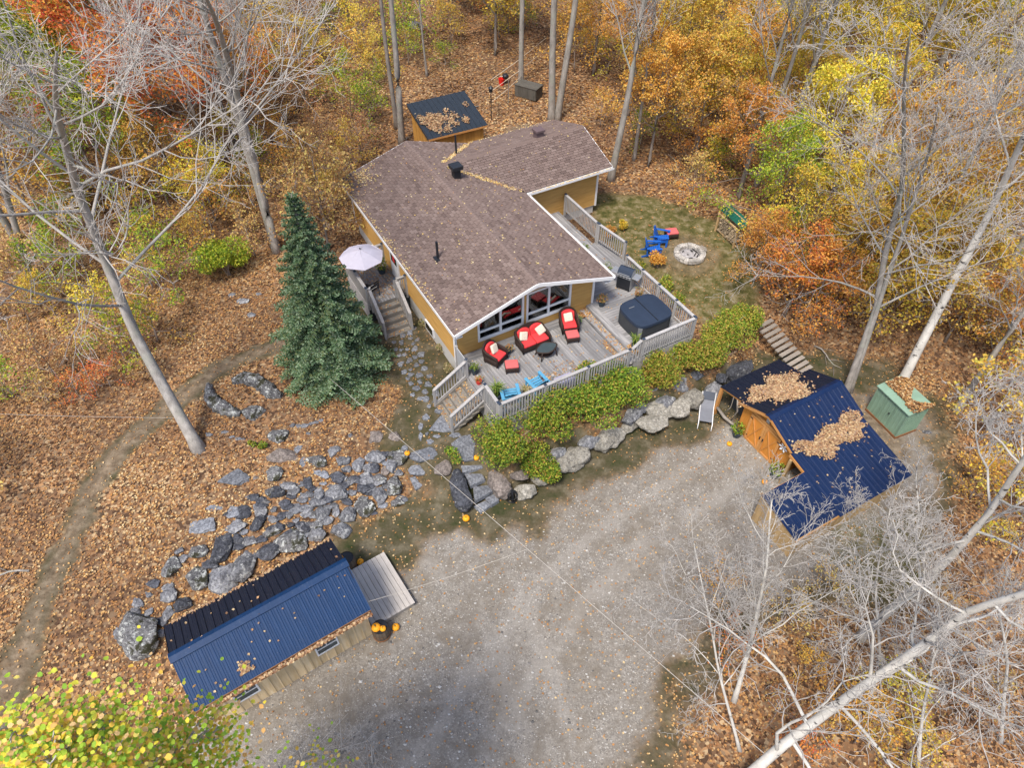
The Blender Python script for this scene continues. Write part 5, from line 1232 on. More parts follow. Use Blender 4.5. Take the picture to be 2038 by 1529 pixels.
def ottoman(label, loc, rz, mat='red_cushion', w_=.56, zz=0):
    t = thing('ottoman', label, 'ottoman', loc, rz)
    rbox('frame', 'wicker', t, -w_ / 2, w_ / 2, -w_ * .42, w_ * .42, .12, .30, .03); rbox('cushion', mat, t, -w_ / 2 + .01, w_ / 2 - .01, -w_ * .42 + .01, w_ * .42 - .01, .305, .41, .04)
    for sx in (-1, 1):
        for sy in (-1, 1): MB().tube([(sx * (w_ / 2 - .04), sy * (w_ * .42 - .04), 0), (sx * (w_ / 2 - .04), sy * (w_ * .42 - .04), .14)], .024, 8).build('leg', 'wicker', t)
ottoman('square red wicker ottoman pulled away from the angled armchair', H(2.05, -.85, DZ), TH + R(-22), 'faded_red')
ottoman('red wicker ottoman touching the armchair near the deck step', H(5.18, -.55, DZ), TH + R(-18), 'faded_red')
ottoman('faded red ottoman standing alone on the lawn beside the blue chairs', G(1335, 472), TH + R(-20), 'faded_red', .62)
tb = thing('coffee_table', 'oval glass-topped wicker coffee table in front of the loveseat', 'table', H(3.75, -.78, DZ), TH)
oval = [(.46 * math.cos(a) * (1 + .06 * math.cos(4 * a)), .29 * math.sin(a) * (1 + .06 * math.cos(4 * a))) for a in np.linspace(0, 2 * math.pi, 28, endpoint=False)]
MB().tube([(x, y, .42) for x, y in oval] + [(oval[0][0], oval[0][1], .42)], .032, 8, False).build('rim', 'wicker', tb, smooth=True)
MB().poly([(x, y, .437) for x, y in oval]).build('glass_top', 'green_glass', tb); MB().poly([(x * .8, y * .8, .16) for x, y in oval]).build('shelf', 'wicker', tb)
for sx in (-1, 1):
    for sy in (-1, 1): MB().tube([(sx * .32, sy * .2, .41), (sx * .35, sy * .22, .2), (sx * .38, sy * .25, 0)], [.028, .024, .03], 8).build('leg', 'wicker', tb, smooth=True)
# hot tub
ht = thing('hot_tub', 'square hot tub with folded navy cover on the raised deck', 'hot tub', H(8.2, -1.50, UZ), TH)
def superell(a, b, p, n=44): return [(a * abs(math.cos(t)) ** (2 / p) * (1 if math.cos(t) >= 0 else -1), b * abs(math.sin(t)) ** (2 / p) * (1 if math.sin(t) >= 0 else -1)) for t in np.linspace(0, 2 * math.pi, n, endpoint=False)]
def ring(name, mat, a, b, p, z, parent, smooth=True):
    V = []; n = 44
    for (s_, zz) in z: V += [(x * s_, y * s_, zz) for x, y in superell(a, b, p)]
    F = [(l * n + i, l * n + (i + 1) % n, (l + 1) * n + (i + 1) % n, (l + 1) * n + i) for l in range(len(z) - 1) for i in range(n)] + [tuple(range((len(z) - 1) * n, len(z) * n))]
    me = bpy.data.meshes.new(name); me.from_pydata(V, [], F); me.materials.append(M(mat)); me.shade_smooth()
    try: me.set_sharp_from_angle(angle=R(40))
    except Exception: pass
    return add(name, me, parent)
ring('cabinet', 'tub_side', .90, .82, 5.5, [(.97, 0), (1, .05), (1, .78)], ht)
for i in range(8):
    a = i * math.pi / 4 + math.pi / 8; x, y = .9 * math.cos(a), .82 * math.sin(a)
for sx in (-1, 1):
    for sy in (-1, 1): MB().box(-.09, .09, -.012, .012, .05, .74).build('corner_trim', 'tub_trim', ht, (sx * .80, sy * .735, 0), (0, 0, math.atan2(sy, sx) + math.pi / 2))
cv = ring('cover', 'tub_cover', .95, .87, 4.2, [(1, .75), (1.0, .86), (.985, .895), (.9, .91), (.4, .93)], ht)
MB().box(-.012, .012, -.84, .84, .928, .945).build('fold_seam', 'hose_black', cv); MB().box(-.62, -.35, .35, .38, .93, .95).build('handle_strap', 'tub_trim', cv)
# barbecue
bq = thing('barbecue_grill', 'black and steel gas barbecue beside the deck railing', 'barbecue', H(9.0, 1.0, UZ), face(-1, -.55))
rbox('cabinet', 'black_metal', bq, -.33, .33, -.24, .24, .08, .78, .02); MB().box(-.345, -.331, -.235, .235, .1, .76).build('side_panel', 'steel', bq); MB().box(.331, .345, -.235, .235, .1, .76).build('side_panel', 'steel', bq)
MB().box(-.33, .33, -.29, -.241, .70, .84).build('control_panel', 'steel', bq, rot=(0, 0, 0), bevel=.01)
for x in (-.22, -.07, .08, .22): MB().lathe([(.028, 0), (.028, .03)], 10).build('knob', 'black_metal', bq, (x, -.291, .78), (R(90), 0, 0))
V = MB()
prof = [(-.25, .80), (-.25, .92), (-.16, 1.06), (.0, 1.12), (.16, 1.06), (.25, .92), (.25, .80)]
for i in range(6): V.quad((-.34, prof[i][0], prof[i][1]), (.34, prof[i][0], prof[i][1]), (.34, prof[i + 1][0], prof[i + 1][1]), (-.34, prof[i + 1][0], prof[i + 1][1]))
lid = V.build('lid', 'tub_cover', bq)
for x in (-.345, .345): MB().poly([(x, y, z) for y, z in prof]).build('lid_end', 'steel', lid)
MB().tube([(-.27, -.3, .93), (.27, -.3, .93)], .014, 8).build('handle', 'steel', lid)
for sx in (-1, 1): MB().box(min(sx * .35, sx * .68), max(sx * .35, sx * .68), -.22, .22, .78, .815).build('side_shelf', 'steel', bq, bevel=.01)
for sx in (-.28, .28):
    for sy in (-.2, .2): MB().lathe([(.03, 0), (.03, .08)], 8).build('wheel', 'black_metal', bq, (sx, sy, 0))
# adirondack chairs
def adirondack(label, loc, rz, mat, w_=.62):
    t = thing('adirondack_chair', label, 'chair', loc, rz); s_ = w_ / .62
    for i in range(5):
        x = (-.22 + i * .11) * s_; h_ = .58 + .10 * (1 - abs(i - 2) / 2)
        MB().hexa([(x - .05, .12, .24), (x + .05, .12, .24), (x + .05, .15, .24), (x - .05, .15, .24), (x - .052, .12 + h_ * .42, .24 + h_), (x + .052, .12 + h_ * .42, .24 + h_), (x + .052, .15 + h_ * .42, .24 + h_), (x - .052, .15 + h_ * .42, .24 + h_)]).build('back_slat', mat, t)
    for i in range(5):
        y = -.38 + i * .105; z = .37 - i * .03; MB().box(-.27 * s_, .27 * s_, y, y + .095, z - .02, z).build('seat_slat', mat, t)
    for sx in (-1, 1):
        MB().box(sx * .33 * s_ - .065, sx * .33 * s_ + .065, -.42, .34, .555, .58).build('arm', mat, t, bevel=.01)
        MB().box(sx * .31 * s_ - .02, sx * .31 * s_ + .02, -.40, -.30, 0, .554).build('front_leg', mat, t); MB().bar((sx * .285 * s_, -.38, .33), (sx * .285 * s_, .55, .04), .025, .09).build('back_leg', mat, t); MB().box(sx * .31 * s_ - .02, sx * .31 * s_ + .02, .26, .33, .1, .554).build('arm_support', mat, t)
    MB().bar((-.28 * s_, .36, .62), (.28 * s_, .36, .62), .03, .07).build('back_rail', mat, t)
adirondack('royal blue adirondack chair beside the red ottoman by the fire pit', G(1313, 483), R(75), 'blue_chair', .62)
adirondack('royal blue adirondack chair next to the golden shrub facing the fire pit', G(1297, 506), R(88), 'blue_chair', .62)
adirondack('sky blue adirondack chair in the deck corner by the spiky grass', H(1.15, -2.35, DZ), TH + R(162), 'light_blue')
adirondack('sky blue adirondack chair beside the low painted bench on the deck', H(2.4, -2.35, DZ), TH + R(185), 'light_blue')
# umbrella
um = thing('patio_umbrella', 'lavender-grey patio umbrella open over the side landing', 'umbrella', H(-1.18, 7.05, DZ), TH)
MB().tube([(0, 0, 0), (0, 0, 2.25)], .022, 10).build('pole', 'steel', um); MB().lathe([(.22, 0), (.22, .05), (.05, .09), (.04, .25)], 16).build('base', 'black_metal', um)
mb = MB(); ru = 1.0
for i in range(7):
    a, b = 2 * math.pi * i / 7, 2 * math.pi * (i + 1) / 7
    for (r0, z0_, r1, z1_) in ((.02, 2.2, .5, 2.02), (.5, 2.02, ru, 1.76)):
        m0 = (a + b) / 2
        if r0 < .1: mb.poly([(r0 * math.cos(a), r0 * math.sin(a), z0_), (r1 * math.cos(a), r1 * math.sin(a), z1_), (r1 * .95 * math.cos(m0), r1 * .95 * math.sin(m0), z1_ - .005), (r1 * math.cos(b), r1 * math.sin(b), z1_)])
        else: mb.poly([(r0 * math.cos(a), r0 * math.sin(a), z0_), (r1 * math.cos(a), r1 * math.sin(a), z1_), (r1 * .93 * math.cos(m0), r1 * .93 * math.sin(m0), z1_ + .02), (r1 * math.cos(b), r1 * math.sin(b), z1_), (r0 * math.cos(b), r0 * math.sin(b), z0_), (r0 * .95 * math.cos(m0), r0 * .95 * math.sin(m0), z0_ - .005)])
cn = mb.build('canopy', 'umbrella_cloth', um)
for i in range(7):
    a = 2 * math.pi * i / 7; MB().tube([(.02 * math.cos(a), .02 * math.sin(a), 2.17), (.97 * math.cos(a), .97 * math.sin(a), 1.74)], .008, 5).build('rib', 'steel', um)
MB().lathe([(.03, 2.2), (.035, 2.23), (.01, 2.27)], 8).build('finial', 'black_metal', um)
# metal chair below the umbrella
mc = thing('patio_chair', 'black metal patio chair with striped seat half under the umbrella', 'chair', H(-1.15, 6.4, DZ), TH + R(200))
for sx in (-.22, .22):
    for sy in (-.2, .2): MB().tube([(sx, sy, 0), (sx, sy, .43)], .014, 6).build('leg', 'black_metal', mc)
for i in range(5): MB().box(-.23, .23, -.22 + i * .09, -.15 + i * .09, .43, .45).build('seat_strap', 'white_paint' if i % 2 else 'black_metal', mc)
for i in range(4): MB().box(-.22, .22, .22, .235, .5 + i * .1, .57 + i * .1).build('back_strap', 'black_metal', mc)
for sx in (-.23, .23): MB().tube([(sx, .22, .43), (sx, .26, .92)], .014, 6).build('back_post', 'black_metal', mc)
# sun lounger on the gravel
p = S(1404, 828, .1); ln = thing('sun_lounger', 'grey sling sun lounger with white frame against the boulder wall', 'lounger', (p.x, p.y, hz(p.x, p.y)), R(-14))
for sx in (-.28, .28):
    MB().tube([(sx, -.75, .05), (sx, -.6, .30), (sx, .25, .32), (sx, .8, .75)], .02, 6).build('side_rail', 'white_paint', ln, smooth=True); MB().tube([(sx, .3, .32), (sx, .42, 0)], .02, 6).build('leg', 'white_paint', ln)
MB().poly([(-.27, -.5, .31), (.27, -.5, .31), (.27, .25, .325), (-.27, .25, .325)]).poly([(-.27, .25, .325), (.27, .25, .325), (.27, .78, .74), (-.27, .78, .74)]).build('sling', 'lounger_cloth', ln)
MB().poly([(-.24, .52, .56), (.24, .52, .56), (.24, .8, .78), (-.24, .8, .78)]).build('headrest', 'tub_cover', ln, loc=(0, -.01, .02))

# ================================================================== PUMPKINS, BARRELS, POTS
def pumpkin_mesh(r):
    bm = bmesh.new(); bmesh.ops.create_uvsphere(bm, u_segments=32, v_segments=14, radius=1)
    for v in bm.verts:
        a = math.atan2(v.co.y, v.co.x); rr = math.hypot(v.co.x, v.co.y); k = 1 - .075 * (abs(math.cos(a * 5)) ** 6) * rr
        dz = -.22 * math.exp(-(rr / .25) ** 2) * (1 if v.co.z > 0 else -1)
        v.co = (v.co.x * k * r, v.co.y * k * r, (v.co.z * .80 + dz + .76) * r)
    me = bpy.data.meshes.new('body'); bm.to_mesh(me); bm.free(); me.materials.append(M('pumpkin')); me.shade_smooth(); return me
PM = pumpkin_mesh(.14); ST = MB().tube([(0, 0, .17), (.01, 0, .22), (.035, .01, .27)], [.022, .016, .02], 7).mesh('stem', 'pumpkin_stem', True)
def pumpkin(label, p, s_=1.0):
    t = thing('pumpkin', label, 'pumpkin', p, random.uniform(0, 6)); t.scale = (s_, s_, s_); add('body', PM, t); add('stem', ST, t)
def on(px, py, dz=0.0): q = G(px, py + 2); return (q.x, q.y, q.z + dz)
pumpkin('orange pumpkin on the ground at the foot of the long dark step boulder', on(928, 1033))
pumpkin('orange pumpkin on the slate landing beside the green hedge', (S(948, 914, .88)), .8)
pumpkin('orange pumpkin on a lichen boulder under the overhead cable', S(811, 905, 1.05), .8)
pumpkin('orange pumpkin beside the potted flowers left of the barn doors', on(1451, 884), .8)
pumpkin('orange pumpkin by the dark planter near the open lean-to bay', on(1521, 960), .85)
def barrel(label, p, r=.30, h=.62):
    t = thing('barrel', label, 'barrel', p)
    n = 16
    for i in range(n):
        a0, a1 = 2 * math.pi * i / n + .012, 2 * math.pi * (i + 1) / n - .012; mb = MB(); zs = [0, h * .3, h * .5, h * .7, h]; rr = [r * .86, r * .98, r, r * .98, r * .86]
        for j in range(4): mb.quad((rr[j] * math.cos(a0), rr[j] * math.sin(a0), zs[j]), (rr[j] * math.cos(a1), rr[j] * math.sin(a1), zs[j]), (rr[j + 1] * math.cos(a1), rr[j + 1] * math.sin(a1), zs[j + 1]), (rr[j + 1] * math.cos(a0), rr[j + 1] * math.sin(a0), zs[j + 1]))
        mb.build('stave', 'barrel_wood', t)
    for z in (.12, .5): MB().lathe([(r * .965, h * z), (r * .99, h * z), (r * .99, h * z + .05), (r * .965, h * z + .05)], 24).build('hoop', 'rust', t)
    MB().lathe([(.01, h - .05), (r * .84, h - .05), (r * .84, h - .03), (.01, h - .03)], 20).build('lid', 'black_metal', t); return t
lx, ly = LSx, LSy
def LW(s_, n_, z=0): return (lx[0] * s_ + ly[0] * n_, lx[1] * s_ + ly[1] * n_, z)
barrel('wooden barrel with pumpkins on its lid at the front corner of the plank platform', LW(2.0, 10.72, 0)); pumpkin('largest orange pumpkin sitting on the barrel by the plank platform', LW(1.88, 10.72, .6), 1.1); pumpkin('small orange pumpkin on the barrel rim by the plank platform', LW(2.05, 10.58, .6), .75)
pumpkin('orange pumpkin on the ground right beside the pumpkin-topped barrel', LW(2.48, 10.66, 0), .95)
barrel('wooden barrel tucked behind the shed gable with a blue lid', LW(2.15, 13.62, .05)); pumpkin('orange pumpkin half hidden behind the dark shed roof edge', LW(1.95, 13.66, .66), .9); pumpkin('orange pumpkin on the ground at the rear edge of the plank platform', LW(2.55, 13.5, .05), .9)
def blades(n, r, h, mat, name, parent, seed, loc=(0, 0, 0), spread=.8, wd=.02):
    rg = np.random.default_rng(seed); mb = MB()
    for i in range(n):
        a = rg.uniform(0, 6.283); s_ = rg.uniform(.2, 1) * spread; L = h * rg.uniform(.6, 1.1); p = Vector((rg.uniform(-r, r) * .5, rg.uniform(-r, r) * .5, 0)); d = Vector((math.cos(a), math.sin(a), 0)); sd = Vector((-d.y, d.x, 0)) * wd
        m_ = p + d * (L * s_ * .35) + Vector((0, 0, L * .75)); e = p + d * (L * s_ * .9) + Vector((0, 0, L * .78))
        mb.quad(p - sd, p + sd, m_ + sd, m_ - sd); mb.poly([m_ - sd, m_ + sd, e])
    o = mb.build(name, None, parent, loc); o.data.materials.append(M(mat)); a = o.data.attributes.new('rnd', 'FLOAT', 'FACE'); a.data.foreach_set('value', rg.random(len(o.data.polygons)).astype(np.float32)); return o
def clump(n, r, h, mat, name, parent, seed, loc, size=.07, hollow=.5):
    rg = np.random.default_rng(seed); d = norm(rg.normal(size=(n, 3))); rad = rg.uniform(hollow, 1, n)[:, None] ** .7; lump = 1 + .25 * np.sin(d[:, :1] * 5 + seed) * np.cos(d[:, 1:2] * 4 + seed * 2); P = d * rad * lump * np.array([r, r, h / 2]); P[:, 2] += h / 2
    P = P[P[:, 2] > -.05]
    return add(name, leaf_mesh(name, P, rg.uniform(size * .7, size * 1.3, len(P)), rg, mat, .25, .6), parent, loc)
sd0 = [500]
def pot(label, p, r=.16, h=.26, potmat='pot_dark', kind='clump', mat='pot_green', ph=.4, n=160, pr=None, size=.075):
    sd0[0] += 1; t = thing('potted_plant', label, 'potted plant', p, random.uniform(0, 6))
    MB().lathe([(r * .7, 0), (r * .95, h * .8), (r, h * .85), (r, h), (r * .86, h), (r * .84, h * .9), (.01, h * .9)], 18).build('pot', potmat, t, smooth=False)
    if kind == 'clump': clump(n, pr or r * 1.5, ph, mat, 'foliage', t, sd0[0], (0, 0, h * .8), size); MB().tube([(0, 0, h * .85), (.01, .01, h + ph * .5)], .012, 5).build('stem', 'twig_brown', t)
    else: blades(n, r, ph, mat, 'foliage', t, sd0[0], (0, 0, h * .88))
pot('rust-brown potted plant in a blue pot against the house corner', H(7.35, .45, UZ), mat='pot_brown', ph=.42)
pot('leggy red-tinged potted plant between the barbecue and the hot tub', H(9.05, .02, UZ), kind='clump', mat='pot_brown', ph=.5)
pot('spiky green potted grass on the step below the hot tub', H(7.0, -2.5, UZ), r=.15, kind='blade', ph=.55, n=60)
pot('bushy green potted plant behind the barbecue at the railing gap', H(8.75, 2.15, UZ), mat='pot_green', ph=.5, r=.2)
pot('green potted geranium in a black pot on the rear walkway', H(8.7, 3.9, UZ), mat='pot_green', ph=.42)
pot('leafy potted plant in a tall blue pot at the top of the front stairs', H(.62, -.30, DZ), r=.14, h=.36, mat='pot_green', ph=.3)
pot('withered potted plant in a bright red pot at the stair edge', H(.52, -.85, DZ), r=.13, h=.2, potmat='pot_red', mat='pot_brown', ph=.25, n=70)
pot('spiky ornamental grass in the deck corner by the front stairs', H(.78, -1.95, DZ), kind='blade', ph=.7, n=90, mat='pot_green')
pot('drooping brown-green plant between the two sky blue deck chairs', H(1.8, -2.45, DZ), kind='blade', mat='dry_grass', ph=.5, n=70)
pot('dried brown plant on the deck between armchair and loveseat', H(2.45, .1, DZ), mat='pot_brown', ph=.25, r=.14, n=90)
pot('large leafy potted plant under the eave beside the side door', H(-.15, 7.75, DZ), r=.2, mat='shrub_green', ph=.6, n=240)
pot('white-flowering planter left of the barn doors', G(1465, 868), r=.2, mat='shrub_green', ph=.55, n=220, size=.09)
pot('dark leafy planter with white blooms at the lean-to post', G(1540, 948), r=.22, mat='shrub_green', ph=.6, n=240, size=.09)
pot('blue-grey potted plant beside the right armchair', H(5.95, .15, DZ), r=.13, mat='pot_green', ph=.25, n=70)
# hose coil on the boulder wall
p = S(1018, 985, .35); hc = thing('hose_coil', 'coiled black garden hose hung at the end of the boulder wall', 'hose', (p.x, p.y, p.z), R(20))
for i in range(5):
    mb = MB(); r = .16 + .012 * i; mb.tube([(r * math.cos(a), -.14 + .04 * i * .5, r * math.sin(a)) for a in np.linspace(0, 2 * math.pi, 20)], .018, 6, False).build('hose_loop', 'hose_black', hc, rot=(R(-35), 0, 0), smooth=True)
MB().box(-.03, .03, -.16, .05, -.35, .25).build('holder', 'black_metal', hc)
MB().tube([(-.2, -.1, -.2), (0, -.2, -.28), (.2, -.1, -.22)], .03, 6).build('hose_end', 'hose_black', hc, smooth=True)
# behind the house
bz = hz(.9, 45.2); db = thing('storage_box', 'dark plank storage box on the forest floor behind the house', 'box', (.2, 45.29, bz), math.atan2(-.78, 1.29))
for i in range(9): MB().box(i * .172, i * .172 + .165, -.02, .0, .02, .72).build('plank', 'dark_box', db); MB().box(i * .172, i * .172 + .165, .85, .87, .02, .72).build('plank', 'dark_box', db)
for i in range(5):
    for x in (-.02, 1.545): MB().box(x, x + .02, .0 + i * .172, .164 + i * .172, .02, .72).build('plank', 'dark_box', db)
for i in range(5): MB().box(-.05, 1.6, -.05 + i * .19, .13 + i * .19, .725, .76).build('lid_board', 'dark_box', db)
p = G(998, 168); rd = thing('red_bucket', 'bright red bucket on the leaves behind the house', 'bucket', p); MB().lathe([(.15, 0), (.2, .38), (.215, .38), (.215, .41), (.19, .41), (.14, .03), (.01, .03)], 16).build('bucket', 'red_plastic', rd); MB().tube([(-.2, 0, .38), (-.12, 0, .55), (.12, 0, .55), (.2, 0, .38)], .008, 5).build('handle', 'steel', rd)
p = G(1006, 166); bl = thing('kettle_grill', 'small black kettle grill beside the red bucket', 'grill', p); MB().lathe([(.02, .3), (.16, .36), (.22, .48), (.2, .58), (.05, .66), (.01, .66)], 16).build('bowl', 'black_metal', bl, smooth=True)
for a in (0, 2.1, 4.2): MB().tube([(.1 * math.cos(a), .1 * math.sin(a), .38), (.2 * math.cos(a), .2 * math.sin(a), 0)], .012, 5).build('leg', 'black_metal', bl)
p = G(978, 238); fd = thing('feeder_pole', 'black pole with a dark hanging bird feeder behind the house', 'feeder', p); MB().tube([(0, 0, 0), (0, 0, 2.0)], .03, 6).build('pole', 'black_metal', fd); MB().lathe([(.05, 1.75), (.12, 1.78), (.12, 2.0), (.17, 2.02), (.02, 2.16)], 10).build('feeder', 'black_metal', fd)
for i, (a, b) in enumerate((((978, 205), (1085, 120)), ((979, 216), (1090, 128)), ((980, 226), (1040, 172)))):
    A_, B_ = G(*a), G(*b); A_.z += 1.5 - i * .35; B_.z += 1.5 - i * .35; m_ = (A_ + B_) / 2 - Vector((0, 0, .08)); tag(MB().tube([A_, m_, B_], .016, 5).build('clothes_line', 'rope', smooth=True), ('highest', 'middle', 'lowest')[i] + ' pale rope line strung behind the house to the trees', 'rope')
lp = G(1012, 205); tag(MB().tube([lp, lp + Vector((0, 0, 1.5))], .03, 6).build('line_post', 'bark_dark'), 'short wooden post holding up the rope lines behind the house', 'post')
# overhead cables
def cable(label, a, b, sag, r=.0085):
    a, b = Vector(a), Vector(b); tag(MB().tube([a.lerp(b, t) - Vector((0, 0, sag * 4 * t * (1 - t))) for t in np.linspace(0, 1, 24)], r, 5).build('cable', 'wire', smooth=True), label, 'cable')
_a, _b = S(655, 752, 2.6), S(1520, 1500, 6.0); J = min((_a.lerp(_b, t) for t in np.linspace(0, 1, 400)), key=lambda q: abs(PW / 2 + FPX * q.x / (q.y * _cp + (CAM_H - q.z) * _sp) - 1050))
cable('pale overhead cable crossing above the gravel from the spruce towards the birches', S(655, 752, 2.6), S(1520, 1500, 6.0), .0)
cable('thin branch wire from the shed corner up to the overhead cable', LW(1.75, 10.95, 2.2), J, .12, .006)
cable('thin wire stretched over the leaf slope to the big bare tree', S(-60, 822, 2.4), S(345, 832, 2.2), .05, .006)

# ================================================================== TREES AND SHRUBS
def perp(d, rg):
    a = rg.normal(size=3); a -= a @ d * d; return a / (np.linalg.norm(a) + 1e-9)
def grow(rg, trunk, r0, r1, start=.35, nb=14, ang=(35, 62), lens=.42, nsub=(7, 6, 4), rmin=.010, up=.25, taper=.8, wander=.12, droop=0.0, levels=4):
    """trunk: polyline (list of xyz). returns per-level segment lists and twig tips"""
    seg = [[], [], [], [], []]; tips = []
    T = np.array([np.array(p, float) for p in trunk]); cum = np.concatenate([[0], np.cumsum(np.linalg.norm(np.diff(T, axis=0), axis=1))]); L = cum[-1]
    def at(t):
        s_ = t * L; i = min(np.searchsorted(cum, s_, 'right') - 1, len(T) - 2); f = (s_ - cum[i]) / (cum[i + 1] - cum[i] + 1e-9); return T[i] * (1 - f) + T[i + 1] * f, (T[i + 1] - T[i]) / (np.linalg.norm(T[i + 1] - T[i]) + 1e-9)
    n = max(6, int(L / .7)); ph = rg.uniform(0, 6, 2); jit = lambda t: np.array([math.sin(t * 9 + ph[0]), math.cos(t * 7 + ph[1]), 0]) * .012 * L * wander * 4 * t
    rad = lambda t: (r0 * (1 - t) ** taper + r1) * (1 + .5 * math.exp(-t * L / .35))
    for i in range(n):
        a, b = i / n, (i + 1) / n; seg[0].append((at(a)[0] + jit(a), at(b)[0] + jit(b), rad(a), rad(b)))
    def branch(p, d, ln, r, lev):
        k = (7, 5, 4, 3)[lev - 1]; cur = p.copy(); dd = d.copy(); st = ln / k; pts = [cur.copy()]
        for i in range(k):
            dd = dd + rg.normal(0, wander * (1 + .5 * lev) * .55, 3) + np.array([0, 0, up * (.30 if lev < 3 else .18) - droop * i / k]); dd /= np.linalg.norm(dd); nx = cur + dd * st
            ra = max(rmin, r * (1 - i / k) ** .8 + rmin * .3); rb = max(rmin * .8, r * (1 - (i + 1) / k) ** .8 + rmin * .3)
            seg[lev].append((cur, nx, ra, rb)); cur = nx; pts.append(cur.copy())
        tips.append((cur, lev))
        if lev < levels:
            m = nsub[lev - 1]
            for j in range(m):
                t = .22 + .78 * (j + rg.random()) / m; i = min(int(t * k), k - 1); f = t * k - i; q = pts[i] * (1 - f) + pts[i + 1] * f; bd = pts[i + 1] - pts[i]; bd /= np.linalg.norm(bd)
                an = R(rg.uniform(28, 58)); nd = bd * math.cos(an) + perp(bd, rg) * math.sin(an)
                branch(q, nd, ln * rg.uniform(.32, .55) * (1.15 - .45 * t), r * .42, lev + 1)
        else:
            for q in pts[1:]: tips.append((q, lev))
    ga = rg.uniform(0, 6)
    for i in range(nb):
        t = start + (.98 - start) * (i + rg.random() * .6) / nb; p, d = at(t); p = p + jit(t); ga += 2.4 + rg.uniform(-.4, .4)
        ref = np.array([math.cos(ga), math.sin(ga), 0]); ref -= ref @ d * d; ref /= np.linalg.norm(ref) + 1e-9; an = R(rg.uniform(*ang)) * (1.1 - .35 * t)
        branch(p, d * math.cos(an) + ref * math.sin(an), L * lens * (1.2 - .75 * (t - start) / (1 - start)) * rg.uniform(.75, 1.15), min(rad(t) * .40, .058), 1)
    return seg, tips
def pack(L): P0 = np.array([s[0] for s in L]); P1 = np.array([s[1] for s in L]); return P0, P1, np.array([s[2] for s in L]), np.array([s[3] for s in L])
def smooth_tube_mesh(name, L, k, mat):   # connected trunk segments
    mb = MB(); mb.tube([Vector(L[0][0])] + [Vector(s[1]) for s in L], [L[0][2]] + [s[3] for s in L], k, True); return mb.mesh(name, mat, True)
def tree_parts(seg, barkm, twigm, k=9):
    me0 = smooth_tube_mesh('trunk', seg[0], k, barkm); me1 = segs_mesh('limbs', *pack(seg[1]), 6, barkm) if seg[1] else None
    tw = seg[2] + seg[3] + seg[4]; me2 = segs_mesh('twigs', *pack(tw), 3, twigm) if tw else None
    return me0, me1, me2
def crown_pts(tips, n, rg, spread, lev=2):
    Pt = np.array([t[0] for t in tips if t[1] >= lev]); i = rg.integers(0, len(Pt), n); return Pt[i] + rg.normal(0, spread, (n, 3)) * np.array([1, 1, .7])
def plant_tree(name, label, cat, meshes, loc, rz, sc, group=None, crown=None, crown_mat=None):
    t = thing(name, label, cat, loc, rz, group); t.scale = (sc, sc, sc)
    for nm, me in zip(('trunk', 'limbs', 'twigs'), meshes):
        if me:
            pp_ = add(nm, me, t)
            if nm != 'trunk': pp_['kind'] = 'stuff'
    if crown:
        c = add('crown', crown, t)
        if crown_mat: c.material_slots[0].link = 'OBJECT'; c.material_slots[0].material = M(crown_mat)
    return t
# --- prototypes
BARE = []
for i, (h_, r0, st, nb, an, ln) in enumerate(((17, .17, .42, 15, (28, 50), .30), (15, .13, .5, 13, (25, 45), .28), (18, .20, .35, 16, (32, 58), .32), (13, .10, .45, 12, (30, 55), .30), (16, .14, .55, 12, (24, 42), .30))):
    rg = np.random.default_rng(40 + i); lean = rg.normal(0, .5, 2); seg, tips = grow(rg, [(0, 0, -.3), (lean[0] * .3, lean[1] * .3, h_ * .35), (lean[0] * .8, lean[1] * .6, h_ * .7), (lean[0], lean[1], h_)], r0, .02, st, nb, an, ln, nsub=(8, 6, 3))
    BARE.append((tree_parts(seg, 'bark', 'twig'), tips, h_))
LEAFY = []
for i, (h_, r0, st, nb, ln, nl, sz) in enumerate(((9, .10, .28, 13, .36, 8200, .15), (7, .07, .25, 12, .42, 6400, .14), (11, .12, .35, 14, .34, 9500, .155), (5, .05, .15, 11, .48, 4600, .13))):
    rg = np.random.default_rng(60 + i); seg, tips = grow(rg, [(0, 0, -.2), (.2, .1, h_ * .5), (.1, -.2, h_)], r0, .015, st, nb, (45, 78), ln, nsub=(6, 5, 3), up=.12)
    cr = leaf_mesh('crown', crown_pts(tips, nl, rg, .22), rg.uniform(sz * .7, sz * 1.2, nl), rg, 'orange', .35, .7); LEAFY.append((tree_parts(seg, 'bark_dark', 'twig_brown', 7), cr, h_))
SAP = []
for i, (h_, nb, ln, nl, sz) in enumerate(((2.6, 10, .55, 900, .12), (3.4, 11, .5, 1300, .13), (1.9, 9, .6, 650, .11))):
    rg = np.random.default_rng(80 + i); seg, tips = grow(rg, [(0, 0, -.1), (.1, .05, h_ * .5), (.0, -.1, h_)], .03, .008, .12, nb, (45, 80), ln, nsub=(5, 4, 2), up=.1, rmin=.007, levels=3)
    cr = leaf_mesh('crown', crown_pts(tips, nl, rg, .16), rg.uniform(sz * .7, sz * 1.2, nl), rg, 'orange', .35, .7); SAP.append((tree_parts(seg, 'twig_brown', 'twig_brown', 5), cr, h_))
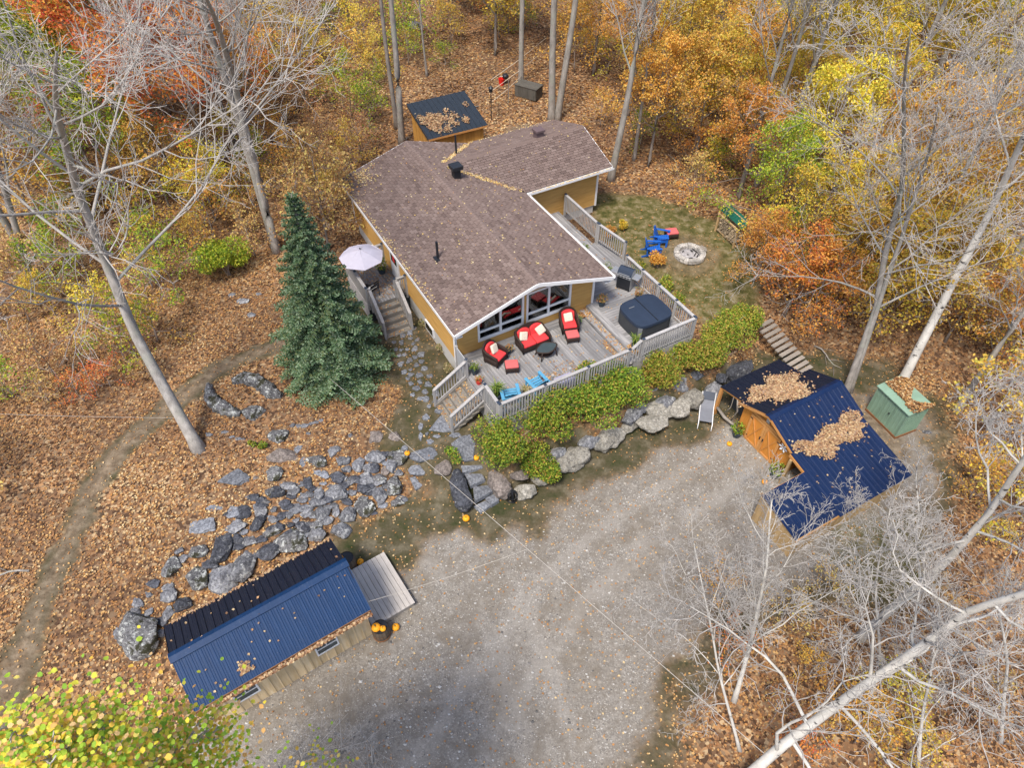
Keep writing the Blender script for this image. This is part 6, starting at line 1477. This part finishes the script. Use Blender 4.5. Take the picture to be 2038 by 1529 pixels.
# --- places: manual leafy trees (photo survey), then the wider woods
LAB = {'orange': 'bright orange', 'redorange': 'red-orange', 'yellow': 'yellow', 'green': 'yellow-green', 'brown': 'copper-brown', 'mixgold': 'golden'}
LMK = [(-12.2, 17.1, 'the big spreading bare tree'), (-7.4, 20.7, 'the spruce'), (-4.5, 38.5, 'the pine shed'), (.9, 45.2, 'the dark storage box'), (2.7, 43, 'the pale twin trunks'), (5.6, 36, 'the wing roof trunk'), (10.8, 30.3, 'the firewood rack'), (12.2, 23.2, 'the plank steps'), (15.6, 19.2, 'the green metal shed'), (14.1, 20.2, 'the forked pale tree'), (8, 6.5, 'the large birch foot'), (12.5, 13, 'the lean-to corner'), (-13.8, 27.5, 'the round yellow-green bush'), (-12, 29.8, 'the tall tree behind the spruce'), (-6, 31, 'the rear house corner')]
def where(x, y):
    d, nm = min((math.hypot(x - a, y - b), l) for a, b, l in LMK)
    if d < 3.2: return 'close to ' + nm
    if d < 7: return 'in the woods near ' + nm
    if d < 13: return 'in the woods past ' + nm
    if y > 52: return 'far up the hillside beyond ' + nm
    if x < -9: return 'in the woods left of the house' if y > 26 else 'on the leafy slope by the dirt track'
    if x > 9: return 'in the woods beyond the lawn' if y > 24 else 'in the woods behind the barn shed'
    return 'in the woods behind the house'
def leafy(px, py, kind, mat, s_=1.0, rz=None):
    p = G(px, py); me, cr, h_ = LEAFY[kind]
    plant_tree('maple_tree', f'{("medium", "slim", "tall", "low")[kind]} {LAB[mat]} autumn tree {where(p.x, p.y)}', 'tree', me, p, rz if rz is not None else random.uniform(0, 6.3), s_, 'autumn leaf trees', cr, mat)
def sapling(px, py, kind, mat, s_=1.0, p=None):
    p = p or G(px, py); me, cr, h_ = SAP[kind]
    plant_tree('sapling', f'{("bushy", "taller", "low")[kind]} {LAB[mat]} sapling {where(p.x, p.y)}', 'sapling', me, p, random.uniform(0, 6.3), s_, 'autumn saplings', cr, mat)
def bare(px, py, kind, s_=1.0, rz=None, p=None, label=None):
    p = p or G(px, py); me, tips, h_ = BARE[kind]
    plant_tree('bare_tree', label or f'{("tall", "slim", "broad", "short", "straight")[kind]} leafless grey tree {where(p.x, p.y)}', 'tree', me, p, rz if rz is not None else random.uniform(0, 6.3), s_, 'leafless forest trees')
random.seed(21)
# orange and red maples upper left
for a in ((440, 400, 2, 'redorange', 1.05), (350, 370, 2, 'redorange', 1.1), (300, 300, 0, 'orange', 1.3), (470, 290, 0, 'orange', 1.1), (300, 190, 2, 'redorange', .9), (420, 210, 0, 'orange', 1.1), (250, 420, 1, 'green', 1.0), (180, 330, 0, 'green', .9), (90, 260, 0, 'green', 1.0), (250, 270, 1, 'green', 1.1), (60, 420, 1, 'brown', .9), (130, 180, 0, 'yellow', .9), (20, 350, 1, 'yellow', .9), (560, 160, 1, 'mixgold', .8), (340, 420, 3, 'mixgold', 1.0), (430, 440, 3, 'yellow', .8), (610, 70, 0, 'brown', .8), (900, 40, 1, 'redorange', .7), (985, 110, 0, 'yellow', 1.0)): leafy(*a)
# right-hand woods
for a in ((1290, 330, 0, 'orange', .8), (1250, 230, 2, 'orange', .7), (1340, 260, 0, 'mixgold', .9), (1180, 150, 0, 'mixgold', .9), (1420, 330, 1, 'yellow', .9), (1470, 400, 1, 'orange', .8), (1560, 330, 0, 'yellow', .8), (1600, 420, 0, 'yellow', .85), (1530, 480, 1, 'green', .8), (1660, 380, 2, 'yellow', .75), (1720, 470, 0, 'mixgold', .8), (1800, 420, 1, 'orange', .9), (1560, 630, 3, 'redorange', .85), (1610, 650, 3, 'orange', .8), (1660, 600, 3, 'mixgold', .95), (1690, 540, 1, 'yellow', .8), (1380, 340, 0, 'mixgold', .8), (1760, 560, 1, 'mixgold', .8), (1880, 680, 3, 'mixgold', .9), (1960, 720, 3, 'orange', .9), (1740, 660, 3, 'yellow', 1.0), (1830, 620, 1, 'yellow', .8), (1900, 560, 1, 'mixgold', .9), (1950, 450, 0, 'orange', .9), (1400, 180, 0, 'mixgold', .9), (1520, 180, 0, 'yellow', .9), (1620, 230, 2, 'yellow', .8), (1700, 200, 0, 'yellow', .9), (1850, 250, 0, 'yellow', .9), (1950, 200, 2, 'green', .9), (1780, 120, 0, 'yellow', .9), (1100, 90, 0, 'orange', .8), (1010, 60, 1, 'mixgold', .9), (1300, 110, 0, 'yellow', .9), (2000, 330, 1, 'yellow', .9), (1500, 90, 0, 'mixgold', 1.0), (1640, 90, 0, 'mixgold', 1.), (1960, 80, 0, 'green', 1.), (1850, 80, 0, 'yellow', 1.0), (1450, 250, 1, 'orange', .9), (1230, 60, 1, 'orange', .9), (1380, 60, 0, 'yellow', 1.0), (1590, 540, 1, 'yellow', .75), (1500, 560, 3, 'orange', .7)): leafy(*a)
# bare trees surveyed from the photo
for a in ((548, 490, 2, 1.0), (480, 60, 0, .9), (690, 50, 1, .9), (1262, 318, 3, .9), (1300, 130, 2, .8), (1505, 370, 1, 1.0), (1470, 390, 3, 1.1), (1545, 370, 0, .9), (1690, 250, 0, .9), (1750, 300, 2, .85), (1240, 60, 0, .8), (1420, 110, 1, .9), (60, 520, 2, .9), (-60, 420, 0, 1.0), (170, 110, 1, 1.), (1810, 560, 3, 1.0), (1940, 640, 1, 1.0), (1620, 130, 0, .9), (1860, 160, 0, 1.), (760, 20, 3, 1.), (850, 150, 3, .7)): bare(*a)
# straight bare trunks behind the house
def pole_tree(label, pts, r0, r1, crown_at=.62, barkm='bark', nb=10, lens=.25, seed=1, twig='twig', ang=(28, 55), nsub=(7, 6, 3), rmin=.008, name='bare_tree', wander=.12, up=.25, droop=0):
    P = [S(*q) if len(q) == 3 else Vector(q[:3]) for q in pts]; P[0].z = hz(P[0].x, P[0].y) - .2; base = P[0].copy(); rg = np.random.default_rng(seed)
    seg, tips = grow(rg, [tuple(q - base) for q in P], r0, r1, crown_at, nb, ang, lens, nsub=nsub, rmin=rmin, wander=wander, up=up, droop=droop)
    t = thing(name, label, 'tree', base)
    for nm, me in zip(('trunk', 'limbs', 'twigs'), tree_parts(seg, barkm, twig, 12)):
        if me:
            pp_ = add(nm, me, t)
            if nm != 'trunk': pp_['kind'] = 'stuff'
    return t, tips, rg
def vert(px, py, h_, dx=0, dy=0, z=None):
    b = G(px, py); return b, Vector((b.x + dx, b.y + dy, b.z + h_))
def straight(label, px, py, h_, r0, dx, dy, seed, barkm='bark', **kw):
    b, t = vert(px, py, h_, dx, dy); m_ = (b + t) / 2 + Vector((.1, 0, 0)); return pole_tree(label, [(b.x, b.y, b.z, 0), (m_.x, m_.y, m_.z, 0), (t.x, t.y, t.z, 0)], r0, .03, barkm=barkm, seed=seed, nsub=(6, 5, 2), **kw)
straight('straight grey trunk rising beside the charcoal-roofed pine shed', 800, 285, 17, .17, .6, -.3, 201, crown_at=.7)
straight('thin dark trunk close beside the straight grey trunk at the pine shed', 790, 255, 14, .12, -.3, .2, 202, 'bark_dark', crown_at=.7)
straight('pale trunk standing right behind the dark storage box', 1037, 172, 17, .15, -.2, .5, 203, crown_at=.7)
straight('left stem of the pale twin trunks behind the wing roof', 1098, 240, 18, .20, -.6, .4, 204, crown_at=.65)
straight('right stem of the pale twin trunks behind the wing roof', 1108, 240, 18, .19, 1.7, .8, 205, crown_at=.65)
straight('leaning grey trunk beside the wing roof corner', 1215, 358, 13, .17, .9, .3, 206, crown_at=.45)
# big bare tree on the left slope
bt, tips, rg = pole_tree('big spreading leafless tree standing beside the dirt track', [(395, 893, 1.1), (268, 664, 5.2), (205, 520, 8.2), (150, 380, 11.2), (130, 260, 14.0), (110, 100, 17.5)], .20, .02, .30, nb=17, lens=.40, seed=300, barkm='bark_pale', twig='twig_pale', ang=(38, 66), nsub=(9, 7, 3), rmin=.0065)
lt2, _, _ = pole_tree('second tall leafless tree with ascending limbs behind the spruce', [(548, 492, 1.4), (510, 330, 6), (470, 180, 10), (430, 60, 13.5), (400, -60, 17)], .17, .02, .3, nb=15, lens=.30, seed=301, barkm='bark_pale', twig='twig_pale', nsub=(8, 6, 3), name='bare_tree')
pole_tree('dark twisted leafless tree at the left edge of the slope', [(60, 560, 1.4), (20, 420, 5), (-30, 260, 9), (-60, 100, 13)], .15, .02, .3, nb=13, lens=.36, seed=302, nsub=(8, 6, 3), barkm='bark')
# right side hero trees
pole_tree('forked pale leafless tree behind the barn shed, slimmer fork', [(1692, 766, .8), (1745, 615, 4.2), (1762, 500, 6.6), (1790, 380, 9), (1800, 230, 12.5), (1820, 60, 16)], .13, .015, .22, nb=18, lens=.30, seed=310, ang=(55, 88), nsub=(8, 6, 3), up=.05)
pole_tree('second fork of the pale leafless tree behind the barn shed', [(1700, 762, .8), (1752, 600, 4.6), (1795, 480, 7.2), (1830, 350, 10), (1870, 200, 13.5)], .11, .015, .4, nb=12, lens=.28, seed=311, nsub=(8, 6, 3))
pole_tree('thick pale trunk leaning past the green metal shed', [(1797, 760, .8), (1890, 575, 4.6), (1965, 430, 7.6), (2050, 250, 11.5), (2110, 90, 15)], .17, .03, .55, nb=9, lens=.25, seed=312, barkm='bark_white', nsub=(7, 6, 3))
pole_tree('slim pale trunk right of the thick trunk by the green shed', [(1915, 800, .8), (1985, 695, 3.2), (2060, 590, 6), (2130, 470, 9)], .12, .02, .4, nb=9, lens=.3, seed=313, nsub=(7, 6, 3))
# birches in the lower right
pole_tree('big white birch trunk sweeping across the lower woods', [(1425, 1600, .0), (1555, 1488, 1.9), (1680, 1395, 3.6), (1830, 1290, 5.8), (1935, 1205, 7.6), (2045, 1170, 9.2), (2180, 1130, 11)], .115, .045, .18, nb=15, lens=.36, seed=320, barkm='bark_white', twig='twig_white', ang=(45, 85), nsub=(9, 6, 4), rmin=.0075, wander=.24, up=.16, name='birch_tree')
pole_tree('white birch leaning towards the green shed side of the woods', [(1712, 1268, .1), (1860, 1140, 3.6), (1960, 1020, 6.4), (2045, 915, 8.8), (2150, 790, 11.5)], .11, .035, .2, nb=13, lens=.36, seed=321, barkm='bark_white', twig='twig_white', ang=(45, 85), nsub=(9, 6, 4), rmin=.0075, wander=.24, up=.16, name='birch_tree')
pole_tree('small leafless tree in front of the barn shed lean-to', [(1462, 1400, .1), (1500, 1265, 2.4), (1520, 1150, 4.4), (1532, 1040, 6.0), (1540, 990, 6.8)], .065, .012, .25, nb=14, lens=.42, seed=322, barkm='bark_white', twig='twig_white', ang=(28, 52), nsub=(8, 6, 3), rmin=.006, wander=.16, name='bare_tree')
pole_tree('thin leafless tree spreading over the gravel edge', [(1480, 1500, .1), (1430, 1330, 2.6), (1400, 1190, 4.4), (1385, 1080, 5.6)], .04, .01, .2, nb=11, lens=.45, seed=323, barkm='bark_white', twig='twig_white', ang=(30, 60), nsub=(7, 6, 3), rmin=.006, wander=.18)
pole_tree('thin crooked leafless tree below the large birch', [(1830, 1560, .1), (1840, 1420, 2.6), (1850, 1310, 4.6), (1900, 1220, 6)], .045, .012, .15, nb=12, lens=.5, seed=324, barkm='bark_white', twig='twig_white', ang=(40, 80), nsub=(8, 6, 3), rmin=.006, wander=.25)
pole_tree('thin crooked leafless tree at the edge of the lower woods', [(2000, 1480, .1), (2005, 1330, 3), (1990, 1230, 5), (2010, 1120, 7)], .045, .012, .15, nb=12, lens=.5, seed=325, barkm='bark_white', twig='twig_white', ang=(40, 80), nsub=(8, 6, 3), rmin=.006, wander=.25)
pole_tree('thin leafless tree between the two birches', [(1760, 1330, .1), (1745, 1200, 2.4), (1750, 1090, 4.4), (1770, 1010, 6)], .035, .01, .2, nb=10, lens=.45, seed=326, barkm='bark_white', twig='twig_white', ang=(35, 65), nsub=(7, 6, 3), rmin=.006, wander=.2)
# undergrowth: saplings spread through the woods
rs_ = random.Random(99)
CLEAR = YARD[2:]
clear_poly = [(-13.4, 7), (-15, 3), (-18, -25), (45, -25), (45, 3), (17, 12.5), (17, 20), (15, 22), (12.5, 24.5), (12.2, 28), (11.8, 31.2), (8, 35), (6, 37.5), (4.5, 42), (3, 48), (-3, 50), (-7.5, 45), (-8.5, 38), (-8.5, 33), (-9.3, 29), (-12, 26), (-15.5, 22), (-19, 18), (-20, 10)]
cnt = 0
for _ in range(3000):
    x = rs_.uniform(-44, 44); y = rs_.uniform(8, 66)
    if poly_sd(np.array([x]), np.array([y]), clear_poly)[0] < .4: continue
    z = hz(x, y)
    if not in_view(np.array([x]), np.array([y]), z, 1.06)[0]: continue
    right = x > 2
    mat = rs_.choice(['orange', 'orange', 'yellow', 'mixgold', 'mixgold', 'brown', 'yellow', 'green'] if right else ['brown', 'brown', 'mixgold', 'green', 'yellow', 'brown', 'mixgold', 'orange'])
    sapling(0, 0, rs_.randrange(3), mat, rs_.uniform(.7, 1.25), Vector((x, y, z))); cnt += 1
    if cnt >= 250: break
# low saplings in the lower-right woods
for a in ((1600, 1330, 2, 'orange'), (1650, 1420, 2, 'orange'), (1560, 1240, 2, 'brown'), (1700, 1480, 0, 'mixgold'), (1760, 1400, 0, 'yellow'), (1800, 1500, 2, 'mixgold'), (1540, 1420, 2, 'brown'), (1900, 1420, 2, 'brown'), (1960, 1380, 2, 'brown'), (1430, 1180, 2, 'orange'), (1640, 1180, 2, 'brown'), (1860, 1250, 2, 'brown'), (1980, 1080, 2, 'mixgold'), (1930, 960, 2, 'orange'), (1990, 880, 0, 'orange'), (1720, 1430, 2, 'orange'), (1450, 1300, 2, 'redorange'), (1590, 1500, 2, 'redorange')): sapling(*a, rs_.uniform(.5, .8))
# left slope low reddish undergrowth
for a in ((150, 740, 2, 'brown'), (220, 770, 2, 'redorange'), (300, 750, 2, 'brown'), (100, 800, 2, 'brown'), (170, 800, 2, 'redorange'), (250, 720, 2, 'brown'), (40, 700, 2, 'brown'), (30, 790, 2, 'green'), (60, 640, 2, 'brown'), (700, 340, 1, 'mixgold'), (690, 400, 1, 'brown'), (665, 420, 0, 'mixgold'), (720, 310, 0, 'brown'), (650, 350, 1, 'brown'), (620, 440, 0, 'brown'), (590, 380, 1, 'mixgold'), (640, 300, 1, 'brown')): sapling(*a, rs_.uniform(.6, .95))
for a in ((700, 230, 1, 'green', 1.0), (735, 255, 0, 'green', 1.0), (750, 215, 0, 'green', .9), (560, 260, 0, 'mixgold', .9), (610, 210, 1, 'mixgold', 1.0), (640, 150, 1, 'yellow', .8), (590, 130, 1, 'brown', 1.0), (540, 330, 1, 'mixgold', .9), (700, 120, 0, 'brown', .9), (670, 60, 1, 'mixgold', .9)): sapling(*a)
q_ = H(-1.5, 11.9); q_.z = hz(q_.x, q_.y); me_, cr_, h__ = LEAFY[3]
plant_tree('maple_tree', 'copper-brown small tree overhanging the rear left roof corner', 'tree', me_, q_, 1.0, 1.05, 'autumn leaf trees', cr_, 'brown')
# round green bush on the left slope
def bush(label, p, r, h_, mat, seed, n=2600, size=.10, stems=7, cat='bush', group=None, lumps=6, name='bush'):
    rg = np.random.default_rng(seed); t = thing(name, label, cat, p, 0, group)
    L = []
    for i in range(stems):
        a = rg.uniform(0, 6.283); e = Vector((math.cos(a) * r * rg.uniform(.3, .8), math.sin(a) * r * rg.uniform(.3, .8), h_ * rg.uniform(.6, .95))); m_ = e * .5 + Vector((0, 0, h_ * .12)); o_ = Vector((rg.uniform(-.1, .1), rg.uniform(-.1, .1), -.1)); L += [(np.array(o_), np.array(m_), .018, .012), (np.array(m_), np.array(e), .012, .006)]
    add('stems', segs_mesh('stems', *pack(L), 5, 'twig_brown'), t)
    c = np.stack([rg.uniform(-.55, .55, lumps) * r, rg.uniform(-.55, .55, lumps) * r, rg.uniform(.35, .72, lumps) * h_], 1); rr = rg.uniform(.38, .62, lumps)
    i = rg.integers(0, lumps, n); d = norm(rg.normal(size=(n, 3))); P = c[i] + d * (rg.uniform(.35, 1.05, n) ** .5 * rr[i])[:, None] * np.array([r, r, h_ * .62]); P = P[P[:, 2] > .03]
    add('crown', leaf_mesh('crown', P, rg.uniform(size * .7, size * 1.25, len(P)), rg, mat, .3, .55), t); return t
p = G(455, 548); bush('round yellow-green bush at the edge of the leafy slope', p, 1.25, 2.0, 'green', 401, 4200, .13)
# hedge shrubs between deck and boulder wall
hedge = ((1000, 885, 1.15, 1.35, 'shrub_green'), (1075, 905, .85, 1.1, 'shrub_green'), (1090, 835, 1.05, 1.3, 'shrub_green'), (1165, 810, 1.05, 1.25, 'shrub_green'), (1190, 765, .8, 1.2, 'shrub_green'), (1245, 775, 1.0, 1.2, 'shrub_green'), (1310, 735, 1.0, 1.2, 'shrub_gold'), (1375, 700, 1.05, 1.2, 'shrub_gold'), (1440, 665, 1.05, 1.25, 'shrub_gold'), (1430, 710, .8, 1.0, 'shrub_gold'), (1480, 640, .7, 1.1, 'shrub_gold'))
pos = ('over the end of the stone steps', 'overhanging the lowest wall boulders', 'beside the deck corner post', 'against the deck railing opposite the loveseat', 'tucked under the deck railing', 'below the deck step', 'below the hot tub railing', 'at the outer deck corner', 'above the dark wall boulders', 'hanging over the dark wall boulders', 'beside the plank steps')
for i, (x, y, r, h_, m_) in enumerate(hedge):
    r *= 1.22; q = S(x, y, 1.0 + h_ * .5); q.z = hz(q.x, q.y); bush(('green' if m_ == 'shrub_green' else 'yellow-green') + ' hedge shrub ' + pos[i], q, r, h_ * 1.38, m_, 410 + i, 5200, .105, group='hedge shrubs', cat='shrub', name='hedge_shrub', lumps=8)
for i, (x, y, r, h_, m_, l) in enumerate(((1270, 535, .45, .9, 'shrub_gold', 'at the railing gap'), (1310, 520, .42, .9, 'orange', 'with copper leaves beside the blue chairs'), (1320, 560, .5, 1.0, 'shrub_gold', 'along the barbecue railing'), (1345, 590, .45, .9, 'shrub_gold', 'along the hot tub railing'), (1215, 470, .35, .7, 'mixgold', 'by the angled railing'), (1240, 455, .3, .6, 'yellow', 'with bright leaves by the angled railing'))):
    q = S(x, y, 1.3 + h_ * .4); q.z = hz(q.x, q.y); bush('small yellow-green shrub ' + l, q, r, h_, m_, 440 + i, 900, .10, 5, group='lawn edge shrubs', cat='shrub', name='shrub', lumps=5)
for i, (x, y, r, h_, m_, l) in enumerate(((900, 905, .4, .6, 'shrub_green', 'on the boulder beside the slate steps'), (880, 690, .3, .5, 'dry_grass', 'against the house foundation'), (895, 735, .3, .45, 'dry_grass', 'next to the downspout'), (845, 640, .3, .5, 'dry_grass', 'below the landing stairs'), (503, 882, .2, .25, 'shrub_green', 'with fern-like leaves in the rock garden'), (525, 882, .2, .25, 'shrub_green', 'with fern-like leaves near the brown block'))):
    q = G(x, y + 8); bush('small low plant ' + l, q, r, h_, m_, 460 + i, 420, .09, 4, group='low plants', cat='plant', name='low_plant', lumps=4)
# blue spruce
def spruce(label, p, h_, rb, seed):
    rg = np.random.default_rng(seed); t = thing('spruce_tree', label, 'tree', p)
    MB().tube([(0, 0, -.2), (0, 0, h_ * .5), (0, 0, h_)], [.17, .09, .015], 10).build('trunk', 'bark_dark', t, smooth=True)
    A0, A1, W0, L = [], [], [], []
    z = .35
    while z < h_ - .15:
        f = 1 - z / h_; R_ = rb * (f ** .82) * rg.uniform(.9, 1.1); nb = int(7 + 6 * f); off = rg.uniform(0, 6)
        for i in range(nb):
            a = off + i * 6.283 / nb + rg.uniform(-.2, .2); ln = max(.12, R_ * rg.uniform(.72, 1.12)); d = np.array([math.cos(a), math.sin(a), 0]); k = max(3, int(ln / .12)); droop = rg.uniform(.10, .32) * (.3 + f)
            prev = np.array([0, 0, z])
            for j in range(1, k + 1):
                u = j / k; q = np.array([0, 0, z]) + d * ln * u + np.array([0, 0, .10 * u - droop * ln * u * u * .9 + .10 * ln * max(0, u - .7)])
                L.append((prev, q, .012 * (1.2 - u) + .003, .012 * (1.1 - u) + .003)); dd = (q - prev) / (np.linalg.norm(q - prev) + 1e-9); sd = np.cross(dd, [0, 0, 1.])
                if u > .16:
                    wl = .30 * ln * (1 - .55 * u) * rg.uniform(.7, 1.1) + .07
                    for sg in (-1, 1, -1, 1, 0):
                        e = q + (dd * .55 + sd * sg * .8) * wl * rg.uniform(.6, 1.1) + np.array([0, 0, rg.uniform(-.06, .05)]); 
                        if sg == 0: e = q + dd * .14
                        m_ = 3 if wl > .2 else 2
                        for s_ in range(m_): A0.append(q + (e - q) * (s_ / m_)); A1.append(q + (e - q) * ((s_ + 1.15) / m_)); W0.append(rg.uniform(.035, .06))
                prev = q
        z += .15 + .14 * f
    add('branches', segs_mesh('branches', *pack(L), 3, 'bark_dark'), t)
    A0 = np.array(A0); A1 = np.array(A1); W0 = np.array(W0)[:, None]; n = len(A0); d = norm(A1 - A0); r = norm(np.cross(d, np.array([[0, 0, 1.]]) + rg.normal(0, .5, (n, 3)))); m_ = A0 * .5 + A1 * .5
    V = np.stack([A0, m_ - r * W0, A1, m_ + r * W0], 1); nn = np.cross(r, d); V2 = np.stack([A0, m_ - nn * W0 * .8, A1, m_ + nn * W0 * .8], 1); Vt = np.concatenate([V, V2]); rn = rg.random(n)
    add('needles', mesh_np('needles', Vt.reshape(-1, 3), np.arange(len(Vt) * 4).reshape(-1, 4), 'spruce', rnd=np.concatenate([rn, rn])), t); return n
sb = Vector((-7.55, 21.3, 0)); sb.z = hz(sb.x, sb.y); spruce('conical blue-green spruce beside the side stairs', sb, 8.7, 2.4, 501)
# near leafy tree in the lower left corner
def near_tree():
    rg = np.random.default_rng(601); base = Vector((-5.2, .65, 0)); base.z = hz(base.x, base.y)
    seg, tips = grow(rg, [(0, 0, -.2), (.2, .3, 6), (.1, .4, 10.4), (.3, .6, 14.15)], .2, .03, .5, 20, (45, 80), .24, nsub=(8, 6, 3), up=.16)
    t = thing('aspen_tree', 'yellow and green leafed tree top rising in front of the blue-roofed shed', 'tree', base)
    for nm, me in zip(('trunk', 'limbs', 'twigs'), tree_parts(seg, 'bark', 'twig', 9)):
        pp_ = add(nm, me, t)
        if nm != 'trunk': pp_['kind'] = 'stuff'
    P = np.concatenate([crown_pts(tips, 38000, rg, .17, 2), crown_pts(tips, 20000, rg, .32, 1)]); P = P[P[:, 0] < 2.45 + rg.normal(0, .15, len(P))]; add('crown', oval_mesh('crown', P, rg.uniform(.048, .082, len(P)), rg, 'aspen', .66), t)
near_tree()
# leafless shrubs at the gravel edge
for i, (x, y, h_) in enumerate(((600, 1515, 1.3), (680, 1500, 1.2), (740, 1525, 1.0), (560, 1535, 1.4))):
    q = G(x, y); rg = np.random.default_rng(620 + i); t = thing('bare_shrub', 'leafless grey shrub at the gravel edge by the blue-roofed shed', 'shrub', q, 0, 'leafless shrubs by the shed')
    L = []
    for s_ in range(7):
        seg, tips = grow(rg, [(0, 0, -.1), tuple(np.array([rg.normal(0, .35), rg.normal(0, .35), h_ * .6])), tuple(np.array([rg.normal(0, .6), rg.normal(0, .6), h_]))], .010, .004, .2, 5, (25, 50), .4, nsub=(3, 3, 2), rmin=.0035, levels=3); L += seg[0] + seg[1] + seg[2] + seg[3]
    add('stems', segs_mesh('stems', *pack(L), 3, 'twig'), t)

# fallen branches on the forest floor
rf_ = random.Random(77); nfb = 0
while nfb < 26:
    x, y = rf_.uniform(-26, 24), rf_.uniform(8, 56)
    if masks(np.array([x]), np.array([y]))[0][0] > .2 or poly_sd(np.array([x]), np.array([y]), [(-7, 12), (12, 12), (12, 36), (-7, 36)])[0] < 0 or not in_view(np.array([x]), np.array([y]), 1)[0]: continue
    rg = np.random.default_rng(700 + nfb); L_ = rf_.uniform(1.2, 3.2); a = rf_.uniform(0, 6.3); t = thing('fallen_branch', f'{"long" if L_ > 2.2 else "short"} dead branch on fallen leaves {where(x, y)}', 'branch', (x, y, hz(x, y) + .03), a, 'fallen branches')
    pts = [Vector((L_ * k / 5, math.sin(k * 1.3 + nfb) * .12, .02 + .03 * (k % 2))) for k in range(6)]; MB().tube(pts, [.045, .04, .034, .028, .02, .01], 6).build('stem', 'bark_dark' if nfb % 2 else 'bark', t, smooth=True)
    for k in (1, 2, 3, 4): MB().tube([pts[k], pts[k] + Vector((.25, (.3 if k % 2 else -.3) * rf_.uniform(.6, 1.3), .08)), pts[k] + Vector((.55, (.5 if k % 2 else -.5) * rf_.uniform(.7, 1.2), .05))], [.016, .011, .006], 5).build('side_twig', 'bark_dark', t, smooth=True)
    nfb += 1

# loose pebbles on the gravel yard
rg = np.random.default_rng(900); x = rg.uniform(-12, 14, 60000); y = rg.uniform(4.5, 22, 60000); k = (masks(x, y)[0] > rg.uniform(.3, 1, 60000)) & (rg.random(60000) < .15 + .85 * fbm(x * 1.2, y * 1.2, 61))
x, y = x[k], y[k]; z = hgt(x, y); k = in_view(x, y, z); x, y, z = x[k][:26000], y[k][:26000], z[k][:26000]; n = len(x); r = rg.gamma(2.0, .0075, n) + .006; a = rg.uniform(0, 6.283, n)
base4 = np.array([(1, 0), (0, 1), (-1, 0), (0, -1)]); ca, sa = np.cos(a)[:, None], np.sin(a)[:, None]; bx_ = base4[None, :, 0] * ca - base4[None, :, 1] * sa; by_ = base4[None, :, 0] * sa + base4[None, :, 1] * ca
V = np.zeros((n, 5, 3)); V[:, :4, 0] = x[:, None] + bx_ * r[:, None]; V[:, :4, 1] = y[:, None] + by_ * r[:, None] * .8; V[:, :4, 2] = (z - .004)[:, None]; V[:, 4] = np.stack([x, y, z + r * .8], 1)
F = (np.arange(n)[:, None, None] * 5 + np.array([[0, 1, 4], [1, 2, 4], [2, 3, 4], [3, 0, 4]])[None]).reshape(-1, 3)
leafmat('pebble', [(.20, .19, .18), (.34, .33, .31), (.12, .115, .11), (.48, .47, .45), (.27, .25, .225), (.38, .35, .31), (.46, .45, .43)], 0)
tag(add('gravel', mesh_np('gravel', V.reshape(-1, 3), F, 'pebble', rnd=np.repeat(rg.random(n), 4))), 'loose grey pebbles scattered over the gravel yard', 'gravel', kind='stuff')
